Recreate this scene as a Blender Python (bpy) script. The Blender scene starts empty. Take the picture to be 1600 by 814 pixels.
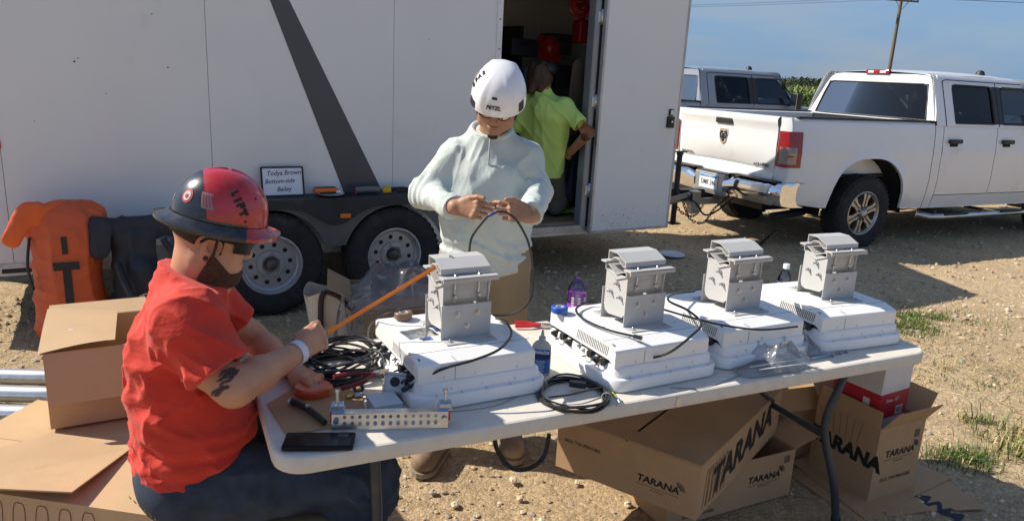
import bpy, bmesh, math, random
import numpy as np
from mathutils import Vector, Matrix, Euler
from mathutils.geometry import tessellate_polygon
random.seed(7); RNG=np.random.default_rng(7)
R=math.radians
S=bpy.context.scene
# ---------------- camera ----------------
CF,CP,CR,CH=1137.1,R(14.33),R(3.02),1.69
_w=np.array([0,math.cos(CP),-math.sin(CP)]); _u=np.array([0,math.sin(CP),math.cos(CP)]); _r=np.array([1.,0,0])
_R=_r*math.cos(CR)+_u*math.sin(CR); _U=_u*math.cos(CR)-_r*math.sin(CR)
_O=np.array([0,0,CH])
cd=bpy.data.cameras.new('camera'); cam=bpy.data.objects.new('camera',cd); S.collection.objects.link(cam)
cd.sensor_width=36; cd.lens=36*CF/1600; cd.clip_start=.05; cd.clip_end=3000
M3=Matrix((tuple(_R),tuple(_U),tuple(-_w))).transposed()
cam.matrix_world=Matrix.Translation(Vector(_O))@M3.to_4x4()
S.camera=cam
# ---------------- world, sun, exposure ----------------
SUN_EL=R(41); SUN_DIR=Vector((math.cos(SUN_EL)*.9916,-math.cos(SUN_EL)*.129,-math.sin(SUN_EL)))   # light travels this way
wd=bpy.data.worlds.new('World'); S.world=wd; wd.use_nodes=True
nt=wd.node_tree; nt.nodes.clear()
sky=nt.nodes.new('ShaderNodeTexSky'); sky.sky_type='NISHITA'; sky.sun_disc=False
sky.sun_elevation=SUN_EL; sky.sun_rotation=math.atan2(-SUN_DIR.x,-SUN_DIR.y)
sky.air_density=1.0; sky.dust_density=.6; sky.ozone_density=3.5; sky.altitude=300
bg=nt.nodes.new('ShaderNodeBackground'); bg.inputs[1].default_value=0.10
wo=nt.nodes.new('ShaderNodeOutputWorld')
# thin high cloud mixed into the sky
tc=nt.nodes.new('ShaderNodeTexCoord'); mp=nt.nodes.new('ShaderNodeMapping'); mp.inputs['Scale'].default_value=(1.6,1.6,7)
nz=nt.nodes.new('ShaderNodeTexNoise'); nz.inputs['Scale'].default_value=1.7; nz.inputs['Detail'].default_value=5
cr=nt.nodes.new('ShaderNodeValToRGB'); cr.color_ramp.elements[0].position=.42; cr.color_ramp.elements[1].position=.8
cr.color_ramp.elements[1].color=(.55,.55,.55,1)
mx=nt.nodes.new('ShaderNodeMixRGB'); mx.inputs[2].default_value=(4.3,4.7,5.3,1)
nt.links.new(tc.outputs['Generated'],mp.inputs[0]); nt.links.new(mp.outputs[0],nz.inputs['Vector']); nt.links.new(nz.outputs[0],cr.inputs[0])
nt.links.new(cr.outputs[0],mx.inputs[0]); nt.links.new(sky.outputs[0],mx.inputs[1]); sp=nt.nodes.new('ShaderNodeSeparateXYZ'); nt.links.new(tc.outputs['Generated'],sp.inputs[0])
hz=nt.nodes.new('ShaderNodeMapRange'); hz.inputs[1].default_value=.0; hz.inputs[2].default_value=.42; hz.inputs[3].default_value=.92; hz.inputs[4].default_value=0; nt.links.new(sp.outputs[2],hz.inputs[0])
nz2=nt.nodes.new('ShaderNodeTexNoise'); nz2.inputs['Scale'].default_value=3.2; nz2.inputs['Detail'].default_value=6; nt.links.new(mp.outputs[0],nz2.inputs['Vector'])
hc_=nt.nodes.new('ShaderNodeValToRGB'); hc_.color_ramp.elements[0].position=.40; hc_.color_ramp.elements[0].color=(1.55/5,2.75/5,4.6/5,1); hc_.color_ramp.elements[1].position=.66; hc_.color_ramp.elements[1].color=(2.5/5,3.15/5,4.0/5,1); nt.links.new(nz2.outputs[0],hc_.inputs[0])
hs_=nt.nodes.new('ShaderNodeVectorMath'); hs_.operation='SCALE'; hs_.inputs['Scale'].default_value=3.8; nt.links.new(hc_.outputs[0],hs_.inputs[0])
mh=nt.nodes.new('ShaderNodeMixRGB'); nt.links.new(hz.outputs[0],mh.inputs[0]); nt.links.new(mx.outputs[0],mh.inputs[1]); nt.links.new(hs_.outputs[0],mh.inputs[2])
tint=nt.nodes.new('ShaderNodeMixRGB'); tint.blend_type='MULTIPLY'; tint.inputs[0].default_value=1; tint.inputs[2].default_value=(.98,.99,1.02,1); nt.links.new(mh.outputs[0],tint.inputs[1]); nt.links.new(tint.outputs[0],bg.inputs[0]); nt.links.new(bg.outputs[0],wo.inputs[0])
sl=bpy.data.lights.new('sun','SUN'); sl.energy=4.7; sl.angle=R(.5); sl.color=(1,.92,.80)
so=bpy.data.objects.new('sun',sl); S.collection.objects.link(so); so.rotation_euler=SUN_DIR.to_track_quat('-Z','Y').to_euler()
so.location=(-20,5,20)
vs=S.view_settings; vs.view_transform='Standard'; vs.look='None'; vs.exposure=0.52; vs.gamma=1; vs.use_curve_mapping=False
# ---------------- helpers ----------------
def ray(px,py): return _w+_R*(px-800)/CF+_U*(407-py)/CF
def at(px,py,z=0.):
    "where the sight line through a pixel of the 1600x814 photograph meets height z"
    d=ray(px,py); return _O+d*((z-CH)/d[2])
def onp(px,py,p0,ang):
    "where it meets the vertical plane through p0 running at ang degrees"
    a=R(ang); n=np.array([-math.sin(a),math.cos(a),0]); d=ray(px,py); return _O+d*(((np.array(p0,float)-_O)@n)/(d@n))
def link(o): S.collection.objects.link(o); return o
def setp(o,label=None,cat=None,group=None,kind=None):
    if label: o['label']=label
    if cat: o['category']=cat
    if group: o['group']=group
    if kind: o['kind']=kind
    return o
def thing(name,label,cat,loc=(0,0,0),rz=0,group=None,rot=None):
    o=link(bpy.data.objects.new(name,None)); o.empty_display_size=.1; o.location=tuple(loc)
    o.rotation_euler=rot if rot is not None else (0,0,rz)
    return setp(o,label,cat,group)
def mesh_obj(name,v,f,m,parent=None,smooth=False,mats=None,mi=None):
    me=bpy.data.meshes.new(name); me.from_pydata([tuple(map(float,p)) for p in v],[],[tuple(map(int,q)) for q in f]); 
    if mats:
        for mm in mats: me.materials.append(mm)
        me.polygons.foreach_set('material_index',mi)
    elif m: me.materials.append(m)
    if smooth: me.polygons.foreach_set('use_smooth',[True]*len(me.polygons))
    me.update(); o=link(bpy.data.objects.new(name,me))
    if parent: o.parent=parent
    return o
def frame(z,x=None):
    z=Vector(z).normalized(); x=Vector(x) if x is not None else (Vector((0,0,1)) if abs(z.z)<.9 else Vector((1,0,0)))
    y=z.cross(x).normalized(); x=y.cross(z)
    return x,y,z
class MB:
    "collects shapes into one mesh"
    def __init__(s): s.v=[]; s.f=[]; s.sm=[]
    def add(s,v,f,M=None,sm=False):
        b=len(s.v)
        if M is not None: v=[M@Vector(p) for p in v]
        s.v+= [tuple(p) for p in v]; s.f+=[tuple(i+b for i in q) for q in f]; s.sm+=[sm]*len(f); return s
    def box(s,c,d,M=None,bev=0,rz=0,seg=1):
        x,y,z=[q/2 for q in d]; L=Matrix.Translation(Vector(c))@Matrix.Rotation(rz,4,'Z')
        if M is not None: L=M@L
        if bev<=0:
            v=[(i*x,j*y,k*z) for i in(-1,1) for j in(-1,1) for k in(-1,1)]
            f=[(0,1,3,2),(4,6,7,5),(0,4,5,1),(2,3,7,6),(0,2,6,4),(1,5,7,3)]; return s.add(v,f,L)
        bm=bmesh.new(); bmesh.ops.create_cube(bm,size=1)
        for q in bm.verts: q.co=Vector((q.co.x*2*x,q.co.y*2*y,q.co.z*2*z))
        bmesh.ops.bevel(bm,geom=bm.edges[:],offset=min(bev,x*.99,y*.99,z*.99),segments=seg+1,profile=.5,affect='EDGES')
        bm.verts.index_update(); v=[q.co.copy() for q in bm.verts]; f=[[q.index for q in p.verts] for p in bm.faces]; bm.free()
        return s.add(v,f,L,sm=seg>1)
    def cyl(s,a,b,r,r2=None,n=12,cap=True,sm=True):
        a=Vector(a); b=Vector(b); r2=r if r2 is None else r2; x,y,z=frame(b-a); v=[];f=[]
        for p,rr in((a,r),(b,r2)):
            for i in range(n):
                t=2*math.pi*i/n; v.append(p+x*(rr*math.cos(t))+y*(rr*math.sin(t)))
        s.add(v,[(i,(i+1)%n,n+(i+1)%n,n+i) for i in range(n)],sm=sm)
        if cap: s.add(v,[tuple(range(n))[::-1],tuple(range(n,2*n))])
        return s
    def tube(s,pts,r,n=8,closed=False,cap=True,smooth=True,sub=0):
        P=[Vector(p) for p in pts]
        if sub: P=catmull(P,sub,closed)
        m=len(P); v=[]; x=None
        for i in range(m):
            if closed: t=(P[(i+1)%m]-P[i-1])
            else: t=P[min(i+1,m-1)]-P[max(i-1,0)]
            if t.length<1e-9: t=Vector((0,0,1))
            t.normalize()
            if x is None: x,_,_=frame(t)
            x=(x-t*x.dot(t)); 
            if x.length<1e-6: x,_,_=frame(t)
            x.normalize(); y=t.cross(x); rr=r[i] if isinstance(r,(list,tuple)) and len(r)==m else (r if not isinstance(r,(list,tuple)) else r[0]+(r[-1]-r[0])*i/(m-1))
            for k in range(n):
                a=2*math.pi*k/n; v.append(P[i]+x*(rr*math.cos(a))+y*(rr*math.sin(a)))
        f=[]; mm=m if closed else m-1
        for i in range(mm):
            j=(i+1)%m
            for k in range(n): f.append((i*n+k,i*n+(k+1)%n,j*n+(k+1)%n,j*n+k))
        s.add(v,f,sm=smooth)
        if cap and not closed: s.add(v,[tuple(range(n))[::-1],tuple(range((m-1)*n,m*n))])
        return s
    def lathe(s,prof,M=None,n=24,sm=True,sx=1,sy=1):
        v=[];f=[];m=len(prof)
        for r,z in prof:
            for k in range(n): a=2*math.pi*k/n; v.append((r*math.cos(a)*sx,r*math.sin(a)*sy,z))
        for i in range(m-1):
            for k in range(n): f.append((i*n+k,i*n+(k+1)%n,(i+1)*n+(k+1)%n,(i+1)*n+k))
        return s.add(v,f,M,sm=sm)
    def prism(s,poly,z0,z1,M=None,holes=(),sm=False):
        loops=[[Vector((p[0],p[1],0)) for p in poly]]+[[Vector((p[0],p[1],0)) for p in h] for h in holes]
        tris=tessellate_polygon(loops); flat=[p for l in loops for p in l]; N=len(flat)
        v=[(p.x,p.y,z0) for p in flat]+[(p.x,p.y,z1) for p in flat]
        f=[tuple(t[::-1]) for t in tris]+[tuple(i+N for i in t) for t in tris]; s.add(v,f,M)
        g=[];b=0
        for l in loops:
            n=len(l); g+=[(b+i,b+(i+1)%n,N+b+(i+1)%n,N+b+i) for i in range(n)]; b+=n
        return s.add(v,g,M,sm=sm)
    def grid(s,P,M=None,sm=True,closed=False):
        "P[i][j] points"
        m=len(P);n=len(P[0]); v=[p for r in P for p in r]; f=[]
        for i in range(m-1):
            for j in range(n if closed else n-1): f.append((i*n+j,i*n+(j+1)%n,(i+1)*n+(j+1)%n,(i+1)*n+j))
        return s.add(v,f,M,sm=sm)
    def build(s,name,m,parent=None,label=None):
        o=mesh_obj(name,s.v,s.f,m,parent); me=o.data
        me.polygons.foreach_set('use_smooth',s.sm)
        bm=bmesh.new(); bm.from_mesh(me); bmesh.ops.remove_doubles(bm,verts=bm.verts[:],dist=1e-5); bmesh.ops.recalc_face_normals(bm,faces=bm.faces[:]); 
        for e in bm.edges:
            if len(e.link_faces)==2 and e.calc_face_angle(0)>R(38): e.smooth=False
        bm.to_mesh(me); bm.free()
        if label: o['label']=label
        return o
    def split(s,name,m,parent=None,gap=.0008):
        "every separate piece becomes its own object"
        n=len(s.v); par=list(range(n))
        def find(i):
            while par[i]!=i: par[i]=par[par[i]]; i=par[i]
            return i
        for f in s.f:
            a=find(f[0])
            for i in f[1:]: par[find(i)]=a
        isl={}
        for i in range(n): isl.setdefault(find(i),[]).append(i)
        B=[[k,np.min([s.v[i] for i in v],0)-gap,np.max([s.v[i] for i in v],0)+gap] for k,v in isl.items()]
        cl=list(range(len(B)))
        for i in range(len(B)):
            for j in range(i):
                if (B[i][1]<=B[j][2]).all() and (B[j][1]<=B[i][2]).all():
                    a,b=cl[i],cl[j]; cl=[a if c==b else c for c in cl]
        cid={B[i][0]:cl[i] for i in range(len(B))}; out={}
        for f,q in zip(s.f,s.sm): out.setdefault(cid[find(f[0])],[]).append((f,q))
        r=[]
        for k,fs in out.items():
            mb=MB(); used={}
            for f,q in fs:
                for i in f:
                    if i not in used: used[i]=len(mb.v); mb.v.append(s.v[i])
                mb.f.append(tuple(used[i] for i in f)); mb.sm.append(q)
            r.append(mb.build(name,m,parent))
        return r[0]
def catmull(P,sub,closed=False):
    P=[Vector(p) for p in P]; out=[]; m=len(P)
    for i in range(m if closed else m-1):
        if closed: a,b,c,d=P[i-1],P[i],P[(i+1)%m],P[(i+2)%m]
        else: a,b,c,d=P[max(i-1,0)],P[i],P[i+1],P[min(i+2,m-1)]
        for k in range(sub):
            t=k/sub; out.append(.5*((2*b)+(c-a)*t+(2*a-5*b+4*c-d)*t*t+(3*b-a-3*c+d)*t**3))
    if not closed: out.append(P[-1])
    return out
def circ(cx,cy,r,n=12,ry=None): return [(cx+r*math.cos(2*math.pi*i/n),cy+(ry or r)*math.sin(2*math.pi*i/n)) for i in range(n)]
def rrect(x0,y0,x1,y1,r,n=5):
    out=[]
    for cx,cy,a in((x1-r,y0+r,-90),(x1-r,y1-r,0),(x0+r,y1-r,90),(x0+r,y0+r,180)):
        for i in range(n+1): t=R(a+90*i/n); out.append((cx+r*math.cos(t),cy+r*math.sin(t)))
    return out
def text(name,body,size,m,parent,M,ext=.0006,off=0.0,shear=0,align='CENTER',sx=1.0,space=1.0):
    c=bpy.data.curves.new(name,'FONT'); c.body=body; c.size=size; c.extrude=ext; c.offset=off; c.shear=shear; c.align_x=align; c.align_y='CENTER'; c.resolution_u=3; c.space_character=space
    o=bpy.data.objects.new(name,c); link(o); dg=bpy.context.evaluated_depsgraph_get(); me=bpy.data.meshes.new_from_object(o.evaluated_get(dg)); bpy.data.objects.remove(o)
    me.transform(M@Matrix.Diagonal((sx,1,1,1))); me.materials.clear(); me.materials.append(m); q=link(bpy.data.objects.new(name,me)); q.parent=parent; return q
def MF(o,x,y,z=None):
    "matrix with origin o, x axis x, y axis y"
    x=Vector(x).normalized(); y=Vector(y); z=x.cross(y).normalized(); y=z.cross(x)
    m=Matrix((x,y,z)).transposed().to_4x4(); m.translation=Vector(o); return m
# ---------------- materials ----------------
_mc={}
def mat(name,col,rough=.6,metal=0,var=.08,vs=6,bump=0,bs=80,coat=0,spec=.5,dirt=None,ds=3,dth=.55,trans=0,alpha=1,ior=1.45,stretch=None,sheen=0,emit=0,crease=0,sub=0):
    if name in _mc: return _mc[name]
    m=bpy.data.materials.new(name); m.use_nodes=True; n=m.node_tree; b=n.nodes['Principled BSDF']; L=n.links.new
    b.inputs['Roughness'].default_value=rough; b.inputs['Metallic'].default_value=metal; b.inputs['Coat Weight'].default_value=coat
    b.inputs['Coat Roughness'].default_value=.08
    b.inputs['Specular IOR Level'].default_value=spec; b.inputs['Transmission Weight'].default_value=trans; b.inputs['Alpha'].default_value=alpha; b.inputs['IOR'].default_value=ior
    b.inputs['Sheen Weight'].default_value=sheen
    if sub: b.inputs['Subsurface Weight'].default_value=sub; b.inputs['Subsurface Radius'].default_value=(.012,.005,.003); b.inputs['Subsurface Scale'].default_value=1.0
    if emit: b.inputs['Emission Color'].default_value=(*col,1); b.inputs['Emission Strength'].default_value=emit
    t=n.nodes.new('ShaderNodeTexCoord'); src=t.outputs['Object']
    if stretch:
        mp=n.nodes.new('ShaderNodeMapping'); mp.inputs['Scale'].default_value=stretch; L(src,mp.inputs[0]); src=mp.outputs[0]
    nz=n.nodes.new('ShaderNodeTexNoise'); nz.inputs['Scale'].default_value=vs; nz.inputs['Detail'].default_value=6; L(src,nz.inputs['Vector'])
    rp=n.nodes.new('ShaderNodeMapRange'); rp.inputs[1].default_value=.3; rp.inputs[2].default_value=.7; rp.inputs[3].default_value=1-var; rp.inputs[4].default_value=1+var; L(nz.outputs[0],rp.inputs[0])
    mu=n.nodes.new('ShaderNodeVectorMath'); mu.operation='SCALE'; mu.inputs[0].default_value=col; L(rp.outputs[0],mu.inputs['Scale']); out=mu.outputs[0]
    if dirt:
        n2=n.nodes.new('ShaderNodeTexNoise'); n2.inputs['Scale'].default_value=ds; n2.inputs['Detail'].default_value=9; n2.inputs['Roughness'].default_value=.65; L(t.outputs['Object'],n2.inputs['Vector'])
        r2=n.nodes.new('ShaderNodeMapRange'); r2.inputs[1].default_value=dth; r2.inputs[2].default_value=dth+.18; r2.inputs[4].default_value=.75; L(n2.outputs[0],r2.inputs[0])
        mi=n.nodes.new('ShaderNodeMixRGB'); mi.inputs[2].default_value=(*dirt,1); L(r2.outputs[0],mi.inputs[0]); L(out,mi.inputs[1]); out=mi.outputs[0]
    L(out,b.inputs['Base Color'])
    if bump:
        n3=n.nodes.new('ShaderNodeTexNoise'); n3.inputs['Scale'].default_value=bs; n3.inputs['Detail'].default_value=4; L(src,n3.inputs['Vector'])
        bp=n.nodes.new('ShaderNodeBump'); bp.inputs['Strength'].default_value=bump; bp.inputs['Distance'].default_value=.004; L(n3.outputs[0],bp.inputs['Height']); L(bp.outputs[0],b.inputs['Normal'])
    _mc[name]=m; return m
WHITEP=mat('white_trailer_aluminium',(.68,.705,.705),.35,var=.02,vs=1.5,coat=.3,dirt=(.56,.55,.52),ds=2.2,dth=.60,bump=.6,bs=1.6)
STRIPE=mat('dark_grey_stripe',(.068,.072,.08),.4,var=.05)
BLACKP=mat('black_plastic',(.018,.018,.02),.5,var=.2,dirt=(.07,.06,.05),ds=9,dth=.6)
BLACKM=mat('black_metal',(.03,.032,.035),.45,var=.2,metal=.3,dirt=(.1,.085,.065),ds=12,dth=.6)
FENDER=mat('fender_black',(.022,.024,.028),.55,var=.2,dirt=(.06,.055,.05),ds=4)
RUBBER=mat('tyre_rubber',(.022,.022,.023),.85,var=.25,vs=20,bump=.3,bs=120,dirt=(.075,.065,.052),ds=5,dth=.56)
STEELW=mat('silver_wheel_paint',(.38,.39,.4),.42,metal=.35,var=.1,dirt=(.18,.16,.13),ds=14,dth=.55)
ALU=mat('brushed_aluminium',(.62,.62,.62),.34,metal=.85,var=.06,vs=30)
CHROME=mat('chrome',(.78,.79,.8),.07,metal=1,var=.03)
STEEL=mat('zinc_steel',(.55,.56,.58),.3,metal=.9,var=.12,vs=40)
BRKT=mat('grey_powder_coat',(.46,.455,.44),.5,var=.035,vs=14,bump=.06,bs=300)
UNIT=mat('white_radome_plastic',(.78,.78,.76),.42,var=.015,vs=9,spec=.4,dirt=(.66,.64,.58),ds=7,dth=.66)
TABLE=mat('table_plastic',(.62,.575,.50),.6,var=.05,vs=25,bump=.25,bs=220,dirt=(.45,.41,.35),ds=6,dth=.6)
CARD=mat('corrugated_cardboard',(.43,.27,.14),.85,var=.07,vs=5,bump=.12,bs=90,dirt=(.36,.23,.125),ds=3,dth=.58)
CARDIN=mat('cardboard_inside',(.40,.25,.13),.9,var=.09,vs=4,bump=.12,bs=70)
CARDL=mat('light_cardboard',(.50,.34,.19),.85,var=.06,vs=5,bump=.12,bs=90,dirt=(.42,.28,.15),ds=3)
TAPE=mat('clear_packing_tape',(.52,.37,.2),.22,var=.05,coat=.4)
INK=mat('black_ink',(.018,.016,.014),.8,var=.1); INKB=mat('brown_ink',(.16,.085,.04),.85)
SKINA=mat('tanned_skin',(.50,.25,.15),.5,var=.10,vs=22,bump=.18,bs=160,sub=.12,dirt=(.44,.19,.11),ds=16,dth=.58)
SKINB=mat('brown_skin',(.36,.185,.105),.5,var=.10,vs=22,bump=.18,bs=160,sub=.12)
HAIRM=mat('dark_hair',(.02,.013,.009),.6,var=.35,vs=60,bump=1,bs=220,stretch=(1,1,.25))
HAIRC=mat('brown_hair',(.055,.028,.016),.55,var=.35,vs=50,bump=1,bs=160,stretch=(1,1,.2))
BEARDM=mat('brown_beard',(.075,.036,.020),.85,var=.5,vs=160,bump=1,bs=400)
REDSH=mat('red_cotton',(.56,.036,.018),.85,var=.07,vs=9,bump=.55,bs=55,sheen=.1,stretch=(1,.5,1.6))
MINT=mat('mint_jersey',(.50,.555,.52),.8,var=.04,vs=9,bump=.5,bs=50,sheen=.1,stretch=(1.4,1,.6))
LIME=mat('lime_cotton',(.48,.68,.17),.8,var=.05,vs=6,bump=.2,bs=600)
JEAN=mat('dark_denim',(.026,.040,.066),.85,var=.4,vs=14,bump=.5,bs=500,dirt=(.05,.065,.09),ds=5,dth=.55)
KHAKI=mat('khaki_cotton',(.30,.235,.14),.85,var=.08,vs=7,bump=.25,bs=500)
OLIVE=mat('olive_cotton',(.09,.09,.07),.9,var=.1)
GLASSD=mat('dark_lens',(.008,.008,.01),.28,spec=.3)
REDP=mat('red_plastic',(.5,.02,.02),.35,var=.06,coat=.3); REDD=mat('deep_red',(.30,.012,.015),.4,var=.1)
ORANGE=mat('orange_plastic',(.75,.16,.02),.5,var=.08); ORFAB=mat('orange_vinyl',(.60,.10,.028),.5,var=.08,bump=.35,bs=30,dirt=(.35,.08,.03),ds=5)
NAVYF=mat('charcoal_fabric',(.025,.028,.036),.7,var=.15,bump=.4,bs=40)
GREYF=mat('grey_fabric',(.09,.09,.1),.8,var=.15,bump=.4,bs=40)
BLUEP=mat('blue_plastic',(.02,.09,.42),.35,coat=.3); YELP=mat('yellow_plastic',(.75,.42,.02),.4)
CABLE=mat('black_cable_jacket',(.016,.016,.018),.38,var=.1,coat=.2); CABLEG=mat('grey_cable',(.25,.26,.28),.35,metal=.3)
CANVAS=mat('canvas',(.55,.50,.40),.9,var=.1,bump=.4,bs=60,dirt=(.28,.24,.18),ds=8)
GALV=mat('galvanised_pipe',(.56,.58,.6),.38,metal=.75,var=.14,vs=10,stretch=(.4,6,6),dirt=(.42,.4,.37),ds=9)
WOODP=mat('weathered_pole_wood',(.16,.12,.09),.9,var=.2,stretch=(8,8,.6))
def glass_mat(name,tint,refl=.08,rough=.02,k=1.0):
    m=bpy.data.materials.new(name); m.use_nodes=True; n=m.node_tree; n.nodes.clear(); L=n.links.new
    o=n.nodes.new('ShaderNodeOutputMaterial'); t=n.nodes.new('ShaderNodeBsdfTransparent'); t.inputs[0].default_value=(*tint,1)
    g=n.nodes.new('ShaderNodeBsdfGlossy'); g.inputs['Roughness'].default_value=rough; f=n.nodes.new('ShaderNodeFresnel'); f.inputs[0].default_value=1.5
    a=n.nodes.new('ShaderNodeMath'); a.operation='MULTIPLY_ADD'; a.inputs[1].default_value=k; a.inputs[2].default_value=refl; L(f.outputs[0],a.inputs[0])
    x=n.nodes.new('ShaderNodeMixShader'); L(a.outputs[0],x.inputs[0]); L(t.outputs[0],x.inputs[1]); L(g.outputs[0],x.inputs[2]); L(x.outputs[0],o.inputs[0]); return m
TINT=glass_mat('tinted_window_glass',(.06,.07,.08),.01,k=.6); CLEARG=glass_mat('front_window_glass',(.55,.62,.6),.02); BACKG=glass_mat('rear_window_glass',(.05,.06,.07),.02,k=.35)
PLASTIC_BAG=glass_mat('clear_plastic_film',(.80,.83,.86),.06,.12)
def film_mat(name,col,tr):
    m=bpy.data.materials.new(name); m.use_nodes=True; n=m.node_tree; n.nodes.clear(); L=n.links.new
    o=n.nodes.new('ShaderNodeOutputMaterial'); t=n.nodes.new('ShaderNodeBsdfTransparent'); t.inputs[0].default_value=(.97,.98,1,1)
    d=n.nodes.new('ShaderNodeBsdfDiffuse'); d.inputs[0].default_value=(*col,1); tl_=n.nodes.new('ShaderNodeBsdfTranslucent'); tl_.inputs[0].default_value=(*col,1)
    a=n.nodes.new('ShaderNodeMixShader'); a.inputs[0].default_value=.5; L(d.outputs[0],a.inputs[1]); L(tl_.outputs[0],a.inputs[2])
    b=n.nodes.new('ShaderNodeMixShader'); b.inputs[0].default_value=1-tr; L(t.outputs[0],b.inputs[1]); L(a.outputs[0],b.inputs[2])
    g=n.nodes.new('ShaderNodeBsdfGlossy'); g.inputs['Roughness'].default_value=.18; f=n.nodes.new('ShaderNodeFresnel'); f.inputs[0].default_value=1.4
    x=n.nodes.new('ShaderNodeMixShader'); L(f.outputs[0],x.inputs[0]); L(b.outputs[0],x.inputs[1]); L(g.outputs[0],x.inputs[2]); L(x.outputs[0],o.inputs[0]); return m
PLASTIC_BAG=film_mat('clear_plastic_bag',(.78,.82,.86),.80)
LENS=glass_mat('eyeglass_lens',(.85,.85,.85),.05)
# ---------------- smooth bodies and cloth grown as one surface ----------------
_LAT=np.random.default_rng(3).random((32,32,32)).astype(np.float32)
def vnoise(P):
    Q=np.floor(P).astype(int); f=(P-Q); f=f*f*(3-2*f); Q&=31; Q1=(Q+1)&31
    x0,y0,z0=Q.T; x1,y1,z1=Q1.T; fx,fy,fz=f.T; L=_LAT
    a=L[x0,y0,z0]*(1-fx)+L[x1,y0,z0]*fx; b=L[x0,y1,z0]*(1-fx)+L[x1,y1,z0]*fx
    c=L[x0,y0,z1]*(1-fx)+L[x1,y0,z1]*fx; d=L[x0,y1,z1]*(1-fx)+L[x1,y1,z1]*fx
    return (a*(1-fy)+b*fy)*(1-fz)+(c*(1-fy)+d*fy)*fz
def V3(*p): return np.array(p,float)
def nrm(v): v=np.array(v,float); return v/np.linalg.norm(v)
class Blob:
    def __init__(s): s.p=[]; s.dis=None
    def cap(s,a,b,r1,r2=None,k=.02,op='u',flat=None,ff=1.0):
        "tapered capsule; flat = axis along which the section is made ff times thinner"
        s.p.append(('c',V3(*a),V3(*b),r1,r1 if r2 is None else r2,k,op,None if flat is None else nrm(flat),ff)); return s
    def ell(s,c,rad,k=.02,op='u',X=None,Y=None):
        X=nrm(X) if X is not None else V3(1,0,0); Y=nrm(Y) if Y is not None else V3(0,1,0); Z=np.cross(X,Y); Z/=np.linalg.norm(Z); Y=np.cross(Z,X)
        s.p.append(('e',V3(*c),np.array([X,Y,Z]),V3(*rad),None,k,op,None,1)); return s
    def plane(s,c,n,k=.002,op='i'):
        "keeps the side the normal points away from"
        s.p.append(('p',V3(*c),nrm(n),0,0,k,op,None,1)); return s
    def ev(s,P,cull=True):
        D=np.full(len(P),9.,np.float64)
        for t,a,b,r1,r2,k,op,fl,ff in s.p:
            idx=None
            if cull and op=='u' and t in 'ce':
                if t=='c': rr=max(r1,r2)+.09; lo=np.minimum(a,b)-rr; hi=np.maximum(a,b)+rr
                else: rr=r1.max()+.09; lo=a-rr; hi=a+rr
                idx=np.nonzero(((P>lo)&(P<hi)).all(1))[0]
                if len(idx)==0: continue
                Q=P[idx]
            else: Q=P
            if t=='c':
                w=Q-a; ab=b-a
                if fl is not None:
                    w=w+np.outer(w@fl,fl)*(1/ff-1); ab=ab+fl*(ab@fl)*(1/ff-1)
                L=ab@ab
                h=np.clip(w@ab/max(L,1e-9),0,1); d=np.linalg.norm(w-h[:,None]*ab,axis=1)-(r1+(r2-r1)*h)
                if fl is not None: d=d*(ff+(1-ff)*.35)
            elif t=='e':
                w=(Q-a)@b.T; k0=np.linalg.norm(w/r1,axis=1); k1=np.linalg.norm(w/(r1*r1),axis=1); d=k0*(k0-1)/np.maximum(k1,1e-9)
            else: d=(Q-a)@b
            c=D if idx is None else D[idx]
            if op=='u': h=np.maximum(k-np.abs(c-d),0)/k; d=np.minimum(c,d)-h*h*k*.25
            elif op=='s': h=np.maximum(k-np.abs(c+d),0)/k; d=np.maximum(c,-d)+h*h*k*.25
            else: h=np.maximum(k-np.abs(c-d),0)/k; d=np.maximum(c,d)+h*h*k*.25
            if idx is None: D=d
            else: D[idx]=d
        if s.dis is not None: D=D+s.dis(P)
        return D
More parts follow.
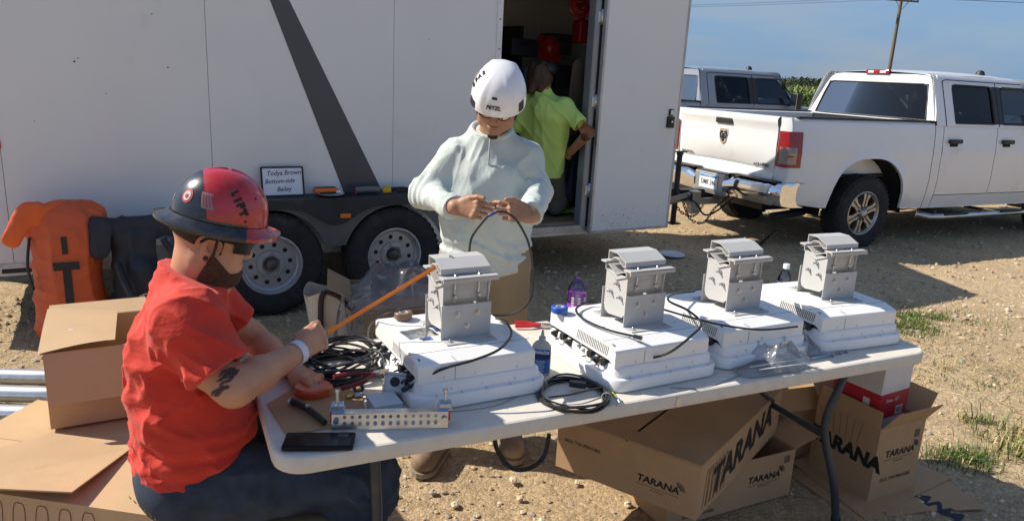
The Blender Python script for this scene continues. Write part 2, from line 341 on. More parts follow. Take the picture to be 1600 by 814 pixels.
def polyg(B,lo,hi,h,N=8):
    lo=V3(*lo); hi=V3(*hi); bs=N*h; n=np.ceil((hi-lo)/bs).astype(int)
    g=np.stack(np.meshgrid(*[np.arange(k) for k in n],indexing='ij'),-1).reshape(-1,3)
    c=lo+(g+.5)*bs; d=B.ev(c,False); g=g[np.abs(d)<bs*1.5+.012]
    o=np.stack(np.meshgrid(*[np.arange(N+1)]*3,indexing='ij'),-1).reshape(-1,3)
    ijk=(g[:,None,:]*N+o[None]); P=lo+ijk.reshape(-1,3)*h
    F=np.concatenate([B.ev(P[i:i+400000]) for i in range(0,len(P),400000)]).reshape(len(g),N+1,N+1,N+1)
    corners=[(i,j,k) for i in(0,1) for j in(0,1) for k in(0,1)]
    C=np.stack([F[:,i:i+N,j:j+N,k:k+N] for i,j,k in corners],-1)
    ins=C<0; act=ins.any(-1)&~ins.all(-1); bi,x,y,z=np.nonzero(act); C=C[bi,x,y,z]
    cell=g[bi]*N+np.stack([x,y,z],-1)
    acc=np.zeros((len(C),3)); cnt=np.zeros(len(C)); cc=np.array(corners,float)
    for a in range(8):
        for b in range(a+1,8):
            if np.abs(cc[a]-cc[b]).sum()!=1: continue
            m=(C[:,a]<0)!=(C[:,b]<0); t=C[m,a]/(C[m,a]-C[m,b]); acc[m]+=cc[a]+(cc[b]-cc[a])*t[:,None]; cnt[m]+=1
    V=lo+(cell+acc/cnt[:,None])*h
    big=1<<20; key=(cell[:,0]*big+cell[:,1])*big+cell[:,2]; od=np.argsort(key); sk=key[od]
    def find(c):
        q=(c[:,0]*big+c[:,1])*big+c[:,2]; i=np.searchsorted(sk,q); i=np.clip(i,0,len(sk)-1); ok=sk[i]==q; return od[i],ok
    faces=[]
    for ax,ci in((0,4),(1,2),(2,1)):
        m=(C[:,0]<0)!=(C[:,ci]<0); c0=cell[m]; u=(ax+1)%3; w=(ax+2)%3
        du=np.zeros(3,int); du[u]=1; dw=np.zeros(3,int); dw[w]=1
        i0=np.nonzero(m)[0]; i1,k1=find(c0-du); i2,k2=find(c0-du-dw); i3,k3=find(c0-dw); ok=k1&k2&k3
        q=np.stack([i0,i1,i2,i3],-1)[ok]; fl=(C[i0,0]<0)[ok]
        q[~fl]=q[~fl][:,::-1]; faces.append(q)
    return V,np.concatenate(faces)
def blob_obj(name,pieces,m,parent=None,label=None):
    "pieces: list of (Blob,lo,hi,h) joined into one mesh"
    Vs=[];Fs=[];b=0
    for B,lo,hi,h in pieces:
        V,F=polyg(B,lo,hi,h); Vs.append(V); Fs.append(F+b); b+=len(V)
    V=np.concatenate(Vs); F=np.concatenate(Fs); me=bpy.data.meshes.new(name)
    me.vertices.add(len(V)); me.vertices.foreach_set('co',V.ravel().astype(np.float32))
    me.loops.add(F.size); me.loops.foreach_set('vertex_index',F.ravel().astype(np.int32))
    me.polygons.add(len(F)); me.polygons.foreach_set('loop_start',np.arange(0,F.size,4,dtype=np.int32)); me.polygons.foreach_set('loop_total',np.full(len(F),4,np.int32))
    me.polygons.foreach_set('use_smooth',np.ones(len(F),bool)); me.materials.append(m); me.update(calc_edges=True); me.validate()
    o=link(bpy.data.objects.new(name,me))
    if parent: o.parent=parent
    if label: o['label']=label
    return o
def wrinkle(amp,dirs,ph=0):
    "fold pattern: ridges running along each given axis"
    ds=[(nrm(d),f,w) for d,f,w in dirs]
    def g(P):
        out=0
        for i,(d,f,w) in enumerate(ds):
            al=np.outer(P@d,d); Q=(P-al)*f+al*f*.14+ph+7.3*i
            Q=Q+.5*vnoise(P*6+i)[:,None]
            n=vnoise(Q); r=1-np.abs(n-.5)*2; out=out+w*(np.clip((r-.25)/.75,0,1)**1.6)*np.clip(vnoise(P*5+i*3)*2-.3,0,1)
        return -amp*(out-.18)
    return g
def hand(B,W,f,n,t,curl=((20,30,20),)*4,sc=1.0,th=None,k=.004,spread=1.0):
    "palm, four unequal fingers and a thumb; f forward, n the way the palm faces, t thumb side"
    W=V3(*W); f=nrm(f); n=nrm(V3(*n)-f*(V3(*n)@f)); t=V3(*t); t=nrm(t-f*(t@f)-n*(t@n))
    offs=[.027,.009,-.009,-.026]; L=[(.043,.026,.021),(.047,.030,.022),(.043,.028,.021),(.034,.021,.019)]; rr=[.0088,.0090,.0086,.0078]; kl=[.088,.090,.085,.077]
    B.cap(W-f*.03,W+f*.03,.021*sc,.021*sc,k=.012,flat=n,ff=.72)
    for i in range(4):
        K=W+(f*kl[i]+t*offs[i])*sc
        B.cap(W+(f*.012+t*offs[i]*.55)*sc,K,.0125*sc,.0105*sc,k=.014)
        B.ell(K-n*.003*sc,(.011*sc,)*3,k=.006)
        d=f+t*offs[i]*1.2*spread; p=K; a=0
        for j in range(3):
            a+=R(curl[i][j]); v=nrm(d)*math.cos(a)+n*math.sin(a); q=p+v*L[i][j]*sc; r1=rr[i]*sc*(1-.11*j)
            B.cap(p,q,r1,r1*.9,k=.0035); p=q
    if th is None: th=(nrm(f*.5+t*.7+n*.35),nrm(f*.9+t*.15+n*.35))
    b=W+(f*.020+t*.022+n*.006)*sc; d1,d2=[nrm(v) for v in th]
    m=b+d1*.042*sc; q=m+nrm(d1+d2)*.032*sc; e=q+d2*.026*sc
    B.cap(b,m,.0155*sc,.0115*sc,k=.014); B.cap(m,q,.011*sc,.0098*sc,k=.004); B.cap(q,e,.0098*sc,.0082*sc,k=.003)
    B.ell(b+d1*.015*sc+n*.004,(.019*sc,.016*sc,.016*sc),k=.014)
def head(B,c,F,Up,sc=1.0,fat=1.0):
    "head centred at c looking along F"
    F=nrm(F); Up=V3(*Up); Up=nrm(Up-F*(Up@F)); Lf=np.cross(Up,F); c=V3(*c)
    def p(x,y,z): return c+(F*x+Lf*y+Up*z)*sc
    def e(x,y,z,a,b,g,k=.02,op='u'): B.ell(p(x,y,z),(a*sc,b*sc,g*sc),k=k,op=op,X=F,Y=Lf)
    e(-.012,0,.035,.098,.078,.088,.03); e(.03,0,-.02,.062,.062*fat,.082,.035); e(.045,0,-.082,.038,.04*fat,.028,.03)
    e(.072,0,-.098,.020,.022,.016,.018)
    for s in(-1,1):
        e(.012,s*.052*fat,-.062,.045,.018,.03,.025); e(.058,s*.040,-.022,.022,.024,.02,.018); e(.088,s*.033,.008,.015,.018,.009,.010,'s')
        e(.077,s*.031,.010,.0125,.0125,.0125,.003); e(.078,s*.032,.026,.014,.024,.0065,.010)
        e(-.006,s*.080,-.010,.019,.008,.032,.006); e(-.002,s*.085,-.008,.009,.006,.018,.005,'s'); e(-.004,s*.079,-.037,.009,.007,.011,.005)
        e(.098,s*.010,-.032,.009,.008,.007,.006)
    B.cap(p(.088,0,.018),p(.109,0,-.026),.0075*sc,.0105*sc,k=.010)
    e(.086,0,-.058,.014,.024,.006,.006); e(.083,0,-.069,.013,.020,.007,.006); e(.100,0,-.0635,.012,.022,.0012,.003,'s')
    return p
# ---------------- ground ----------------
def axis(lo,hi,step,far):
    a=list(np.arange(lo,hi+1e-6,step)); g=step; x=hi
    while x<far: g*=1.35; x+=g; a.append(x)
    g=step; x=lo; b=[]
    while x>-far: g*=1.35; x-=g; b.append(x)
    return np.array(b[::-1]+a)
def gz(X,Y):
    P=np.stack([X,Y,np.zeros_like(X)],-1)
    u=X*math.sin(.35)-Y*math.cos(.35)+.25*(vnoise(P*.5)-.5)
    z=-.010*np.exp(-((u+4.3)/.13)**2)-.009*np.exp(-((u+3.0)/.15)**2)-.010*np.exp(-((u+6.2)/.16)**2)+(vnoise(P*1.3)-.5)*.022+(vnoise(P*4+5)-.5)*.014+(vnoise(P*11+9)-.5)*.010+(vnoise(P*26+2)-.5)*.006
    d=np.maximum(np.abs(X)-12,0)+np.maximum(Y-16,0)
    return z*np.exp(-d/15)-.006
gx=axis(-4.5,5.5,.03,2200); gy=axis(1.6,9,.03,2200)
GX,GY=np.meshgrid(gx,gy,indexing='ij'); GZ=gz(GX.ravel(),GY.ravel())
V=np.stack([GX.ravel(),GY.ravel(),GZ],-1); nx,ny=len(gx),len(gy)
i,j=np.meshgrid(np.arange(nx-1),np.arange(ny-1),indexing='ij'); q=(i*ny+j).ravel(); F=np.stack([q,q+ny,q+ny+1,q+1],-1)
def npmesh(name,V,F,mats,mi=None,smooth=True):
    me=bpy.data.meshes.new(name); k=F.shape[1]
    me.vertices.add(len(V)); me.vertices.foreach_set('co',np.asarray(V,np.float32).ravel())
    me.loops.add(F.size); me.loops.foreach_set('vertex_index',F.ravel().astype(np.int32))
    me.polygons.add(len(F)); me.polygons.foreach_set('loop_start',np.arange(0,F.size,k,dtype=np.int32)); me.polygons.foreach_set('loop_total',np.full(len(F),k,np.int32))
    me.polygons.foreach_set('use_smooth',np.full(len(F),smooth))
    for m in mats: me.materials.append(m)
    if mi is not None: me.polygons.foreach_set('material_index',np.asarray(mi,np.int32))
    me.update(calc_edges=True); return link(bpy.data.objects.new(name,me))
def ground_mat():
    m=bpy.data.materials.new('dusty_gravel_soil'); m.use_nodes=True; n=m.node_tree; b=n.nodes['Principled BSDF']; L=n.links.new; b.inputs['Roughness'].default_value=.95; b.inputs['Specular IOR Level'].default_value=.15
    t=n.nodes.new('ShaderNodeTexCoord')
    def noise(s,d,r=.6):
        q=n.nodes.new('ShaderNodeTexNoise'); q.inputs['Scale'].default_value=s; q.inputs['Detail'].default_value=d; q.inputs['Roughness'].default_value=r; L(t.outputs['Object'],q.inputs['Vector']); return q.outputs[0]
    r1=n.nodes.new('ShaderNodeValToRGB'); e=r1.color_ramp.elements; e[0].position=.3; e[0].color=(.37,.265,.15,1); e[1].position=.7; e[1].color=(.57,.435,.27,1); mm=n.nodes.new('ShaderNodeMath'); mm.operation='MULTIPLY_ADD'; mm.inputs[1].default_value=.45; L(noise(.7,5,.6),mm.inputs[0]); m2_=n.nodes.new('ShaderNodeMath'); m2_.operation='MULTIPLY'; m2_.inputs[1].default_value=.60; L(noise(3.2,12,.78),m2_.inputs[0]); L(m2_.outputs[0],mm.inputs[2]); L(mm.outputs[0],r1.inputs[0])
    v=n.nodes.new('ShaderNodeTexVoronoi'); v.inputs['Scale'].default_value=42; L(t.outputs['Object'],v.inputs['Vector'])
    v2=n.nodes.new('ShaderNodeTexVoronoi'); v2.inputs['Scale'].default_value=110; L(t.outputs['Object'],v2.inputs['Vector'])
    x=n.nodes.new('ShaderNodeMixRGB'); x.blend_type='OVERLAY'; x.inputs[0].default_value=.22; L(r1.outputs[0],x.inputs[1])
    bw=n.nodes.new('ShaderNodeRGBToBW'); L(v.outputs['Color'],bw.inputs[0]); L(bw.outputs[0],x.inputs[2])
    x2=n.nodes.new('ShaderNodeMixRGB'); x2.blend_type='OVERLAY'; x2.inputs[0].default_value=.28; L(x.outputs[0],x2.inputs[1]); bw2=n.nodes.new('ShaderNodeRGBToBW'); L(v2.outputs['Color'],bw2.inputs[0]); L(bw2.outputs[0],x2.inputs[2])
    L(x2.outputs[0],b.inputs['Base Color'])
    a=n.nodes.new('ShaderNodeMath'); a.operation='MULTIPLY_ADD'; a.inputs[1].default_value=-.3; L(v.outputs['Distance'],a.inputs[0]); L(noise(34,9,.78),a.inputs[2])
    a2=n.nodes.new('ShaderNodeMath'); a2.operation='MULTIPLY_ADD'; a2.inputs[1].default_value=-.25; L(v2.outputs['Distance'],a2.inputs[0]); L(a.outputs[0],a2.inputs[2])
    bp=n.nodes.new('ShaderNodeBump'); bp.inputs['Strength'].default_value=.9; bp.inputs['Distance'].default_value=.02; L(a2.outputs[0],bp.inputs['Height']); L(bp.outputs[0],b.inputs['Normal']); return m
GM=ground_mat()
setp(npmesh('ground',V,F,[GM]),kind='structure')
# ---------------- loose stones ----------------
def stones(n,xr,yr,s0,s1,dens=None):
    bm=bmesh.new(); bmesh.ops.create_icosphere(bm,subdivisions=1,radius=1); bv=np.array([v.co for v in bm.verts]); bf=np.array([[v.index for v in f.verts] for f in bm.faces]); bm.free()
    X=RNG.uniform(*xr,n); Y=yr[0]+(yr[1]-yr[0])*RNG.random(n)**1.5; s=s0*(s1/s0)**(RNG.random(n)**3.2)
    P=np.stack([X,Y,np.zeros(n)],-1); keep=vnoise(P*1.1+3)+.5*RNG.random(n)>.55; X,Y,s=X[keep],Y[keep],s[keep]; n=len(X)
    sc=s[:,None]*RNG.uniform(.6,1.15,(n,3))*np.array([1,1,.7]); a=RNG.uniform(0,6.28,n); V=bv[None]*(1+RNG.uniform(-.28,.28,(n,len(bv),1)))*sc[:,None]
    c,d=np.cos(a)[:,None],np.sin(a)[:,None]; V=np.stack([V[...,0]*c-V[...,1]*d,V[...,0]*d+V[...,1]*c,V[...,2]],-1)
    V+=np.stack([X,Y,gz(X,Y)+s*.22],-1)[:,None]; F=(bf[None]+(np.arange(n)*len(bv))[:,None,None]).reshape(-1,3)
    return V.reshape(-1,3),F,np.repeat(RNG.integers(0,4,n),len(bf))
ROCK=[mat('stone_tan',(.50,.39,.25),.9,var=.2,vs=30),mat('stone_pale',(.58,.48,.34),.9,var=.2,vs=30),mat('stone_grey',(.34,.29,.235),.9,var=.2,vs=30),mat('stone_brown',(.36,.26,.175),.9,var=.2,vs=30)]
V1,F1,m1=stones(34000,(-3.2,4.6),(2.0,6.2),.0022,.017); V2,F2,m2=stones(16000,(-3.5,9.5),(4.2,13.5),.007,.03)
setp(npmesh('gravel',np.concatenate([V1,V2]),np.concatenate([F1,F2+len(V1)]),ROCK,np.concatenate([m1,m2]),False),'loose tan and grey gravel scattered over the dusty ground','gravel',kind='stuff')
def rock(px,py,s,lab,m):
    bm=bmesh.new(); bmesh.ops.create_icosphere(bm,subdivisions=2,radius=1)
    s*=.82
    for v in bm.verts: v.co*=1+random.uniform(-.30,.22)
    for v in bm.verts: v.co=Vector((v.co.x*s,v.co.y*s*.8,v.co.z*s*.65))
    me=bpy.data.meshes.new('rock'); bm.to_mesh(me); bm.free(); me.materials.append(m); o=link(bpy.data.objects.new('rock',me)); p=at(px,py,0); o.location=(p[0],p[1],s*.35); o.rotation_euler=(0,0,random.uniform(0,6))
    setp(o,lab,'rock',group='larger stones lying on the bare ground')
rock(802,752,.028,'angular pale stone below the hanging black strap under the table',ROCK[1])
rock(711,790,.024,'squared pale stone left of the orange-edged boxes, below the middle of the table',ROCK[1])
rock(676,771,.022,'dark grey stone on the sunlit dirt just below the brown boot',ROCK[2])
rock(812,780,.024,'tan stone in the sunlit dirt between the table leg and the boxes',ROCK[0])
rock(981,789,.022,'smooth pale stone beside the bottom edge of the lower cardboard box',ROCK[1])
rock(902,756,.02,'rounded pale stone in front of the left face of the printed box',ROCK[1])
rock(1503,567,.03,'grey-brown stone lying alone right of the table corner',ROCK[2])
# ---------------- grass ----------------
GR=[mat('grass_green',(.075,.13,.025),.7,var=.25,vs=30),mat('grass_light',(.15,.20,.05),.7,var=.25,vs=30),mat('dry_straw',(.46,.36,.17),.8,var=.2,vs=30)]
def blades(spots,name,label):
    V=[];F=[];mi=[];b=0
    for X,Y,h,lean,m in spots:
        z=float(gz(np.array([X]),np.array([Y]))[0])-.002; a=random.uniform(0,6.28); w=random.uniform(.0016,.0034)*(1 if h<.1 else 1.3); d=Vector((math.cos(a),math.sin(a),0)); s=Vector((-d.y,d.x,0))*w; p=Vector((X,Y,z)); L=lean*h
        q=p+d*L*.35+Vector((0,0,h*.6)); r=p+d*L+Vector((0,0,h*(1-.35*lean)))
        V+=[p-s,p+s,q+s*.8,q-s*.8,r]; F+=[(b,b+1,b+2),(b,b+2,b+3),(b+3,b+2,b+4)]; mi+=[m]*3; b+=5
    setp(npmesh(name,np.array([tuple(v) for v in V]),np.array(F),GR,mi,False),label,'grass',kind='stuff')
sp=[]
def patch(cx,cy,rx,ry,n,h0,h1,mix,lean=.8,th=.5):
    for _ in range(n):
        x=random.gauss(0,.5); y=random.gauss(0,.5)
        X=cx+x*rx; Y=cy+y*ry
        if vnoise(np.array([[X*7,Y*7,3.3]]))[0]<th*random.uniform(.6,1.1): continue
        sp.append((X,Y,random.uniform(h0,h1),random.uniform(.2,1.2)*lean,random.choices([0,1,2],mix)[0]))
patch(3.22,5.50,.50,.36,4200,.015,.042,(6,4,1.6),th=.6); patch(2.95,5.25,.3,.25,1500,.02,.05,(5,4,2))
patch(2.57,3.62,.10,.07,260,.02,.06,(3,4,2)); patch(2.73,3.35,.25,.25,1300,.03,.13,(2,3,4),1.1,.45); patch(2.25,3.2,.18,.12,700,.02,.07,(6,3,1),th=.4); patch(2.95,3.0,.3,.4,1500,.04,.15,(1,2,5),1.2,.45)
patch(2.9,4.2,.12,.1,160,.02,.06,(4,3,2)); patch(2.75,4.35,.7,.45,500,.02,.06,(1,1,6),1.8,.3)
patch(3.6,3.9,1.0,.9,700,.02,.05,(1,1,6),1.6,.3); patch(7,9,4,3,300,.02,.05,(3,3,5))
blades(sp,'grass','short green and dry straw-coloured grass tufts on the dirt right of the table')
# straw stalks lying flat
b=MB()
for _ in range(120):
    x,y=random.uniform(2.2,4.2),random.uniform(2.8,5.0); a=random.gauss(-.3,.6); l=random.uniform(.04,.2); b.tube([(x,y,.008),(x+math.cos(a)*l*.5,y+math.sin(a)*l*.5,.016),(x+math.cos(a+.2)*l,y+math.sin(a+.2)*l,.009)],.0018,4)
setp(b.build('straw',GR[2]),'dry straw stalks lying flat across the dirt at the right','straw',kind='stuff')
# ---------------- corn field, tree line ----------------
CORN=[mat('corn_leaf',(.07,.125,.022),.6,var=.25,vs=3),mat('corn_leaf_light',(.14,.20,.045),.6,var=.2,vs=3),mat('corn_tassel',(.34,.30,.12),.8,var=.2)]
def corn():
    n=9000; X=RNG.uniform(-30,75,n); Y=44+RNG.integers(0,9,n)*.76+RNG.normal(0,.05,n)+X*.03; H=RNG.uniform(1.55,1.85,n)
    V=[];F=[];mi=[];b=0
    for x,y,h in zip(X,Y,H):
        V+=[(x-.02,y,0),(x+.02,y,0),(x,y,h)]; F.append((b,b+1,b+2)); mi.append(0); b+=3
        for k in range(8):
            z=h*(.18+.1*k); a=RNG.uniform(0,6.28); c,s=math.cos(a),math.sin(a); l=RNG.uniform(.28,.5); w=.045; r=RNG.uniform(.1,.35)
            p=np.array([x,y,z]); m=p+[c*l*.5,s*l*.5,r]; e=p+[c*l,s*l,r*.3-.05*k/8]; sd=np.array([-s*w,c*w,w*.5])
            V+=[tuple(p),tuple(m+sd),tuple(m-sd),tuple(e)]; F+=[(b,b+1,b+2),(b+1,b+3,b+2)]; mi+=[int(RNG.random()<.42+.05*k)]*2; b+=4
        for k in range(3):
            a=RNG.uniform(0,6.28); V+=[(x,y,h-.1),(x+.02,y,h-.1),(x+.1*math.cos(a),y+.1*math.sin(a),h+.16)]; F.append((b,b+1,b+2)); mi.append(2); b+=3
    # canopy behind the front rows
    o=b; xs=np.linspace(-60,200,260); ys=np.geomspace(50,420,60)
    P=np.stack(np.meshgrid(xs,ys,indexing='ij'),-1).reshape(-1,2); P[:,0]*=P[:,1]/60+.2; Z=1.5+vnoise(np.c_[P*1.7,np.zeros(len(P))])*.35
    V=np.concatenate([np.array(V),np.c_[P,Z]]); i,j=np.meshgrid(np.arange(259),np.arange(59),indexing='ij'); q=(i*60+j).ravel()+o
    T=np.concatenate([np.stack([q,q+60,q+61],-1),np.stack([q,q+61,q+1],-1)]); F=np.concatenate([np.array(F),T]); mi=mi+list((RNG.random(len(T))<.5).astype(int)+ (RNG.random(len(T))<.1))
    return V,F,mi
V,F,mi=corn(); setp(npmesh('corn_field',V,F,CORN,mi,False),'tall green corn field stretching behind the pickup trucks','corn field',kind='stuff')
TREEM=[mat('far_tree_foliage',(.045,.065,.028),.9,var=.3,vs=.2),mat('far_tree_foliage_dark',(.03,.045,.022),.9,var=.3,vs=.2)]
n=26000; X=RNG.uniform(-250,620,n); top=3.5+4.5*vnoise(np.c_[X*.02,X*0,X*0])+3*vnoise(np.c_[X*.11,X*0+4,X*0]); Z=top*RNG.random(n)**.6; Y=460+RNG.normal(0,9,n)
C=np.stack([X,Y,Z],-1); T=C[:,None]+RNG.normal(0,1.0,(n,3,3)); setp(npmesh('distant_tree_line',T.reshape(-1,3),np.arange(3*n).reshape(-1,3),TREEM,RNG.integers(0,2,n),False),'low dark line of trees on the horizon beyond the corn','tree line',kind='stuff')
# ---------------- utility pole and wires ----------------
t=thing('utility_pole','tall weathered wooden utility pole with a crossarm beyond the white pickup','utility pole',(29.06,60,0),R(10))
b=MB(); b.cyl((0,0,-.2),(0,0,9.5),.17,.12,12); b.build('pole',WOODP,t)
b=MB(); b.box((0,-.15,8.72),(2.75,.12,.13)); b.build('crossarm',WOODP,t)
for s in(-1,1):
    b=MB(); b.cyl((s*.55,-.15,8.66),(0,-.14,7.95),.035,n=6); b.build('brace',STEEL,t)
for x in(-1.3,-.75,.75,1.3):
    b=MB(); b.lathe([(0,8.78),(.05,8.80),(.06,8.86),(.03,8.9),(.05,8.94),(0,8.98)],Matrix.Translation((x,-.15,0)),10); b.build('insulator',BLACKP,t)
b=MB(); b.cyl((-.16,-.1,7.0),(-.16,-.1,7.7),.03,n=6); b.box((-.16,-.12,7.3),(.08,.08,.25)); b.build('conduit_bracket',BLACKM,t)
for i,x in enumerate((-1.3,-.75,.75,1.3)):
    b=MB(); ax=Vector((29.06+x*.985,60,8.98))
    b.tube([(-40+ax.x,60+26,8.9+.3)]+[(ax.x+(-40)*(1-k/8),60+26*(1-k/8),8.95-1.0*math.sin(math.pi*k/8)*.6) for k in range(1,9)]+[(ax.x+60*k/8,60-20*k/8,8.95-.9*math.sin(math.pi*k/8)*.6) for k in range(1,9)],.006,4)
    setp(b.build('power_line',BLACKM),'thin overhead wire on the '+['leftmost','second from the left','third from the left','rightmost'][i]+' insulator of the crossarm','power line',group='thin power lines strung across the sky')
# ---------------- cargo trailer ----------------
# local frame: x along the near side towards the hitch, y into the trailer, z up
TA=R(30.4); TR=thing('cargo_trailer','long white enclosed cargo trailer with a dark grey stripe and open side door','trailer',(-1.725,4.93,0),TA)
X0,X1,ZB,ZT,WD=-1.85,3.46,.36,2.52,2.1
DX0,DX1=1.80,2.66      # side doorway
def tw(x,y,z): return Matrix.Translation((-1.725,4.93,0))@Matrix.Rotation(TA,4,'Z')@Vector((x,y,z))
b=MB(); seams=[-1.46,-.32,.93]
xs=[X0]+seams+[DX0]
for a,c in zip(xs[:-1],xs[1:]): b.box(((a+c)/2,.02,(.44+ZT)/2),(c-a-.003,.04,ZT-.44))
b.box(((DX1+X1)/2,.02,(.44+ZT)/2),(X1-DX1,.04,ZT-.44)); b.box(((DX0+DX1)/2,.02,2.44),(DX1-DX0,.04,.16))
b.build('side_wall',WHITEP,TR)
b=MB(); 
for s in seams: b.box((s,.021,(.44+ZT)/2),(.0045,.03,ZT-.46))
b.split('panel_seam',mat('seam_shadow_gap',(.12,.12,.125),.8),TR)
b=MB(); b.box(((X0+X1)/2,WD-.02,(ZB+ZT)/2),(X1-X0,.04,ZT-ZB)); b.build('far_wall',WHITEP,TR)
b=MB(); b.prism([(X1,0),(X1+.42,WD/2),(X1,WD),(X1-.04,WD-.03),(X1+.37,WD/2),(X1-.04,.03)],ZB,ZT); b.build('v_nose',WHITEP,TR)
b=MB(); b.prism([(X0,0),(X1,0),(X1+.42,WD/2),(X1,WD),(X0,WD)],ZT,ZT+.03); b.build('roof',mat('roof_inside',(.35,.35,.36),.6),TR)
b=MB(); b.box((X0+.02,WD/2,(ZB+ZT)/2),(.035,WD-.09,ZT-ZB-.01)); b.build('rear_ramp_door',WHITEP,TR)
b=MB(); b.prism([(X0+.04,.05),(X1-.05,.05),(X1+.34,WD/2),(X1-.05,WD-.05),(X0+.04,WD-.05)],ZB+.05,ZB+.10); b.build('floor',mat('plywood_floor',(.24,.17,.10),.85,var=.2,vs=10,dirt=(.2,.17,.13)),TR)
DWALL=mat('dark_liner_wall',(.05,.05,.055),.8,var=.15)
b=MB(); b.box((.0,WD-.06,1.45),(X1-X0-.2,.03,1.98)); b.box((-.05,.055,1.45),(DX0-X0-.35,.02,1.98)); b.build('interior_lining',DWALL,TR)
# bottom rail and sill
b=MB(); b.box(((X0+DX0)/2,.018,.402),(DX0-X0,.05,.075)); b.box(((DX1+X1)/2,.018,.402),(X1-DX1,.05,.075)); b.box(((DX0+X1)/2,.012,.372),(X1-DX0+.0,.06,.02)); b.build('bottom_rail',mat('rail_metal',(.5,.5,.5),.4,metal=.5,var=.15,dirt=(.3,.27,.22),ds=9),TR)
b=MB(); b.box(((DX0+DX1)/2,.012,.425),(DX1-DX0,.075,.035)); b.box(((DX0+DX1)/2,-.012,.395),(DX1-DX0+.1,.02,.025)); b.build('door_sill',mat('sill_metal',(.4,.4,.39),.4,metal=.6,var=.2,dirt=(.25,.21,.16),ds=12),TR)
b=MB(); b.box((DX0-.02,-.004,1.42),(.045,.012,2.0)); b.build('door_jamb',mat('white_trim',(.7,.71,.72),.4,var=.03),TR)
b=MB(); b.box((DX1+.028,-.01,1.42),(.045,.02,2.0)); b.box((DX1+.004,.03,1.42),(.012,.09,1.98)); b.build('hinge_post',mat('hinge_post_metal',(.30,.32,.34),.4,metal=.4,var=.1),TR)
b=MB(); b.box((DX1+.062,-.015,1.42),(.022,.016,1.98)); b.build('door_seal',BLACKP,TR)
for z in(.75,1.5,2.18):
    b=MB(); b.cyl((DX1+.058,-.03,z-.06),(DX1+.058,-.03,z+.06),.012,n=8); b.box((DX1+.04,-.024,z),(.04,.008,.08)); b.build('hinge',STEEL,TR)
b=MB()
for z in np.arange(.55,2.4,.22): b.cyl((DX0-.02,-.010,z),(DX0-.02,-.014,z),.006,n=6)
b.split('jamb_screw',BLACKM,TR)
# open door folded back against the wall
b=MB(); b.box((DX1+.07+.445,-.055,1.40),(.89,.035,2.02),bev=.004); dr=b.build('door',WHITEP,TR)
b=MB(); dxa,dxb=DX1+.07,DX1+.96
for x in(dxa+.008,dxb-.008): b.box((x,-.055,1.40),(.022,.043,2.03))
for z in(.385,2.415): b.box(((dxa+dxb)/2,-.055,z),(.89,.043,.022))
b.build('door_edge',mat('door_edge_trim',(.42,.43,.43),.4,metal=.4,var=.1,dirt=(.25,.22,.18),ds=8),dr)
b=MB(); b.box((dxb-.10,-.082,1.345),(.078,.026,.10),bev=.006); b.cyl((dxb-.105,-.094,1.345),(dxb-.105,-.103,1.345),.024); b.box((dxb-.10,-.078,1.43),(.05,.014,.06),bev=.004); b.build('door_latch',BLACKM,dr)
b=MB(); b.box((dxb-.10,-.0875,1.432),(.028,.012,.04)); b.cyl((dxb-.10,-.096,1.35),(dxb-.10,-.108,1.35),.010); b.split('keyhole',STEEL,dr)
b=MB()
for _ in range(70):
    x=random.gauss(dxa+.25,.13) if random.random()<.5 else random.uniform(dxa+.05,dxb-.06); z=.40+abs(random.gauss(0,.12)); 
    if dxa+.03<x<dxb-.03: b.prism([(q[0],q[1]*.7) for q in circ(0,0,random.uniform(.002,.006),6)],0,.0006,MF((x,-.0735,z),(1,random.uniform(-.5,.5)*0,random.uniform(-.6,.6)),(0,0,1)))
setp(b.build('mud_spatter',mat('mud_speck',(.22,.20,.18),.9),dr),kind='stuff')
# stripe: painted band leaning forward down the side
b=MB(); b.prism([(-.013,2.51),(-.086,2.51),(.559,.80),(.849,.80)],0,.002,MF((0,-.0005,0),(1,0,0),(0,0,1))); b.build('stripe',STRIPE,TR)
# red reflector, rear slot light, decal ghosts, clearance light
b=MB(); b.box((-1.50,-.003,1.148),(.09,.006,.05)); b.build('reflector',REDP,TR)
b=MB(); b.box((-1.45,-.004,.395),(.20,.008,.055),bev=.003); lt=b.build('light_housing',mat('light_housing_white',(.6,.6,.6),.4),TR)
b=MB(); b.box((-1.45,-.009,.395),(.15,.006,.028),bev=.002); b.build('slot',BLACKP,lt)
b=MB(); 
for x,z,r in((-1.05,1.63,.006),(-1.03,1.65,.004),(-.55,1.62,.005),(-1.28,1.28,.003),(-.62,1.93,.004),(-.90,1.45,.003),(1.2,1.9,.003)): b.cyl((x,-.0005,z),(x,-.0022,z),r,n=6)
b.split('paint_chip',BLACKP,TR)
b=MB(); b.cyl((-1.44,-.001,.62),(-1.44,-.01,.62),.012,n=10); b.cyl((-1.44,-.01,.62),(-1.44,-.014,.62),.006,n=8); b.build('rivet',STEEL,TR)
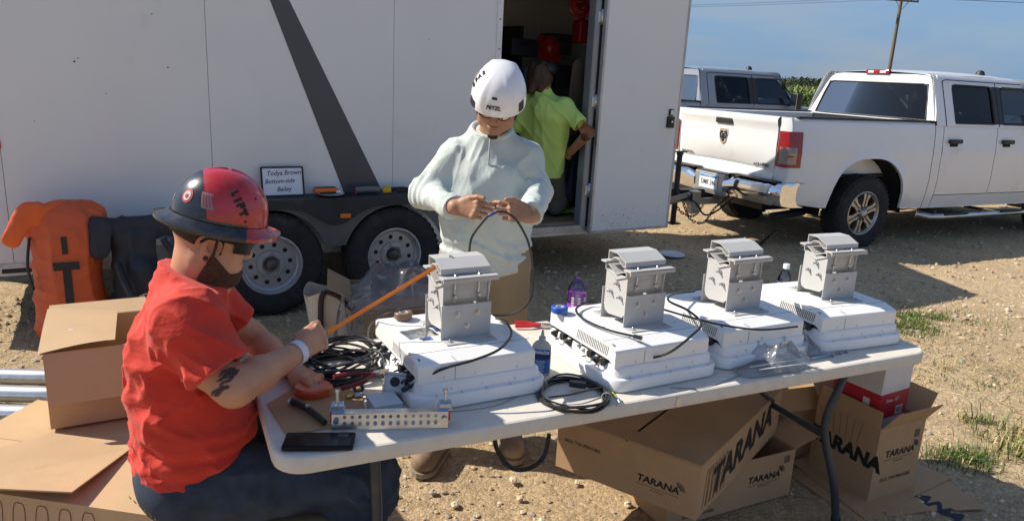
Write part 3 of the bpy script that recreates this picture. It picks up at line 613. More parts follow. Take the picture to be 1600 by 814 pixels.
# fender over the tandem wheels: flat shelf, skirt with two arches
WC=[(.0),(.88)]; OY=-.22
b=MB(); b.box((.44+.13,OY/2,.79),(1.62,abs(OY)+.01,.018),bev=.004)
def skirt():
    xs=np.linspace(-.34,1.24,61); lo=[(x,.735-.125*math.exp(-((x-.44)/.17)**2)-.02*math.exp(-((x+.34)/.1)**2)-.03*math.exp(-((x-1.24)/.1)**2)) for x in xs]
    return [(1.30,.715),(1.27,.77),(1.20,.792),(-.20,.792),(-.30,.775),(-.37,.735)]+lo
M=MF((0,OY,0),(1,0,0),(0,0,1)); b.prism(skirt(),-.006,.006,M)
fd=b.build('fender',FENDER,TR)
b=MB(); b.box((.50,OY-.012,.675),(.075,.014,.03),bev=.003); b.build('marker_lamp',mat('amber_lens',(.75,.18,.02),.3),fd)
# dusty metal arches round the wheels, set just behind the skirt
b=MB(); xs=np.linspace(-.43,1.31,88); lo=[]
for x in xs:
    d=min(abs(x),abs(x-.88)); z=.345+math.sqrt(max(.385**2-d*d,0)) if d<.385 else (.46 if .3<x<.6 else .53); lo.append((x,min(z,.742)))
b.prism([(1.31,.60),(1.24,.745),(-.34,.745),(-.43,.60)]+[(x,max(z,.46)) for x,z in lo if z<.745],-.003,.003,MF((0,-.205,0),(1,0,0),(0,0,1)))
b.build('wheel_surround',mat('dusty_metal',(.10,.105,.105),.5,metal=.3,var=.15,dirt=(.15,.14,.11),ds=4),TR)
b=MB(); b.box((.8,.35,.40),(3.9,.06,.1)); b.box((.8,WD-.35,.40),(3.9,.06,.1)); b.cyl((0,-.0,.34),(0,WD,.34),.04); b.cyl((.88,0,.34),(.88,WD,.34),.04); b.build('chassis',BLACKM,TR)
b=MB(); b.box(((X0+X1)/2,.9,.365),(X1-X0-.1,1.7,.02)); b.build('belly_pan',BLACKM,TR)
def tyre_prof(R_,r,w):
    h=w/2; return [(r,-h*.72),(r+.012,-h*.86),((R_+r)/2,-h*1.0),(R_-.035,-h*.93),(R_-.010,-h*.72),(R_,-h*.6),(R_,h*.6),(R_-.010,h*.72),(R_-.035,h*.93),((R_+r)/2,h),(r+.012,h*.86),(r,h*.72)]
def add_treads(b,R_,w,n,M,dep=.006):
    for k in range(n):
        a=2*math.pi*k/n
        for j,(y0,y1,s) in enumerate(((-.40,-.22,1),(-.18,-.02,-1),(.02,.18,1),(.22,.40,-1))):
            a2=a+(j%2)*math.pi/n
            b.box((0,0,0),(R_*2*math.pi/n*.62,dep*2,w*(y1-y0)),M@Matrix.Rotation(a2,4,'Z')@Matrix.Translation((0,R_,w*(y0+y1)/2))@Matrix.Rotation(s*.25,4,'Y'))
def trailer_wheel(cx,cy,side,spin):
    M=Matrix.Translation((cx,cy,.352))@Matrix.Rotation(R(90),4,'X')      # local z -> -y (outwards on the near side)
    if side>0: M=Matrix.Translation((cx,cy,.352))@Matrix.Rotation(R(-90),4,'X')
    M=M@Matrix.Rotation(spin,4,'Z')
    b=MB(); b.lathe(tyre_prof(.355,.200,.205),M,48); add_treads(b,.352,.205,44,M,.005); w=b.build('tyre',RUBBER,TR)
    b=MB(); b.lathe([(.205,.078),(.207,.086),(.197,.088),(.190,.080),(.186,.055),(.172,.045),(.168,-.03)],M,48); b.lathe([(.205,.078),(.200,.05),(.186,.02)],M,48)
    holes=[circ(.132*math.cos(2*math.pi*k/10),.132*math.sin(2*math.pi*k/10),.0165,12) for k in range(10)]+[circ(0,0,.042,20)]
    b.prism(circ(0,0,.172,48),.030,.036,M,holes); b.lathe([(.098,.036),(.092,.050),(.060,.052),(.052,.044),(.042,.036)],M,32)
    for k in range(6): a=2*math.pi*k/6+.3; b.cyl(M@Vector((.072*math.cos(a),.072*math.sin(a),.045)),M@Vector((.072*math.cos(a),.072*math.sin(a),.066)),.0115,.0105,6,sm=False)
    b.build('rim',STEELW,w)
    b=MB(); b.lathe([(.041,.030),(.041,.065),(.036,.078),(.02,.084),(0,.085)],M,20); b.build('hub_cap',mat('hub_grease',(.10,.09,.08),.4,metal=.5,var=.3),w)
    b=MB(); b.cyl(M@Vector((0,0,-.06)),M@Vector((0,0,.02)),.15,n=24); b.build('brake_drum',BLACKM,w)
for c,sp_ in((0,.1),(.88,.45)): trailer_wheel(c,-.115,-1,sp_); trailer_wheel(c,WD+.115,1,sp_)
# interior shelf at the back
b=MB()
for z in(1.12,1.55,2.0): b.box((2.15,WD-.25,z),(1.7,.38,.025))
for x in(1.35,2.95): b.box((x,WD-.25,1.3),(.04,.38,1.75))
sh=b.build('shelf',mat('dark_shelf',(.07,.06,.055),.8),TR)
# tongue
TN=BLACKM
b=MB()
hx=X1+1.62
for y0 in(.35,WD-.35): b.cyl((X1-.1,y0,.42),(hx-.05,WD/2,.46),.045,n=4,sm=False)
b.box((hx-.1,WD/2,.47),(.55,.10,.10)); b.build('tongue',TN,TR)
b=MB(); b.box((hx+.14,WD/2,.51),(.20,.11,.09),bev=.015); b.cyl((hx+.19,WD/2,.56),(hx+.19,WD/2,.44),.045); b.build('coupler',mat('dirty_coupler',(.18,.17,.16),.5,metal=.6,var=.3),TR)
jx=hx-.42
b=MB(); b.cyl((jx,WD/2-.07,.16),(jx,WD/2-.07,.92),.032,n=12); b.cyl((jx,WD/2-.07,.92),(jx,WD/2-.07,.95),.04,n=12); b.cyl((jx-.16,WD/2-.07,.955),(jx+.10,WD/2-.07,.955),.009,n=6); b.cyl((jx-.16,WD/2-.07,.955),(jx-.16,WD/2-.07,.99),.009,n=6); b.box((jx,WD/2-.07,.15),(.13,.13,.014)); b.box((jx,WD/2-.03,.47),(.1,.1,.14)); b.build('jack',TN,TR)
def chain(name,pts,parent,wl=.056):
    P=catmull([Vector(p) for p in pts],60); out=[P[0]]; 
    for p in P:
        if (p-out[-1]).length>=wl*.66: out.append(p)
    b=MB()
    for i in range(len(out)-1):
        a,c=out[i],out[i+1]; d=(c-a).normalized(); x,y,z=frame(d); u=x if i%2 else y; m=(a+c)/2; L=wl/2; r=wl*.24; ring=[]
        for k in range(10): t=2*math.pi*k/10; ring.append(m+d*(L*math.cos(t))+u*(r*math.sin(t)))
        b.tube(ring,wl*.095,5,closed=True)
    return b.build(name,mat('chain_steel',(.16,.15,.14),.4,metal=.8,var=.2),parent)
for yy,dz in((-.10,0),(.06,.05)):
    chain('safety_chain',[(hx-.33,WD/2+yy,.40),(hx-.22,WD/2+yy-.03,.20+dz),(hx-.02,WD/2+yy-.05,.15+dz),(hx+.18,WD/2+yy,.30+dz),(hx+.38,WD/2+yy*1.8,.50)],TR)
b=MB(); b.tube([(hx-.5,WD/2-.05,.52),(hx-.2,WD/2-.14,.40),(hx-.02,WD/2-.15,.24),(hx+.2,WD/2-.16,.30),(hx+.34,WD/2-.3,.52),(hx+.44,WD/2-.36,.70)],.011,6,sub=8); b.build('wiring_lead',CABLE,TR)
# ---------------- crew-cab pickup trucks ----------------
# local frame: origin on the ground under the rear axle centre, x forward, -y is the driver-less side facing the camera
def interp(x,xs,ys): return float(np.interp(x,xs,ys))
def paint(name,col,dirt): return mat(name,col,.28,var=.015,vs=2,coat=.6,dirt=dirt,ds=2.5,dth=.6)
def pickup(name,label,loc,rz,PM,roof_lamps=False,hitched=True):
    T=thing(name,label,'pickup truck',loc,rz)
    W=1.0; ZR=1.44
    RIMM=mat('alloy_rim',(.42,.39,.34),.35,metal=.75,var=.12,vs=20); DARK=mat('dark_cavity',(.012,.012,.013),.9)
    def wy(x,z,s):
        h=interp(z,[.45,.60,.78,.98,1.15,1.36,1.44],[.955,.985,1.0,.992,.985,.965,.94])
        # shoulders over the wheels
        for c in(0,3.80):
            d=math.hypot(x-c,(z-.42)); h+=.022*math.exp(-((d-.58)/.10)**2)
        if x>3.4: h-=.10*max(0,(x-3.9)/.85)**2
        if x<-.9: h-=.02*((-.9-x)/.3)**2
        if z>1.05 and z<1.12: h+=.004
        return s*h*W
    def arch(x):
        z=0
        for c in(-.02,3.80):
            if abs(x-c)<.60: z=max(z,.43+.60*(1-abs((x-c)/.60)**2.6)**(1/2.3))
        return z
    def side(nm,xa,xb,za,zb,s,par,extra=()):
        nx=max(3,int((xb-xa)/.025)); rows=14; G=[]
        for i in range(nx+1):
            x=xa+(xb-xa)*i/nx; lo=max(za(x) if callable(za) else za,arch(x)); hi=zb(x) if callable(zb) else zb; lo=min(lo,hi-.01)
            col=[(x,wy(x,lo,s)*.972,lo+.0),(x,wy(x,lo,s)-s*.006,lo)]+[(x,wy(x,lo+(hi-lo)*k/rows,s),lo+(hi-lo)*k/rows) for k in range(rows+1)]
            G.append(col)
        b=MB(); b.grid(G); return b.build(nm,PM,par)
    bot=lambda x: interp(x,[-1.15,-.7,.6,1.0,3.1,3.3,4.6,4.8],[.56,.50,.46,.44,.44,.46,.46,.6])
    # bed
    bed=None
    for s in(-1,1):
        b=side('bed_side',-1.20,.985,bot,1.40,s,T)
        m=MB(); G=[]
        for x in np.linspace(-1.20,.985,30): G.append([(x,wy(x,1.40,s),1.40),(x,wy(x,1.425,s)-s*.006,1.425),(x,wy(x,1.44,s)-s*.03,1.44),(x,wy(x,1.44,s)-s*.09,1.44),(x,s*.80,1.425),(x,s*.78,.80)])
        m.grid(G); m.build('bed_rail',PM,b)
        m=MB(); m.box((-.10,s*.895,1.449),(2.12,.105,.012),bev=.004); m.build('rail_cap',BLACKP,b)
        # rear corner post
        m=MB(); G=[]
        for z in np.linspace(.56,1.44,12):
            y=abs(wy(-1.2,z,1)); G.append([(-1.20,s*y,z),(-1.225,s*(y-.01),z),(-1.245,s*(y-.045),z),(-1.25,s*.80,z),(-1.20,s*.795,z)])
        m.grid(G); m.build('corner_post',PM,b)
        # tail lamp wraps the corner
        m=MB()
        def lamp(y0,y1,z0,z1,dx,wr,mm,nm,par,o=.006):
            m=MB(); G=[]
            for z in np.linspace(z0,z1,10):
                e=abs(wy(-1.2,z,1)); G.append([(-1.256-o,s*y0,z),(-1.256-o,s*(e-.055),z),(-1.243-o*.7,s*(e-.014),z),(-1.205,s*(e+o),z),(-1.205+wr,s*(abs(wy(-1.2+wr,z,1))+o),z)])
            m.grid(G); return m.build(nm,mm,par)
        tl=lamp(.815,0,.935,1.30,0,.11,mat('tail_lamp_red',(.27,.008,.010),.14,coat=.8,var=.15,vs=40),'tail_light',T,.008)
        lamp(.850,0,.965,1.14,0,.045,mat('tail_lamp_clear',(.30,.24,.22),.15,coat=.8,var=.15,vs=20,metal=.3),'reverse_lens',tl,.012)
        m=MB()
        for z in(.962,1.05,1.143): m.box((-1.235,s*.985,z),(.06,.03,.006))
        m.split('lens_rib',REDD,tl)
        # inner wheel tubs
        for c,nm in((-.02,'wheel_well'),(3.8,'wheel_well')):
            m=MB(); G=[]
            for t in np.linspace(0,math.pi,18): G.append([(c+.66*math.cos(t),s*.955,.40+.67*math.sin(t)),(c+.62*math.cos(t),s*.50,.40+.60*math.sin(t))])
            m.grid(G); m.prism([(c+.62*math.cos(t),.40+.60*math.sin(t)) for t in np.linspace(0,math.pi,18)],0,.01,MF((0,s*.50,0),(1,0,0),(0,0,1))); m.build(nm,DARK,T)
    m=MB(); m.box((-.1,0,.82),(2.15,1.6,.03)); m.box((.97,0,1.10),(.03,1.78,.66)); m.build('bed_floor',BLACKP,T)
    # tailgate
    m=MB(); G=[]
    prof=[(.74,0),(.755,.012),(.82,.014),(.85,.004),(.89,-.004),(.93,.010),(1.15,.020),(1.27,.020),(1.315,.024),(1.36,.040),(1.40,.050),(1.425,.044),(1.44,.02),(1.44,-.04),(1.40,-.05),(.76,-.05)]
    for y in np.linspace(-.785,.785,33):
        bow=.02*(1-(y/.785)**2); G.append([(-1.235-d-(bow if d>0 else 0),y,z-(.018*((y/.785)**2) if .8<z<.92 else 0)) for z,d in prof])
    m.grid(G); tg=m.build('tailgate',PM,T)
    m=MB(); m.box((-1.287,0,1.345),(.03,.27,.065),bev=.010); m.build('handle',BLACKP,tg)
    m=MB(); m.prism([(-.062,.085),(.062,.085),(.07,.03),(.045,-.06),(0,-.09),(-.045,-.06),(-.07,.03)],0,.010,MF((-1.272,0,1.17),(0,-1,0),(0,0,1))); em=m.build('emblem',CHROME,tg)
    m=MB(); Me=MF((-1.283,0,1.17),(0,-1,0),(0,0,1))
    m.prism([(-.012,-.06),(.012,-.06),(.024,-.01),(.016,.03),(-.016,.03),(-.024,-.01)],0,.004,Me)
    for s in(-1,1): m.prism([(s*.012,.055),(s*.045,.06),(s*.056,.02),(s*.045,-.03),(s*.034,-.02),(s*.040,.015),(s*.03,.035),(s*.014,.033)],0,.004,Me)
    m.build('ram_head',mat('emblem_dark',(.04,.04,.045),.3,metal=.6),em)
    text('badge','4X4 HEMI',.052,mat('badge_grey',(.12,.12,.13),.3,metal=.5),tg,MF((-1.256,-.60,.925),(0,-1,0),(0,0,1)),off=.001)
    text('badge','BIG HORN',.042,mat('badge_grey',(.12,.12,.13),.3),tg,MF((-1.256,.61,.93),(0,-1,0),(0,0,1)),off=.001,sx=1.15)
    m=MB(); m.box((-1.258,.61,.93),(.004,.29,.012)); 
    # rear bumper: chrome wings, plate recess, step pads
    m=MB()
    for s in(-1,1):
        G=[]
        for y in np.linspace(.24,1.0,24):
            dx=.0+(.10*max(0,(y-.78)/.22)**2); t=1.0 if y>.40 else .5+.5*(y-.24)/.16
            top=.78 if y>.42 else .78-.05*(1-(y-.24)/.18)
            G.append([(-1.30+dx,s*y,top),(-1.385+dx,s*y,top-.008),(-1.42+dx,s*y,top-.04),(-1.43+dx,s*y,.67),(-1.425+dx,s*y,.60),(-1.395+dx,s*y,.545),(-1.30+dx,s*y,.52)])
        G.append([(p[0]+.10,p[1]+s*.008,p[2]) for p in G[-1]]); G.append([(p[0]+.12,p[1]-s*.004,p[2]) for p in G[-1]]); m.grid(G)
    bp=m.build('bumper',CHROME,T)
    m=MB(); m.box((-1.385,0,.65),(.06,.50,.22),bev=.012); m.box((-1.36,0,.545),(.10,.54,.05),bev=.01); m.build('plate_surround',mat('bumper_grey',(.35,.36,.37),.35,metal=.5),bp)
    m=MB()
    for s in(-1,1): m.box((-1.335,s*.62,.785),(.12,.66,.014),bev=.004)
    m.box((-1.335,0,.765),(.12,.5,.014)); m.split('step_pad',BLACKP,bp)
    if hitched:
        m=MB(); m.box((-1.421,0,.655),(.006,.305,.155),bev=.002); pl=m.build('license_plate',mat('plate_white',(.75,.76,.74),.4,var=.03),T)
        m=MB(); m.box((-1.4255,0,.717),(.002,.29,.024)); m.build('plate_band',mat('plate_blue',(.05,.25,.55),.4),pl)
        text('plate_number','DMK 246',.078,mat('plate_ink',(.03,.05,.12),.5),pl,MF((-1.4255,0,.645),(0,-1,0),(0,0,1)),sx=.78,off=.001)
        text('plate_state','Minnesota',.03,mat('plate_white',(.75,.76,.74),.4),pl,MF((-1.4275,0,.717),(0,-1,0),(0,0,1)),ext=.0003)
        m=MB(); m.box((-1.40,0,.43),(.30,.07,.07)); m.box((-1.60,0,.42),(.12,.10,.26),bev=.01); m.box((-1.67,0,.42),(.12,.07,.03)); m.cyl((-1.69,0,.43),(-1.69,0,.48),.018); m.lathe([(0,.50),(.022,.495),(.03,.475),(.022,.455),(.012,.45)],Matrix.Translation((-1.69,0,.03)),12); m.build('hitch_mount',mat('hitch_steel',(.36,.35,.34),.4,metal=.6,var=.2),T)
    # cab sides (rear door, front door, fender) with real gaps between
    for s in(-1,1):
        side('cab_corner',.995,1.135,bot,1.40,s,T)
        for nm,xa,xb in(('rear_door',1.143,2.15),('front_door',2.158,3.17)):
            d=side(nm,xa,xb,.60,1.40,s,T)
            m=MB(); hx=xa+.20; y=wy(hx,1.22,s); m.box((hx,y+s*.022,1.225),(.235,.030,.05),bev=.012,seg=2); m.build('door_handle',BLACKP,d)
            m=MB(); m.box((hx,y+s*.003,1.20),(.15,.006,.075),bev=.002); m.build('handle_cup',DARK,d)
        side('rocker',1.143,3.17,bot,.592,s,T); side('front_fender',3.178,4.75,bot,lambda x: interp(x,[3.178,4.3,4.75],[1.40,1.33,1.22]),s,T)
        m=MB(); m.box((2.08,s*.90,1.0),(2.3,.08,.9)); m.build('door_gap_liner',DARK,T)
        # greenhouse: frames round real window openings
        def gy(z): return s*interp(z,[1.40,1.47,1.90,1.96,2.0],[.965,.945,.800,.765,.70])
        def sk(x,z):
            if x<1.2: return x+.05*(z-1.4)/.5*(1-(x-.995)/.205)
            if x>2.9: return x-(z-1.4)/.5*.62*(x-2.9)/.42*1.0
            return x
        xs=[.995,1.10,1.20,1.34,1.6,1.85,2.08,2.26,2.5,2.75,2.95,3.12,3.32]; zs=[1.398,1.432,1.5,1.6,1.7,1.8,1.865,1.93,1.965,1.985]
        def isw(i,j): 
            x0,x1=xs[i],xs[i+1]; z0=zs[j]; return (1.432<=z0<1.865) and ((x0>=1.34 and x1<=2.08) or (x0>=2.26 and x1<=3.12))
        m=MB(); fr=[]
        for th,off in((0,0),):
            v=[(sk(x,z),gy(z),z) for x in xs for z in zs]; nz_=len(zs)
            f=[(i*nz_+j,(i+1)*nz_+j,(i+1)*nz_+j+1,i*nz_+j+1) for i in range(len(xs)-1) for j in range(nz_-1) if not isw(i,j)]
            m.add(v,f,sm=True); m.add([(p[0],p[1]-s*.035,p[2]) for p in v],f,sm=True)
        m.build('window_frame',PM,T)
        for nm,xa,xb,gm in(('rear_side_window',1.33,2.09,TINT),('front_side_window',2.25,3.13,CLEARG)):
            m=MB(); G=[[(sk(x,z),gy(z)-s*.012,z) for z in np.linspace(1.425,1.872,5)] for x in np.linspace(xa,xb,6)]; m.grid(G); w=m.build(nm,gm,T)
            m=MB(); edge=[(sk(x,1.432),gy(1.432)-s*.004,1.432) for x in np.linspace(xa+.01,xb-.01,6)]+[(sk(xb-.01,z),gy(z)-s*.004,z) for z in np.linspace(1.5,1.80,4)]+[(sk(xb-.03,1.862),gy(1.862)-s*.004,1.862)]+[(sk(x,1.865),gy(1.865)-s*.004,1.865) for x in np.linspace(xb-.1,xa+.06,6)]+[(sk(xa+.01,z),gy(z)-s*.004,z) for z in np.linspace(1.82,1.47,5)]
            m.tube(edge,.012,6,closed=True); m.build('window_seal',BLACKP,w)
        m=MB(); m.prism([(2.075,1.43),(2.265,1.43),(2.265,1.87),(2.075,1.87)],0,.004,Matrix()) if 0 else m.grid([[(x,gy(z)+s*.003,z) for z in np.linspace(1.43,1.87,6)] for x in(2.085,2.255)]); m.build('door_pillar',BLACKP,T)
        m=MB(); gl=[(sk(1.165+.0,z),gy(z)+s*.0025,z) for z in np.linspace(1.40,1.90,8)]+[(x,gy(1.918)+s*.0025,1.918) for x in np.linspace(1.24,2.7,10)]; m.tube(gl,.0045,5); m.tube([(2.168,gy(z)+s*.0025,z) for z in np.linspace(1.40,1.915,6)],.0035,5); m.build('door_gap',DARK,T)
        # mirror
        m=MB(); m.box((2.98,s*1.12,1.50),(.13,.17,.30),bev=.03,seg=2); m.cyl((3.02,s*.95,1.44),(3.0,s*1.10,1.47),.03,n=8); mr=m.build('mirror',BLACKP,T)
        m=MB(); m.box((2.912,s*1.12,1.50),(.006,.14,.26)); m.build('mirror_glass',CHROME,mr)
        # running board
        m=MB(); m.tube([(1.02,s*.90,.36),(1.10,s*1.0,.345),(1.3,s*1.02,.34),(3.1,s*1.02,.34),(3.25,s*.92,.37)],.034,10); rb=m.build('side_step',mat('step_chrome',(.55,.55,.56),.18,metal=.9,var=.1),T)
        m=MB(); 
        for x in(1.55,2.65): m.box((x,s*1.02,.368),(.42,.09,.016),bev=.004)
        m.split('tread_pad',BLACKP,rb)
        m=MB()
        for x in(1.2,2.1,3.0): m.box((x,s*.90,.40),(.05,.22,.03))
        m.split('step_bracket',BLACKM,rb)
    # rear wall of cab with window opening
    m=MB(); ys=[-.80,-.70,-.35,0,.35,.70,.80]; zs=[1.20,1.45,1.55,1.7,1.862,1.93,1.965]
    def rx(z): return 1.0+.10*max(0,z-1.42)/.5
    def yy(y,z): return y*interp(z,[1.2,1.45,1.9,1.97],[1.19,1.17,1.0,.96])
    v=[(rx(z)-.03*(1-(y/.8)**2)*.6,yy(y,z),z) for y in ys for z in zs]; f=[(i*7+j,(i+1)*7+j,(i+1)*7+j+1,i*7+j+1) for i in range(6) for j in range(6) if not(1<=i<=4 and 1<=j<=3)]
    m.add(v,f,sm=True); m.build('cab_rear_panel',PM,T)
    m=MB(); m.grid([[(rx(z)-.03*(1-(y/.8)**2)*.6+.006,yy(y,z),z) for z in np.linspace(1.44,1.872,5)] for y in np.linspace(-.71,.71,9)]); rw=m.build('rear_window',BACKG,T)
    m=MB(); ed=[(y,1.452) for y in np.linspace(-.69,.69,9)]+[(.695,1.7),(.685,1.84)]+[(y,1.86) for y in np.linspace(.64,-.64,9)]+[(-.685,1.84),(-.695,1.7)]
    m.tube([(rx(z)-.03*(1-(y/.8)**2)*.6+.001,yy(y,z),z) for y,z in ed],.009,6,closed=True); m.build('window_seal',BLACKP,rw)
    # roof, windscreen, hood, grille
    m=MB(); G=[]
    for x in np.linspace(1.09,2.74,14):
        u=(x-1.09)/1.65; c=.025*math.sin(math.pi*min(1,max(0,u*.9+.05)))
        G.append([(x,y,1.975+c+.035*(1-(y/.72)**2)-(.02 if abs(y)>.71 else 0)-(.02*(1-min(1,u*8)))-(.015*max(0,u-.85)*6)) for y in np.linspace(-.745,.745,13)])
    m.grid(G); rf=m.build('roof',PM,T)
    m=MB(); m.box((1.09,0,1.985),(.05,.34,.06),bev=.015,seg=2); tb=m.build('third_brake_light',mat('tail_lamp_red',(.27,.008,.010),.14),rf)
    m=MB(); 
    for s in(-1,1): m.box((1.064,s*.085,1.985),(.006,.085,.03),bev=.002)
    m.split('cargo_lamp_lens',mat('lens_clear',(.7,.6,.6),.2),tb)
    m=MB(); m.lathe([(0,.075),(.03,.07),(.05,.045),(.06,0)],Matrix.Translation((2.45,-.42 if not roof_lamps else -.3,2.0)),14); m.build('roof_antenna',BLACKP,rf)
    m=MB(); m.grid([[(2.74+(1.99-z)*1.08,y*interp(z,[1.38,2.0],[1.19,1.0]),z) for z in np.linspace(1.985,1.40,6)] for y in np.linspace(-.745,.745,9)]); m.build('windscreen',CLEARG,T)
    m=MB(); G=[]
    for x in np.linspace(3.25,4.72,12): G.append([(x,y,interp(x,[3.25,4.3,4.72],[1.405,1.36,1.24])+.03*(1-(y/.9)**2)) for y in np.linspace(-.93,.93,9)])
    m.grid(G); m.build('hood',PM,T)
    m=MB(); m.box((4.76,0,.98),(.10,1.5,.44),bev=.04,seg=2); m.build('grille',BLACKP,T); m=MB(); m.box((4.86,0,.62),(.22,1.9,.24),bev=.05,seg=2); m.build('front_bumper',CHROME,T)
    for s in(-1,1): m=MB(); m.box((4.72,s*.82,1.05),(.1,.26,.26),bev=.03); m.build('headlight',mat('lens_clear',(.7,.6,.6),.2),T)
    # interior
    m=MB()
    for x in(1.55,2.55):
        for s in(-1,1):
            m.box((x,s*.36,1.18),(.16,.52,.62),bev=.05,seg=2); m.box((x-.01,s*.36,1.58),(.09,.25,.17),bev=.035,seg=2); m.box((x+.25,s*.36,.95),(.5,.52,.16),bev=.05)
    m.split('seat',mat('seat_cloth',(.045,.045,.05),.9),T)
    m=MB(); m.box((3.15,0,1.28),(.45,1.6,.22),bev=.06,seg=2); m.tube([(2.92+.05*math.cos(t)*0,.36+.19*math.cos(t),1.33+.17*math.sin(t)) for t in np.linspace(0,6.28,20)[:-1]],.015,6,closed=True); m.build('dashboard',BLACKP,T)
    m=MB(); m.box((2.1,0,.62),(2.2,1.75,.06)); m.box((1.8,0,.45),(5.6,.9,.12)); m.cyl((0,-.8,.42),(0,.8,.42),.06); m.lathe([(0,-.16),(.13,-.12),(.17,0),(.13,.12),(0,.16)],Matrix.Translation((0,0,.42)),14); m.build('chassis',BLACKM,T)
    m=MB(); m.cyl((-.5,-.58,.38),(-1.05,-.66,.36),.045); m.build('exhaust',BLACKM,T)
    # wheels
    for cx in(0,3.80):
        for s in(-1,1):
            M=Matrix.Translation((cx,s*.86,.415))@Matrix.Rotation(R(90 if s<0 else -90),4,'X')@Matrix.Rotation(.35+cx,4,'Z')
            b=MB(); b.lathe(tyre_prof(.418,.245,.275),M,56); add_treads(b,.414,.275,46,M,.009); w=b.build('tyre',RUBBER,T)
            b=MB(); b.lathe([(.247,.105),(.250,.118),(.240,.122),(.228,.112),(.222,.06),(.215,-.08)],M,48)
            b.lathe([(.214,.094),(.226,.112)],M,48); b.lathe([(.215,.085),(.05,.075)],M,6) if 0 else None
            for k in range(6):
                a=2*math.pi*k/6; Mk=M@Matrix.Rotation(a,4,'Z')
                for sg in(-1,1): b.prism([(.055,sg*.012),(.09,sg*.040),(.15,sg*.034),(.226,sg*.062),(.226,sg*.016),(.14,sg*.010)],.070,.104,Mk)
                b.prism([(.06,-.02),(.226,-.03),(.226,.03),(.06,.02)],.062,.088,Mk)
            b.lathe([(.085,.07),(.085,.096),(.06,.10),(.055,.11),(.045,.135),(.03,.142),(0,.143)],M,24)
            b.build('rim',RIMM,w)
            b=MB(); b.prism(circ(0,0,.216,32),.0,.02,M); b.build('brake_disc',BLACKM,w)
            b=MB()
            for k in range(8): a=2*math.pi*k/8; b.cyl(M@Vector((.072*math.cos(a),.072*math.sin(a),.096)),M@Vector((.072*math.cos(a),.072*math.sin(a),.118)),.010,.009,6,sm=False)
            b.split('lug_nut',BLACKM,w)
    return T
KA=R(26.5); Kd=np.array([math.cos(KA),math.sin(KA),0]); Kn=np.array([-math.sin(KA),math.cos(KA),0]); K0=np.array([3.90,8.10,-.035])
WT=paint('white_truck_paint',(.72,.73,.73),(.55,.52,.47)); GT=paint('grey_truck_paint',(.24,.27,.31),(.26,.26,.26))
pickup('pickup_truck','white crew-cab pickup truck hitched to the trailer, tailgate half in sun',K0-Kd*.06+Kn*.985+np.array([.06,0,0]),KA,WT)
pickup('pickup_truck','dark grey crew-cab pickup truck parked behind the white one',at(0,0,0)*0+onp(1098,205,[2,12,0],26.5)*np.array([1,1,0])-Kd*1.15-np.array([0,0,.03])+Kn*.90,KA,GT,hitched=False)
# red tonneau cover strut lying in the bed
# ---------------- folding table ----------------
TBA=math.atan2(.435,.9005); TBO=np.array([-.552,1.596,0]); Td=np.array([.9005,.435,0]); Tn=np.array([-.435,.9005,0])
def tp(a,c,z=.74): p=TBO+Td*a+Tn*c; return (p[0],p[1],z)
def tl(px,py,z=.74): p=at(px,py,z)-TBO; return float(p@Td),float(p@Tn)       # pixel -> table coordinates
TB=thing('folding_table','long off-white plastic folding table carrying the four white radio units','table',(*TBO[:2],0),TBA)
for x0,x1 in((0,1.219),(1.2215,2.44)):
    b=MB(); L=x0==0
    def outline(ins):
        r=.085-ins if ins<.08 else .01; a0=x0+(ins if L else 0); a1=x1-(0 if L else ins); y0=ins; y1=.762-ins; o=[]
        if L: o=[(a1,y0),(a1,y1)]+[(a0+r+r*math.cos(t),y1-r+r*math.sin(t)) for t in np.linspace(R(90),R(180),8)]+[(a0+r+r*math.cos(t),y0+r+r*math.sin(t)) for t in np.linspace(R(180),R(270),8)]
        else: o=[(a0,y1),(a0,y0)]+[(a1-r+r*math.cos(t),y0+r+r*math.sin(t)) for t in np.linspace(R(-90),0,8)]+[(a1-r+r*math.cos(t),y1-r+r*math.sin(t)) for t in np.linspace(0,R(90),8)]
        return o
    P=[[(*q,z) for q in outline(i)] for i,z in((.012,.690),(.003,.694),(0,.702),(0,.730),(.003,.737),(.009,.740))]
    b.grid(P,closed=True); b.add([(*q,.740) for q in outline(.009)],[tuple(range(len(outline(.009))))]); b.add([(*q,.690) for q in outline(.012)],[tuple(range(len(outline(.012))))]); 
    b.build('tabletop',TABLE,TB)
b=MB(); b.box((1.22,.012,.715),(.012,.03,.03)); b.build('hinge',STEEL,TB)
LEGM=mat('table_leg_dark_blue_grey',(.045,.055,.065),.45,metal=.2,var=.15,dirt=(.1,.09,.07),ds=12)
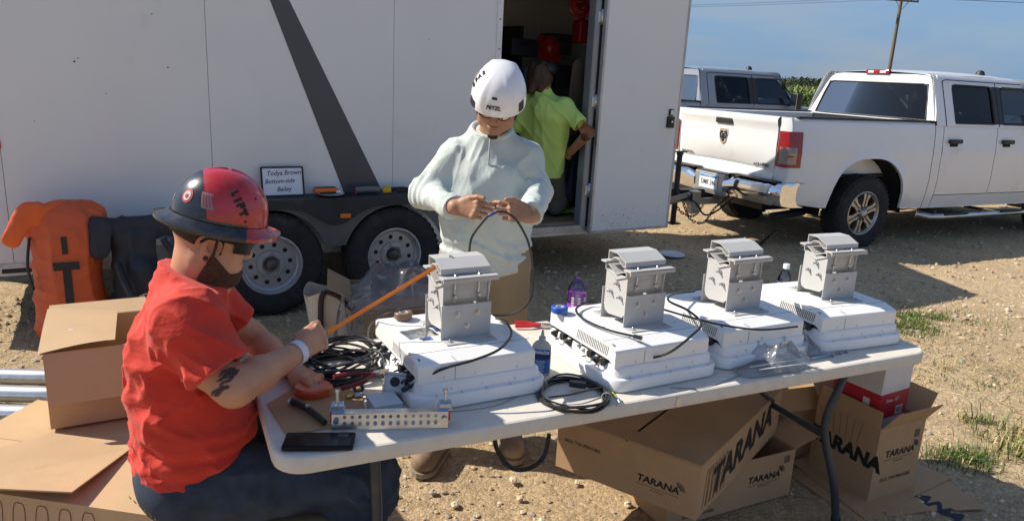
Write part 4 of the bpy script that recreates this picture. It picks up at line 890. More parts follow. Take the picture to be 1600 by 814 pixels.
def leg_set(xm,sg):
    for y0,y1 in((.10,.06),(.66,.70)):
        b=MB(); b.tube([(xm,y0+(.10 if y0<.3 else -.10),.680),(xm,y0+(.02 if y0<.3 else -.02),.665),(xm,y0,.60),(xm+.004,y0,.42),(xm+sg*.02,y0,.22),(xm+sg*.105,y1,.02)] if sg<0 else [(xm+sg*.10,y0+(.10 if y0<.3 else -.10),.680),(xm+sg*.085,y0+(.02 if y0<.3 else -.02),.665),(xm+sg*.045,y0,.60),(xm+sg*.008,y0,.50),(xm+sg*.012,y0,.40),(xm+sg*.06,y1,.20),(xm+sg*.11,y1,.02)],.0155,10,sub=6); l=b.build('leg',LEGM,TB)
        b=MB(); b.cyl((xm+sg*.114,y1,.0),(xm+sg*.105,y1,.045),.019); b.build('leg_cap',BLACKP,l)
    b=MB(); b.cyl((xm+sg*.02,.10,.40),(xm+sg*.02,.66,.40),.0125); b.build('cross_bar',LEGM,TB)
    b=MB(); b.cyl((xm+sg*.015,.38,.42),(xm-sg*.35,.38,.675),.010); b.build('brace',LEGM,TB)
leg_set(.275,-1); leg_set(2.03,1)
# ---------------- radio units ----------------
def radio(px_a,px_c,yaw,label):
    p=tp(px_a,px_c,.741); U_=thing('radio_unit',label,'radio unit',p,yaw,'white radio units lying on the table')
    # origin: front-left corner of the tray outline
    b=MB()
    def ring(x0,y0,x1,y1,r,z): return [(*q,z) for q in rrect(x0,y0,x1,y1,r,6)]
    w,d=.445,.465
    G=[ring(.006,.006,w-.006,d-.006,.05,0),ring(0,0,w,d,.056,.006),ring(0,0,w,d,.056,.038),ring(.003,.003,w-.003,d-.003,.053,.042),ring(.014,.014,w-.014,d-.014,.045,.043)]
    b.grid(G,closed=True); b.add(G[-1],[tuple(range(len(G[-1])))]); b.add(G[0],[tuple(range(len(G[0])))]); b.build('radome_tray',UNIT,U_)
    b=MB(); x0,y0,x1,y1=.018,.018,w-.018,d-.018; r=.034
    G=[ring(x0,y0,x1,y1,r,.042),ring(x0+.002,y0+.002,x1-.002,y1-.002,r,.070),ring(x0+.008,y0+.008,x1-.008,y1-.008,r-.004,.077),ring(x0+.03,y0+.03,x1-.03,y1-.03,.02,.078)]
    b.grid(G,closed=True); b.add(G[-1],[tuple(range(len(G[-1])))]); md=b.build('radome_step',UNIT,U_)
    b=MB()
    for x in (.07,.15,.23,.31,.39): b.cyl((x,.009,.0425),(x,.009,.0455),.0032,n=8)
    for x in (.12,.22,.33): b.cyl((x,.0015,.055) if 0 else (x,.0195,.056),(x,.0165,.056),.003,n=8)
    b.split('screw',STEEL,md)
    # main housing, vented left side, shallow front chamfer
    bx0,bx1,by0,by1,z0,z1=.020,.402,.030,.425,.074,.147
    b=MB(); v=[]
    prof=[(by0,z0),(by0,z1-.022),(by0+.004,z1-.016),(by0+.055,z1-.001),(by0+.06,z1),(by1-.004,z1),(by1,z1-.004),(by1,z0)]
    profl=[(by0,z0),(by0,z1-.022),(by0+.004,z1-.016),(by0+.055,z1-.001),(by0+.06,z1),(by1-.004,z1),(by1,z1-.004),(by1,z0+.018),(by0+.03,z0+.018)]
    # housing as shell with slotted left wall
    b.grid([[(x,y,z) for y,z in prof] for x in(bx0+.003,bx1)],sm=False)
    b.add([(bx1,y,z) for y,z in prof],[tuple(range(len(prof)))])
    b.add([(bx0+.003,by0,z0),(bx1,by0,z0),(bx1,by1,z0),(bx0+.003,by1,z0)],[(0,1,2,3)])
    slots=[]
    for k in range(20):
        y=by0+.036+k*.0092; slots.append([(y+.008,z0+.026),(y+.0132,z0+.026),(y+.0052,z1-.013),(y,z1-.013)])
    b.prism(profl,-.0015,.0015,MF((bx0+.0015,0,0),(0,1,0),(0,0,1)),holes=slots)
    hs=b.build('housing',UNIT,U_)
    b=MB(); b.box((bx0+.014,(by0+by1)/2,(z0+z1)/2+.006),(.004,.34,.05)); b.box((bx0+.04,(by0+by1)/2,z0+.004),(.06,.36,.02)); b.build('dark_interior',mat('dark_fins',(.05,.05,.055),.6),hs)
    b=MB(); b.box(((bx0+bx1)/2,by0+.061,z1+.0002),(bx1-bx0+.026-.006,.0014,.0010)); b.box((bx0+.115,by0+.03,z1-.008),(.0012,.06,.001),Matrix.Translation((0,0,0))) ; b.box((bx0+.115,by0-.0002,z0+.024),(.0014,.0010,.046)); b.split('panel_line',mat('thin_dark_gap',(.15,.15,.15),.8),hs)
    b=MB()
    for x,y in((.09,.20),(.36,.16),(.36,.36),(.09,.37)): b.cyl((x,y,z1),(x,y,z1+.0016),.0038,n=8)
    for x in(.10,.20,.34): b.cyl((x,by0,z0+.014),(x,by0-.0018,z0+.014),.0034,n=8)
    b.split('housing_screw',STEEL,hs)
    # connectors on the ledge along the left side
    CN=mat('connector_black',(.02,.02,.022),.45,var=.3); 
    for k,(y,kind) in enumerate(((.085,0),(.125,1),(.16,0),(.205,2),(.235,2),(.29,1),(.33,0),(.385,1))):
        b=MB(); z=.078-.005*(k%2)
        if kind==0: b.cyl((bx0+.026-.002,y,z),(bx0+.026-.030,y,z),.011,.010,12); b.cyl((bx0+.026-.030,y,z),(bx0+.026-.037,y,z),.013,n=12); b.tube([(bx0+.026-.03,y,z),(bx0+.026-.045,y+.01,z-.01),(bx0+.026-.04,y+.03,z-.02),(bx0+.026-.01,y+.035,z-.02)],.0025,5,sub=4)
        elif kind==1: b.cyl((bx0+.026-.002,y,z),(bx0+.026-.022,y,z),.0085,n=10); b.box((bx0+.026-.028,y,z-.004),(.014,.022,.020),bev=.003); b.cyl((bx0+.026-.034,y,z),(bx0+.026-.044,y,z),.006,n=8)
        else: b.cyl((bx0+.026-.002,y,z),(bx0+.026-.020,y,z),.007,n=6); b.cyl((bx0+.026-.020,y,z),(bx0+.026-.032,y,z),.0055,n=8); b.cyl((bx0+.026-.014,y,z),(bx0+.026-.018,y,z),.009,n=6)
        b.build('connector',CN if kind<2 else STEEL,U_)
    b=MB(); b.box((bx0+.02,.235,.0595),(.02,.33,.006),bev=.002); b.build('ledge',mat('ledge_grey',(.35,.35,.35),.5),U_)
    # mounting bracket on top
    cx,cy,zb=.228,.232,z1+.0005
    for s in(-1,1):
        b=MB(); yy=cy+s*.066
        b.box((cx,yy,zb+.055),(.168,.003,.110),bev=.0006); b.box((cx,yy+s*.026,zb+.002),(.168,.050,.0035),bev=.0006); pl=b.build('base_plate',BRKT,U_)
        b=MB()
        for x,z in((-.032,.078),(.036,.080),(.002,.040)):
            b.cyl((cx+x,yy+s*.0015,zb+z),(cx+x,yy+s*.0075,zb+z),.0078,n=6,sm=False); b.cyl((cx+x,yy+s*.0075,zb+z),(cx+x,yy+s*.012,zb+z),.0040,n=8)
            b.cyl((cx+x,yy+s*.0015,zb+z),(cx+x,yy+s*.0028,zb+z),.0105,n=12)
        b.split('bolt',STEEL,pl)
        b=MB()
        for x in(-.066,.066): b.cyl((cx+x,yy+s*.030,zb+.0037),(cx+x,yy+s*.030,zb+.0085),.0070,n=6,sm=False); b.cyl((cx+x,yy+s*.030,zb+.008),(cx+x,yy+s*.030,zb+.013),.0035,n=8)
        b.split('foot_bolt',STEEL,pl)
    def P2(poly,xa,xb,holes=()): return (poly,0,xb-xa,MF((cx+xa,cy,zb),(0,1,0),(0,0,1)),holes)
    b=MB()
    for xa in(-.078,.074):
        b.prism([(-.060,.045),(-.045,.030),(.030,.022),(.052,.030),(.060,.050),(.060,.176),(-.060,.172)],0,.003,MF((cx+xa,cy,zb),(0,1,0),(0,0,1)))
    ch=b.split('side_cheek',BRKT,U_)
    b=MB()
    for y,z in((-.012,.140),(-.034,.098),(.022,.105)):
        b.cyl((cx-.078,cy+y,zb+z),(cx-.086,cy+y,zb+z),.0070,n=6,sm=False); b.cyl((cx-.086,cy+y,zb+z),(cx-.097,cy+y,zb+z),.0036,n=8)
    b.split('cheek_bolt',STEEL,ch)
    b=MB(); # curved channel web between the cheeks
    arc=[(-.050,.178),(-.054,.15),(-.052,.125),(-.040,.108),(-.02,.10),(.03,.10),(.05,.12),(.052,.176)]
    arc2=[(y*.94,z+.004) for y,z in arc[::-1]]
    b.prism(arc+[(p[0]*.93,p[1]+.0035 if 0<i<7 else p[1]) for i,p in list(enumerate(arc))[::-1]],0,.146,MF((cx-.073,cy,zb),(0,1,0),(0,0,1))); b.build('channel',BRKT,U_)
    # pipe clamp: two hollow extrusions with flanges, drawn together by threaded rods
    def hollow(outer,t,xa,xb,m,nm,par,inner=None):
        c=np.mean(np.array(outer),0)
        def inset(poly,t):
            n=len(poly); o=[]
            for i in range(n):
                p0,p1,p2=np.array(poly[i-1]),np.array(poly[i]),np.array(poly[(i+1)%n]); a=nrm(p1-p0); c_=nrm(p2-p1); na=np.array([-a[1],a[0]]); nc=np.array([-c_[1],c_[0]]); v=na+nc; v=v/max(v@na,.3)/1.0*t; o.append(tuple(p1+v))
            return o
        ar=sum(outer[i-1][0]*outer[i][1]-outer[i][0]*outer[i-1][1] for i in range(len(outer)))
        if ar<0: outer=outer[::-1]
        b=MB(); b.prism(outer,0,xb-xa,MF((cx+xa,cy,zb),(0,1,0),(0,0,1)),holes=[h for h in ([inset(outer,t)] if inner is None else inner)]); return b.build(nm,m,par)
    lj=hollow([(-.058,.188),(-.058,.174),(-.045,.168),(.0,.150),(.05,.170),(.062,.176),(.062,.192),(.045,.196),(.0,.172),(-.044,.190)],.0032,-.083,.083,BRKT,'lower_jaw',U_)
    uj=hollow([(-.050,.204),(-.050,.221),(.002,.243),(.050,.243),(.050,.212),(.036,.208),(.018,.222),(-.006,.222),(-.034,.203)],.0030,-.083,.083,BRKT,'upper_jaw',U_)
    b=MB(); b.box((cx+.004,cy-.068,zb+.197),(.186,.040,.006),bev=.001); b.box((cx+.004,cy-.086,zb+.193),(.186,.004,.014)); b.build('front_flange',BRKT,uj)
    b=MB(); b.box((cx+.0,cy+.066,zb+.200),(.180,.030,.006),bev=.001); b.build('rear_flange',BRKT,uj)
    b=MB(); b.box((cx,cy-.051,zb+.180),(.150,.003,.030)); b.build('lower_face',BRKT,lj)
    for x in(-.040,.040):
        for y,za,zc in((-.062,.120,.206),(.066,.15,.228)):
            b=MB(); b.cyl((cx+x,cy+y,zb+za),(cx+x,cy+y,zb+zc),.0036,n=8); b.cyl((cx+x,cy+y,zb+.187),(cx+x,cy+y,zb+.193),.0075,n=6,sm=False); b.cyl((cx+x,cy+y,zb+za+.012),(cx+x,cy+y,zb+za+.020),.0075,n=6,sm=False); b.build('clamp_rod',STEEL,U_)
    b=MB(); b.cyl((cx+.079,cy-.05,zb+.11),(cx+.083,cy-.055,zb+.20),.003,n=6); b.build('side_rod',STEEL,U_)
    return U_
def along(px,py): return tl(px,py)
units=[]
for (a,c,yw,lab) in ((.395,.130,R(28.5),'white radio unit nearest the man in red, orange tape blade touching its grey bracket'),
    (1.012,.058,R(28.5),'white radio unit with a blue tape roll on its back corner'),
    (1.478,.098,R(27.5),'white radio unit half covered by clear plastic bags at its front'),
    (1.955,.112,R(23.5),'white radio unit at the far right end of the table')):
    units.append(radio(a,c,yw,lab))
# ---------------- things on the table ----------------
def arr(p,z=None): return Vector((p[0],p[1],p[2] if z is None else z))
def cable(name,label,pts,r,m=CABLE,sub=8,cat='cable',group=None,plug=None):
    P=[Vector(tuple(p)) for p in pts]; o=P[0].copy(); b=MB(); b.tube([p-o for p in P],r,8,sub=sub)
    if plug:
        for a,c in plug: b.cyl(P[a]-o,P[a]-o+(P[a]-P[c]).normalized()*.028,r*1.75,n=10)
    q=b.build(name,m); q.location=o; setp(q,label,cat,group); return q
def coil(name,label,c,rx,ry,n,r,h,m=CABLE,rz=0,seed=1,tie=True,jit=.07,flat=.0):
    rr=random.Random(seed); t=thing(name,label,'cable coil',c,rz); b=MB(); pts=[]; N=26
    a0=[rr.uniform(-1,1) for _ in range(6)]
    for i in range(n*N+1):
        u=i/N; a=2*math.pi*u; k=int(u); w=1-jit*abs(math.sin(u*1.7+a0[0]))-.04*math.sin(3*a+u*2.3)
        pts.append((rx*w*math.cos(a)+.006*math.sin(u*5.1),ry*w*math.sin(a)+.006*math.cos(u*4.3),r*1.05+h*(.5+.5*math.sin(u*2.9+a0[1]))*(.55+.45*math.sin(a*1+u*.3))**2+rr.uniform(0,.001)))
    b.tube(pts,r,6); b.build('cable',m,t)
    if tie:
        for a in(2.4,-.5):
            bb=MB(); cx,cy=rx*.93*math.cos(a),ry*.93*math.sin(a); d=Vector((math.cos(a),math.sin(a),0)); w=rx*.14; bb.tube([Vector((cx,cy,h*.5+r))+d*(w*math.cos(q))+Vector((0,0,(h*.6+r*1.2)*math.sin(q))) for q in np.linspace(0,2*math.pi,14)[:-1]],.0016,5,closed=True); bb.build('cable_tie',mat('grey_tie',(.35,.36,.38),.4),t)
    return t
Z=.741
c=at(895,620,Z); t=coil('cable_coil','coil of thin black cable lying at the front edge in the middle of the table',c,.108,.118,12,.0031,.022,rz=.3,seed=2)
b=MB(); b.tube([(-.09,-.03,.02),(-.02,-.035,.026),(.05,-.01,.024),(.105,.01,.02)],.0032,6,sub=6); b.build('loose_strand',CABLE,t)
b=MB(); b.box((.03,.04,.022),(.052,.022,.018),bev=.003,rz=-.5); b.build('connector_block',BLACKP,t)
c=at(528,578,Z); coil('cable_coil','large black cable coil beside the hands of the man in red',c,.155,.135,26,.0042,.070,rz=.2,seed=5,jit=.34)
c=at(560,560,Z)
# yellow tag and end connector by the front coil
b=MB(); p=[arr(at(x,y,Z),z_) for x,y,z_ in((940,585,.765),(948,600,.750),(955,612,.7445),(962,622,.7445))]; o=p[0]
q=cable('ground_lead','short yellow and silver ground lead hanging over the tray beside the cable coil',p,.0030,mat('yellow_tie',(.55,.52,.06),.5),cat='ground lead')
b=MB(); e=arr(at(965,628,Z),.749); b.cyl(e,e+Vector((.004,-.02,0)),.007,n=8); b.cyl(e+Vector((.004,-.02,0)),e+Vector((.006,-.030,0)),.010,n=8); setp(b.build('coax_connector',mat('blue_zinc',(.35,.45,.6),.25,metal=.9)),'small silver coax connector near the table edge, right of the middle cable coil','connector')
# jumper cables looping over the units
ZT_=.741+.152
cable('jumper_cable','black jumper cable looping over the front of the nearest radio unit',[arr(at(641,603,.80),.80),arr(at(690,582,.85),.86),arr(at(740,570,.87),.885),arr(at(780,548,.90),.905),arr(at(799,522,.905),.905),arr(at(790,503,.905),.905),arr(at(775,497,.90),.90)],.0042,plug=((0,1),))
cable('jumper_cable','black jumper cable curving left and right around the second radio unit bracket',[arr(at(990,527,ZT_),ZT_+.004),arr(at(950,518,ZT_),ZT_+.006),arr(at(912,502,ZT_),ZT_+.008),arr(at(900,487,ZT_),ZT_+.010),arr(at(918,477,ZT_),ZT_+.012),arr(at(935,478,ZT_),ZT_+.014)],.0042,plug=((0,1),))
cable('jumper_cable','black jumper cable arching from the second unit corner up past the third unit',[arr(at(1004,562,.81),.81),arr(at(1045,551,.86),.86),arr(at(1082,527,.90),.91),arr(at(1096,505,.93),.93),arr(at(1075,485,.95),.95),arr(at(1045,470,.95),.95),arr(at(1052,460,.94),.94),arr(at(1085,455,.91),.91)],.0040,plug=((0,1),))
cable('jumper_cable','black jumper cable lying across the top of the third radio unit',[arr(at(1032,482,.94),.94),arr(at(1080,496,.905),.905),arr(at(1130,508,.90),.90),arr(at(1190,515,.90),.90),arr(at(1246,510,.90),.90)],.0036)
cable('jumper_cable','thin grey wire trailing on the table in front of the third radio unit',[arr(at(1048,606,Z),Z+.002),arr(at(1090,607,Z),Z+.002),arr(at(1130,597,Z),Z+.002),arr(at(1160,584,Z),Z+.002)],.0016,CABLEG)
cable('jumper_cable','black cable bowing out behind the left edge of the nearest radio unit',[arr(at(575,533,.76),.76),arr(at(578,508,.86),.86),arr(at(600,492,.92),.92),arr(at(640,482,.94),.94),arr(at(668,480,.93),.93)],.0032,plug=((0,1),))
cable('jumper_cable','thin wire lying on the table in front of the nearest radio unit',[arr(at(700,643,Z),Z+.0015),arr(at(740,640,Z),Z+.0015),arr(at(780,632,Z),Z+.0015),arr(at(812,618,Z),Z+.0015)],.0012,CABLEG)
# tape rolls
def tape_roll(loc,r,h,m,label,core=.55,rot=None):
    t=thing('tape_roll',label,'tape roll',loc,0,rot=rot); b=MB(); b.lathe([(r*core,0),(r-.002,0),(r,.002),(r,h-.002),(r-.002,h),(r*core,h),(r*core,0)],n=32); b.build('tape',m,t)
    b=MB(); b.lathe([(r*core-.0005,.001),(r*core-.0005,h-.001),(r*core-.005,h-.001),(r*core-.005,.001),(r*core-.0005,.001)],n=28); b.build('core',mat('tape_core',(.5,.46,.4),.7),t); return t
tape_roll(arr(at(630,496,.895),.8935),.030,.022,mat('brown_tape',(.17,.105,.07),.4,var=.1),'brown tape roll lying flat on the nearest radio unit')
tape_roll(arr(at(874,487,.895),.8935),.030,.022,BLUEP,'bright blue tape roll on the back corner of the second radio unit')
b=MB(); b.box((0,0,.0006),(.034,.018,.0008)); q=b.build('tape_piece',BLUEP); q.location=arr(at(665,527,.894),.8935); q.rotation_euler=(0,0,.4); setp(q,'small blue strip of tape on the nearest radio unit, in front of the bracket','tape strip')
b=MB(); b.box((0,0,.0006),(.026,.018,.0008)); q=b.build('tape_piece',BLUEP); q.location=arr(at(683,513,.894),.8935); q.rotation_euler=(0,0,.5); setp(q,'small blue strip of tape close beside the left cheek of the nearest bracket','tape strip')
b=MB(); G=[[(x,y,.001+.0015*math.sin(x*90+y*60)**2) for y in np.linspace(-.04,.04,8)] for x in np.linspace(-.05,.05,10)]; b.grid(G); q=b.build('plastic_film',PLASTIC_BAG); q.location=arr(at(655,522,.894),.8955); q.rotation_euler=(0,0,.6); setp(q,'clear plastic film scrap lying on the nearest radio unit','plastic film')
# bottles
def bottle(loc,prof,liq,lab,label,cap,cat='bottle',rz=0,labz=None,neck=None):
    t=thing('bottle',label,cat,loc,rz); b=MB(); b.lathe(prof,n=32); b.build('body',liq,t)
    b=MB(); r=np.interp(labz[0]+.01,[p[1] for p in prof],[p[0] for p in prof])+.0008; b.lathe([(r,labz[0]),(r,labz[1])],n=32); b.build('label_band',lab,t)
    z=prof[-1][1]; b=MB(); b.lathe([(0,z+.018),(.0135,z+.018),(.0145,z+.015),(.0145,z-.002),(.0125,z-.004)],n=20,sm=True); b.build('cap',cap,t); return t
PLB=glass_mat('clear_bottle_plastic',(.86,.90,.92),.05); PURP=mat('purple_label',(.34,.04,.50),.35,var=.2,vs=60)
pr=[(0,0),(.030,0),(.034,.004),(.035,.03),(.0335,.05),(.035,.07),(.035,.105),(.033,.115),(.024,.135),(.014,.148),(.0125,.152),(.0125,.160)]
t=bottle(arr(at(899,499,Z),Z),[(r*1.16,z*1.14) for r,z in pr],PLB,PURP,'clear drink bottle with a purple label and dark cap behind the second radio unit',mat('dark_cap',(.03,.03,.04),.4),labz=(.040,.120)); 
b=MB(); b.lathe([(0,.003),(.036,.004),(.037,.03),(.037,.118),(.0,.118)],n=24); b.build('drink',mat('grape_drink',(.22,.03,.32),.1,coat=.3),t)
for a,s in((-1.9,'BODY'),(-1.0,'ARMOR')):
    text('label_text',s,.020,mat('label_white',(.8,.78,.82),.5),t,Matrix.Rotation(a,4,'Z')@MF((.0,-.0372,0),(1,0,0),(0,0,1))@Matrix.Translation((0,.07,0))@Matrix.Rotation(R(90),4,'Z'),ext=.0002) if 0 else None
for a in(-.5,.15,.75):
    b=MB(); 
    for k in range(5): b.box((0,-.0418,.06+.010*k),(.012-.002*(k%2),.0006,.005),Matrix.Rotation(a,4,'Z'))
    b.split('label_print',mat('label_white',(.8,.78,.82),.5),t)
pr2=[(0,0),(.028,0),(.031,.004),(.030,.02),(.0315,.03),(.030,.04),(.0315,.05),(.031,.11),(.029,.12),(.018,.142),(.0125,.150),(.0125,.158)]
t=bottle(arr(at(1221,470,Z),Z),pr2,PLB,mat('water_label',(.10,.09,.45),.4,var=.3,vs=60),'clear water bottle with a violet-blue label between the third and fourth radio units',mat('white_cap',(.75,.78,.8),.4),labz=(.055,.095))
b=MB(); b.lathe([(0,.003),(.027,.004),(.028,.03),(.028,.09),(0,.09)],n=20); b.build('water',glass_mat('water',(.85,.92,.95),.02),t)
# oxide-inhibitor squeeze bottle
t=thing('squeeze_bottle','grey squeeze bottle with a blue label standing between the first two radio units','bottle',arr(at(844,583,Z),Z),R(-8))
b=MB(); pf=[(0,0),(.030,0),(.032,.003),(.032,.090),(.030,.100),(.020,.112),(.011,.116),(.010,.125)]; b.lathe(pf,n=32,sy=.62); b.build('body',mat('bottle_grey',(.42,.42,.38),.35,var=.05),t)
b=MB(); b.lathe([(.0115,.113),(.0115,.128),(.006,.131),(.0035,.15),(.0025,.152),(0,.152)],n=16); b.build('nozzle',mat('nozzle_grey',(.38,.38,.37),.5),t)
def wrapband(r,z0,z1,a0,a1,sy,m,nm,par,o=.0008):
    b=MB(); b.grid([[((r+o)*math.cos(a),(r+o)*sy*math.sin(a)-(o if 0 else 0),z) for z in(z0,z1)] for a in np.linspace(a0,a1,16)]); return b.build(nm,m,par)
lb=wrapband(.032,.010,.090,R(205),R(335),.64,mat('label_blue',(.03,.16,.42),.4,var=.1),'label_band',t,.0012); wrapband(.032,.058,.074,R(205),R(335),.66,mat('label_navy',(.02,.03,.08),.4),'label_stripe',t,.0016)
text('label_text','NOALOX',.0125,mat('label_white',(.8,.78,.82),.5),t,MF((0,-.0225,.081),(1,0,0),(0,0,1)),ext=.0002,off=.0004); b=MB()
for k in range(5): b.box((0,-.0222,.050-.008*k),(.030-.006*(k%2),.0006,.0022))
b.split('label_print',mat('label_white',(.8,.78,.82),.5),t)
# red-handled snips behind
def pliers(loc,rz,label,hm,L=.11,open_=.35,metal=STEEL,tilt=0,name='pliers',cat='pliers'):
    t=thing(name,label,cat,loc,rot=(tilt,0,rz))
    for s in(-1,1):
        b=MB(); b.tube([(0,0,.010),(-.03,s*.010*open_*2,.011),(-.06,s*.026*open_*2,.012),(-L,s*.030*open_*2,.011)],[.0062,.0075],8,sub=5); b.build('handle',hm,t)
        b=MB(); b.prism([(-.008,-.010),(.010,-.011),(.030,-.002+s*.001),(.045,s*.004),(.044,s*.008),(.022,s*.012),(.0,s*.014),(-.012,s*.008)],.005+(.004 if s>0 else 0),.011+(.004 if s>0 else 0)); b.build('jaw',metal,t)
    b=MB(); b.cyl((0,0,.003),(0,0,.018),.006,n=12); b.build('pivot',STEEL,t); return t
pliers(arr(at(848,512,Z),Z),R(5),'bright red-handled snips lying behind the grey squeeze bottle',REDP,name='snips',cat='snips')
pliers(arr(at(588,583,.80),.788),R(38),'dark red-handled pliers leaning on the grey junction box beside the cable coil',mat('maroon_grip',(.16,.012,.02),.4),L=.125,open_=.5,tilt=R(12),metal=mat('bronze_steel',(.33,.27,.2),.4,metal=.7))
# left-end clutter: cardboard scrap, phone, knife, bar, boxes
t=thing('cardboard_scrap','flat brown cardboard scrap lying under the tools at the left end of the table','cardboard',arr(at(500,640,Z),Z),0)
b=MB(); cc=at(500,640,Z); poly=[tuple((at(x,y,Z)-cc)[:2]) for x,y in((418,632),(455,610),(505,590),(560,600),(570,640),(552,668),(500,672),(447,680))]; b.prism(poly,.0,.004); b.build('sheet',CARDIN,t)
t=thing('phone','black phone lying face up at the near left corner of the table','phone',arr(at(499,690,Z+.006),Z),TBA-R(19)); b=MB(); b.box((0,0,.0075),(.178,.082,.012),bev=.005,seg=2); b.build('case',mat('phone_black',(.006,.006,.007),.45,spec=.25),t)
b=MB(); b.box((0,0,.0141),(.162,.070,.0008)); b.build('screen',mat('phone_screen',(.004,.004,.005),.22,spec=.3),t); b=MB(); b.box((.058,.022,.0148),(.028,.026,.0014),bev=.0004); b.build('camera_plate',mat('phone_camera',(.05,.05,.055),.2),t)
# long black folding knife / utility blade
a_=at(458,635,Z); c_=at(508,668,Z); dv=Vector((c_-a_)); t=thing('utility_knife','black utility knife with a pale tip lying on the cardboard scrap','utility knife',arr(a_,Z+.005),math.atan2(dv.y,dv.x)); L=dv.length
b=MB(); b.tube([(0,0,.011),(L*.3,.003,.014),(L*.7,.002,.013),(L,-.002,.011)],[.011,.010,.013,.009],10,sub=5); b.build('handle',BLACKP,t); b=MB(); b.box((-.008,0,.010),(.022,.014,.008),bev=.003,rz=.6); b.build('tip',mat('pale_tip',(.6,.58,.55),.4),t)
b=MB(); b.cyl((L*.45,.002,.02),(L*.45,.002,.027),.006,n=10); b.build('screw',STEEL,t)
# perforated galvanised bar with red end caps and bolts
pa,pb=at(518,672,Z),at(700,668,Z); dv=Vector(pb-pa); L=dv.length; ang=math.atan2(dv.y,dv.x)
t=thing('perforated_bar','perforated steel bar standing on edge with red clamps and bolts at both ends','metal bar',arr(pa,Z),ang)
SST=mat('satin_perforated_steel',(.60,.58,.54),.25,metal=.9,var=.12,vs=30,stretch=(1,1,4))
hl=[]
for k in range(13): 
    x=.034+k*(L-.068)/12; hl+=[circ(x,.034,.0048,12),circ(x,.016,.0052,12,ry=.0068)]
hl+=[circ(.013,.028,.005,12),circ(L-.013,.028,.005,12)]
b=MB(); b.prism([(0,0),(L,0),(L,.045),(0,.045)],0,.0022,MF((0,0,.001),(1,0,0),(0,.22,1)),holes=hl); b.box((L/2,.012,.0475),(L,.026,.0022)); b.build('channel',SST,t)
for x in(.012,L-.010):
    b=MB(); b.box((x,.024,.030),(.034,.026,.032),bev=.004); cp=b.build('clamp_body',REDP,t); b=MB(); b.box((x+.002,.026,.056),(.034,.030,.020),bev=.002); b.box((x+.002,.026,.050),(.040,.036,.004)); b.build('clip',mat('blue_zinc',(.35,.45,.6),.25,metal=.9),cp)
    b=MB(); b.cyl((x+.002,.026,.060),(x+.002,.026,.098),.0042,n=10); b.cyl((x+.002,.026,.098),(x+.002,.026,.104),.007,n=6); b.cyl((x,-.001,.028),(x,-.008,.028),.008,n=6); b.build('bolt',STEEL,cp)
# grey junction boxes
t=thing('junction_box','grey junction box tipped up showing two round black ports, beside the nearest radio unit','junction box',arr(at(622,622,Z),Z+.004),rot=(R(-28),R(10),R(12)))
JG=mat('junction_grey',(.50,.51,.52),.5,var=.05)
b=MB(); b.box((0,0,.035),(.095,.075,.055),bev=.008,seg=2); bx=b.build('body',JG,t)
for x in(-.020,.022):
    b=MB(); b.cyl((x,-.0375,.040),(x,-.0395,.040),.0145,n=20); b.build('port',BLACKP,t)
b=MB(); b.cyl((.001,-.0375,.040),(.001,-.039,.040),.004,n=8); b.build('port_screw',BLACKP,t); b=MB(); b.box((0,0,.064),(.101,.081,.008),bev=.003); b.build('lid',JG,t)
t=thing('junction_box','flat grey square box lying behind the perforated bar, between its two bolts','junction box',arr(at(600,642,Z),Z),R(28)); b=MB(); b.box((0,0,.017),(.080,.085,.034),bev=.004,seg=2); b.build('body',mat('box_blue_grey',(.44,.48,.52),.5,var=.04),t); b=MB(); b.box((0,0,.036),(.083,.088,.006),bev=.002); b.build('lid',mat('box_blue_grey',(.44,.48,.52),.5),t)
for (x,y,r_,lab) in ((560,612,.012,'small black rubber grommet ring behind the perforated bar'),):
    t=thing('grommet',lab,'grommet',arr(at(x,y,Z),Z+.012),rot=(R(70),0,.3)); b=MB(); b.lathe([(.008,-.006),(.016,-.006),(.016,.006),(.008,.006),(.008,-.006)],n=18); b.build('ring',BLACKP,t)
    b=MB(); b.lathe([(.016,-.004),(.019,-.004),(.019,.004),(.016,.004)],n=18); b.build('band',mat('white_band',(.7,.7,.68),.4),t)
t=thing('wire_nut','small brass and steel connector pieces in front of the grommet','connector',arr(at(556,622,Z),Z+.008),.5); b=MB(); b.cyl((-.03,.0,0),(-.005,.0,.002),.006,.005,8); b.build('brass_end',mat('brass',(.6,.42,.12),.3,metal=.8),t); b=MB(); b.cyl((-.005,0,.002),(.02,-.004,.002),.008,n=6); b.cyl((.02,-.004,.002),(.03,-.005,.002),.0045,n=8); b.build('steel_end',STEEL,t)
# screws / bolts on the right end
for k,(x0,y0,x1,y1) in enumerate(((1262,556,1322,551),(1268,560,1312,553),(1258,563,1300,557))):
    p,q=at(x0,y0,Z),at(x1,y1,Z); t=thing('long_bolt',['long steel bolt nearest the back of the three beside the plastic bags','middle steel bolt of the three beside the plastic bags','front steel bolt of the three beside the plastic bags'][k],'bolt',arr(p,Z+.004),math.atan2(*(q-p)[1::-1]),group='steel bolts lying beside the plastic bags'); L=float(np.linalg.norm(q-p))
    b=MB(); b.cyl((0,0,0),(L,0,0),.0028,n=8); b.build('shank',STEEL,t); b=MB(); b.cyl((L,0,0),(L+.006,0,0),.0062,n=6,sm=False); b.build('head',STEEL,t)
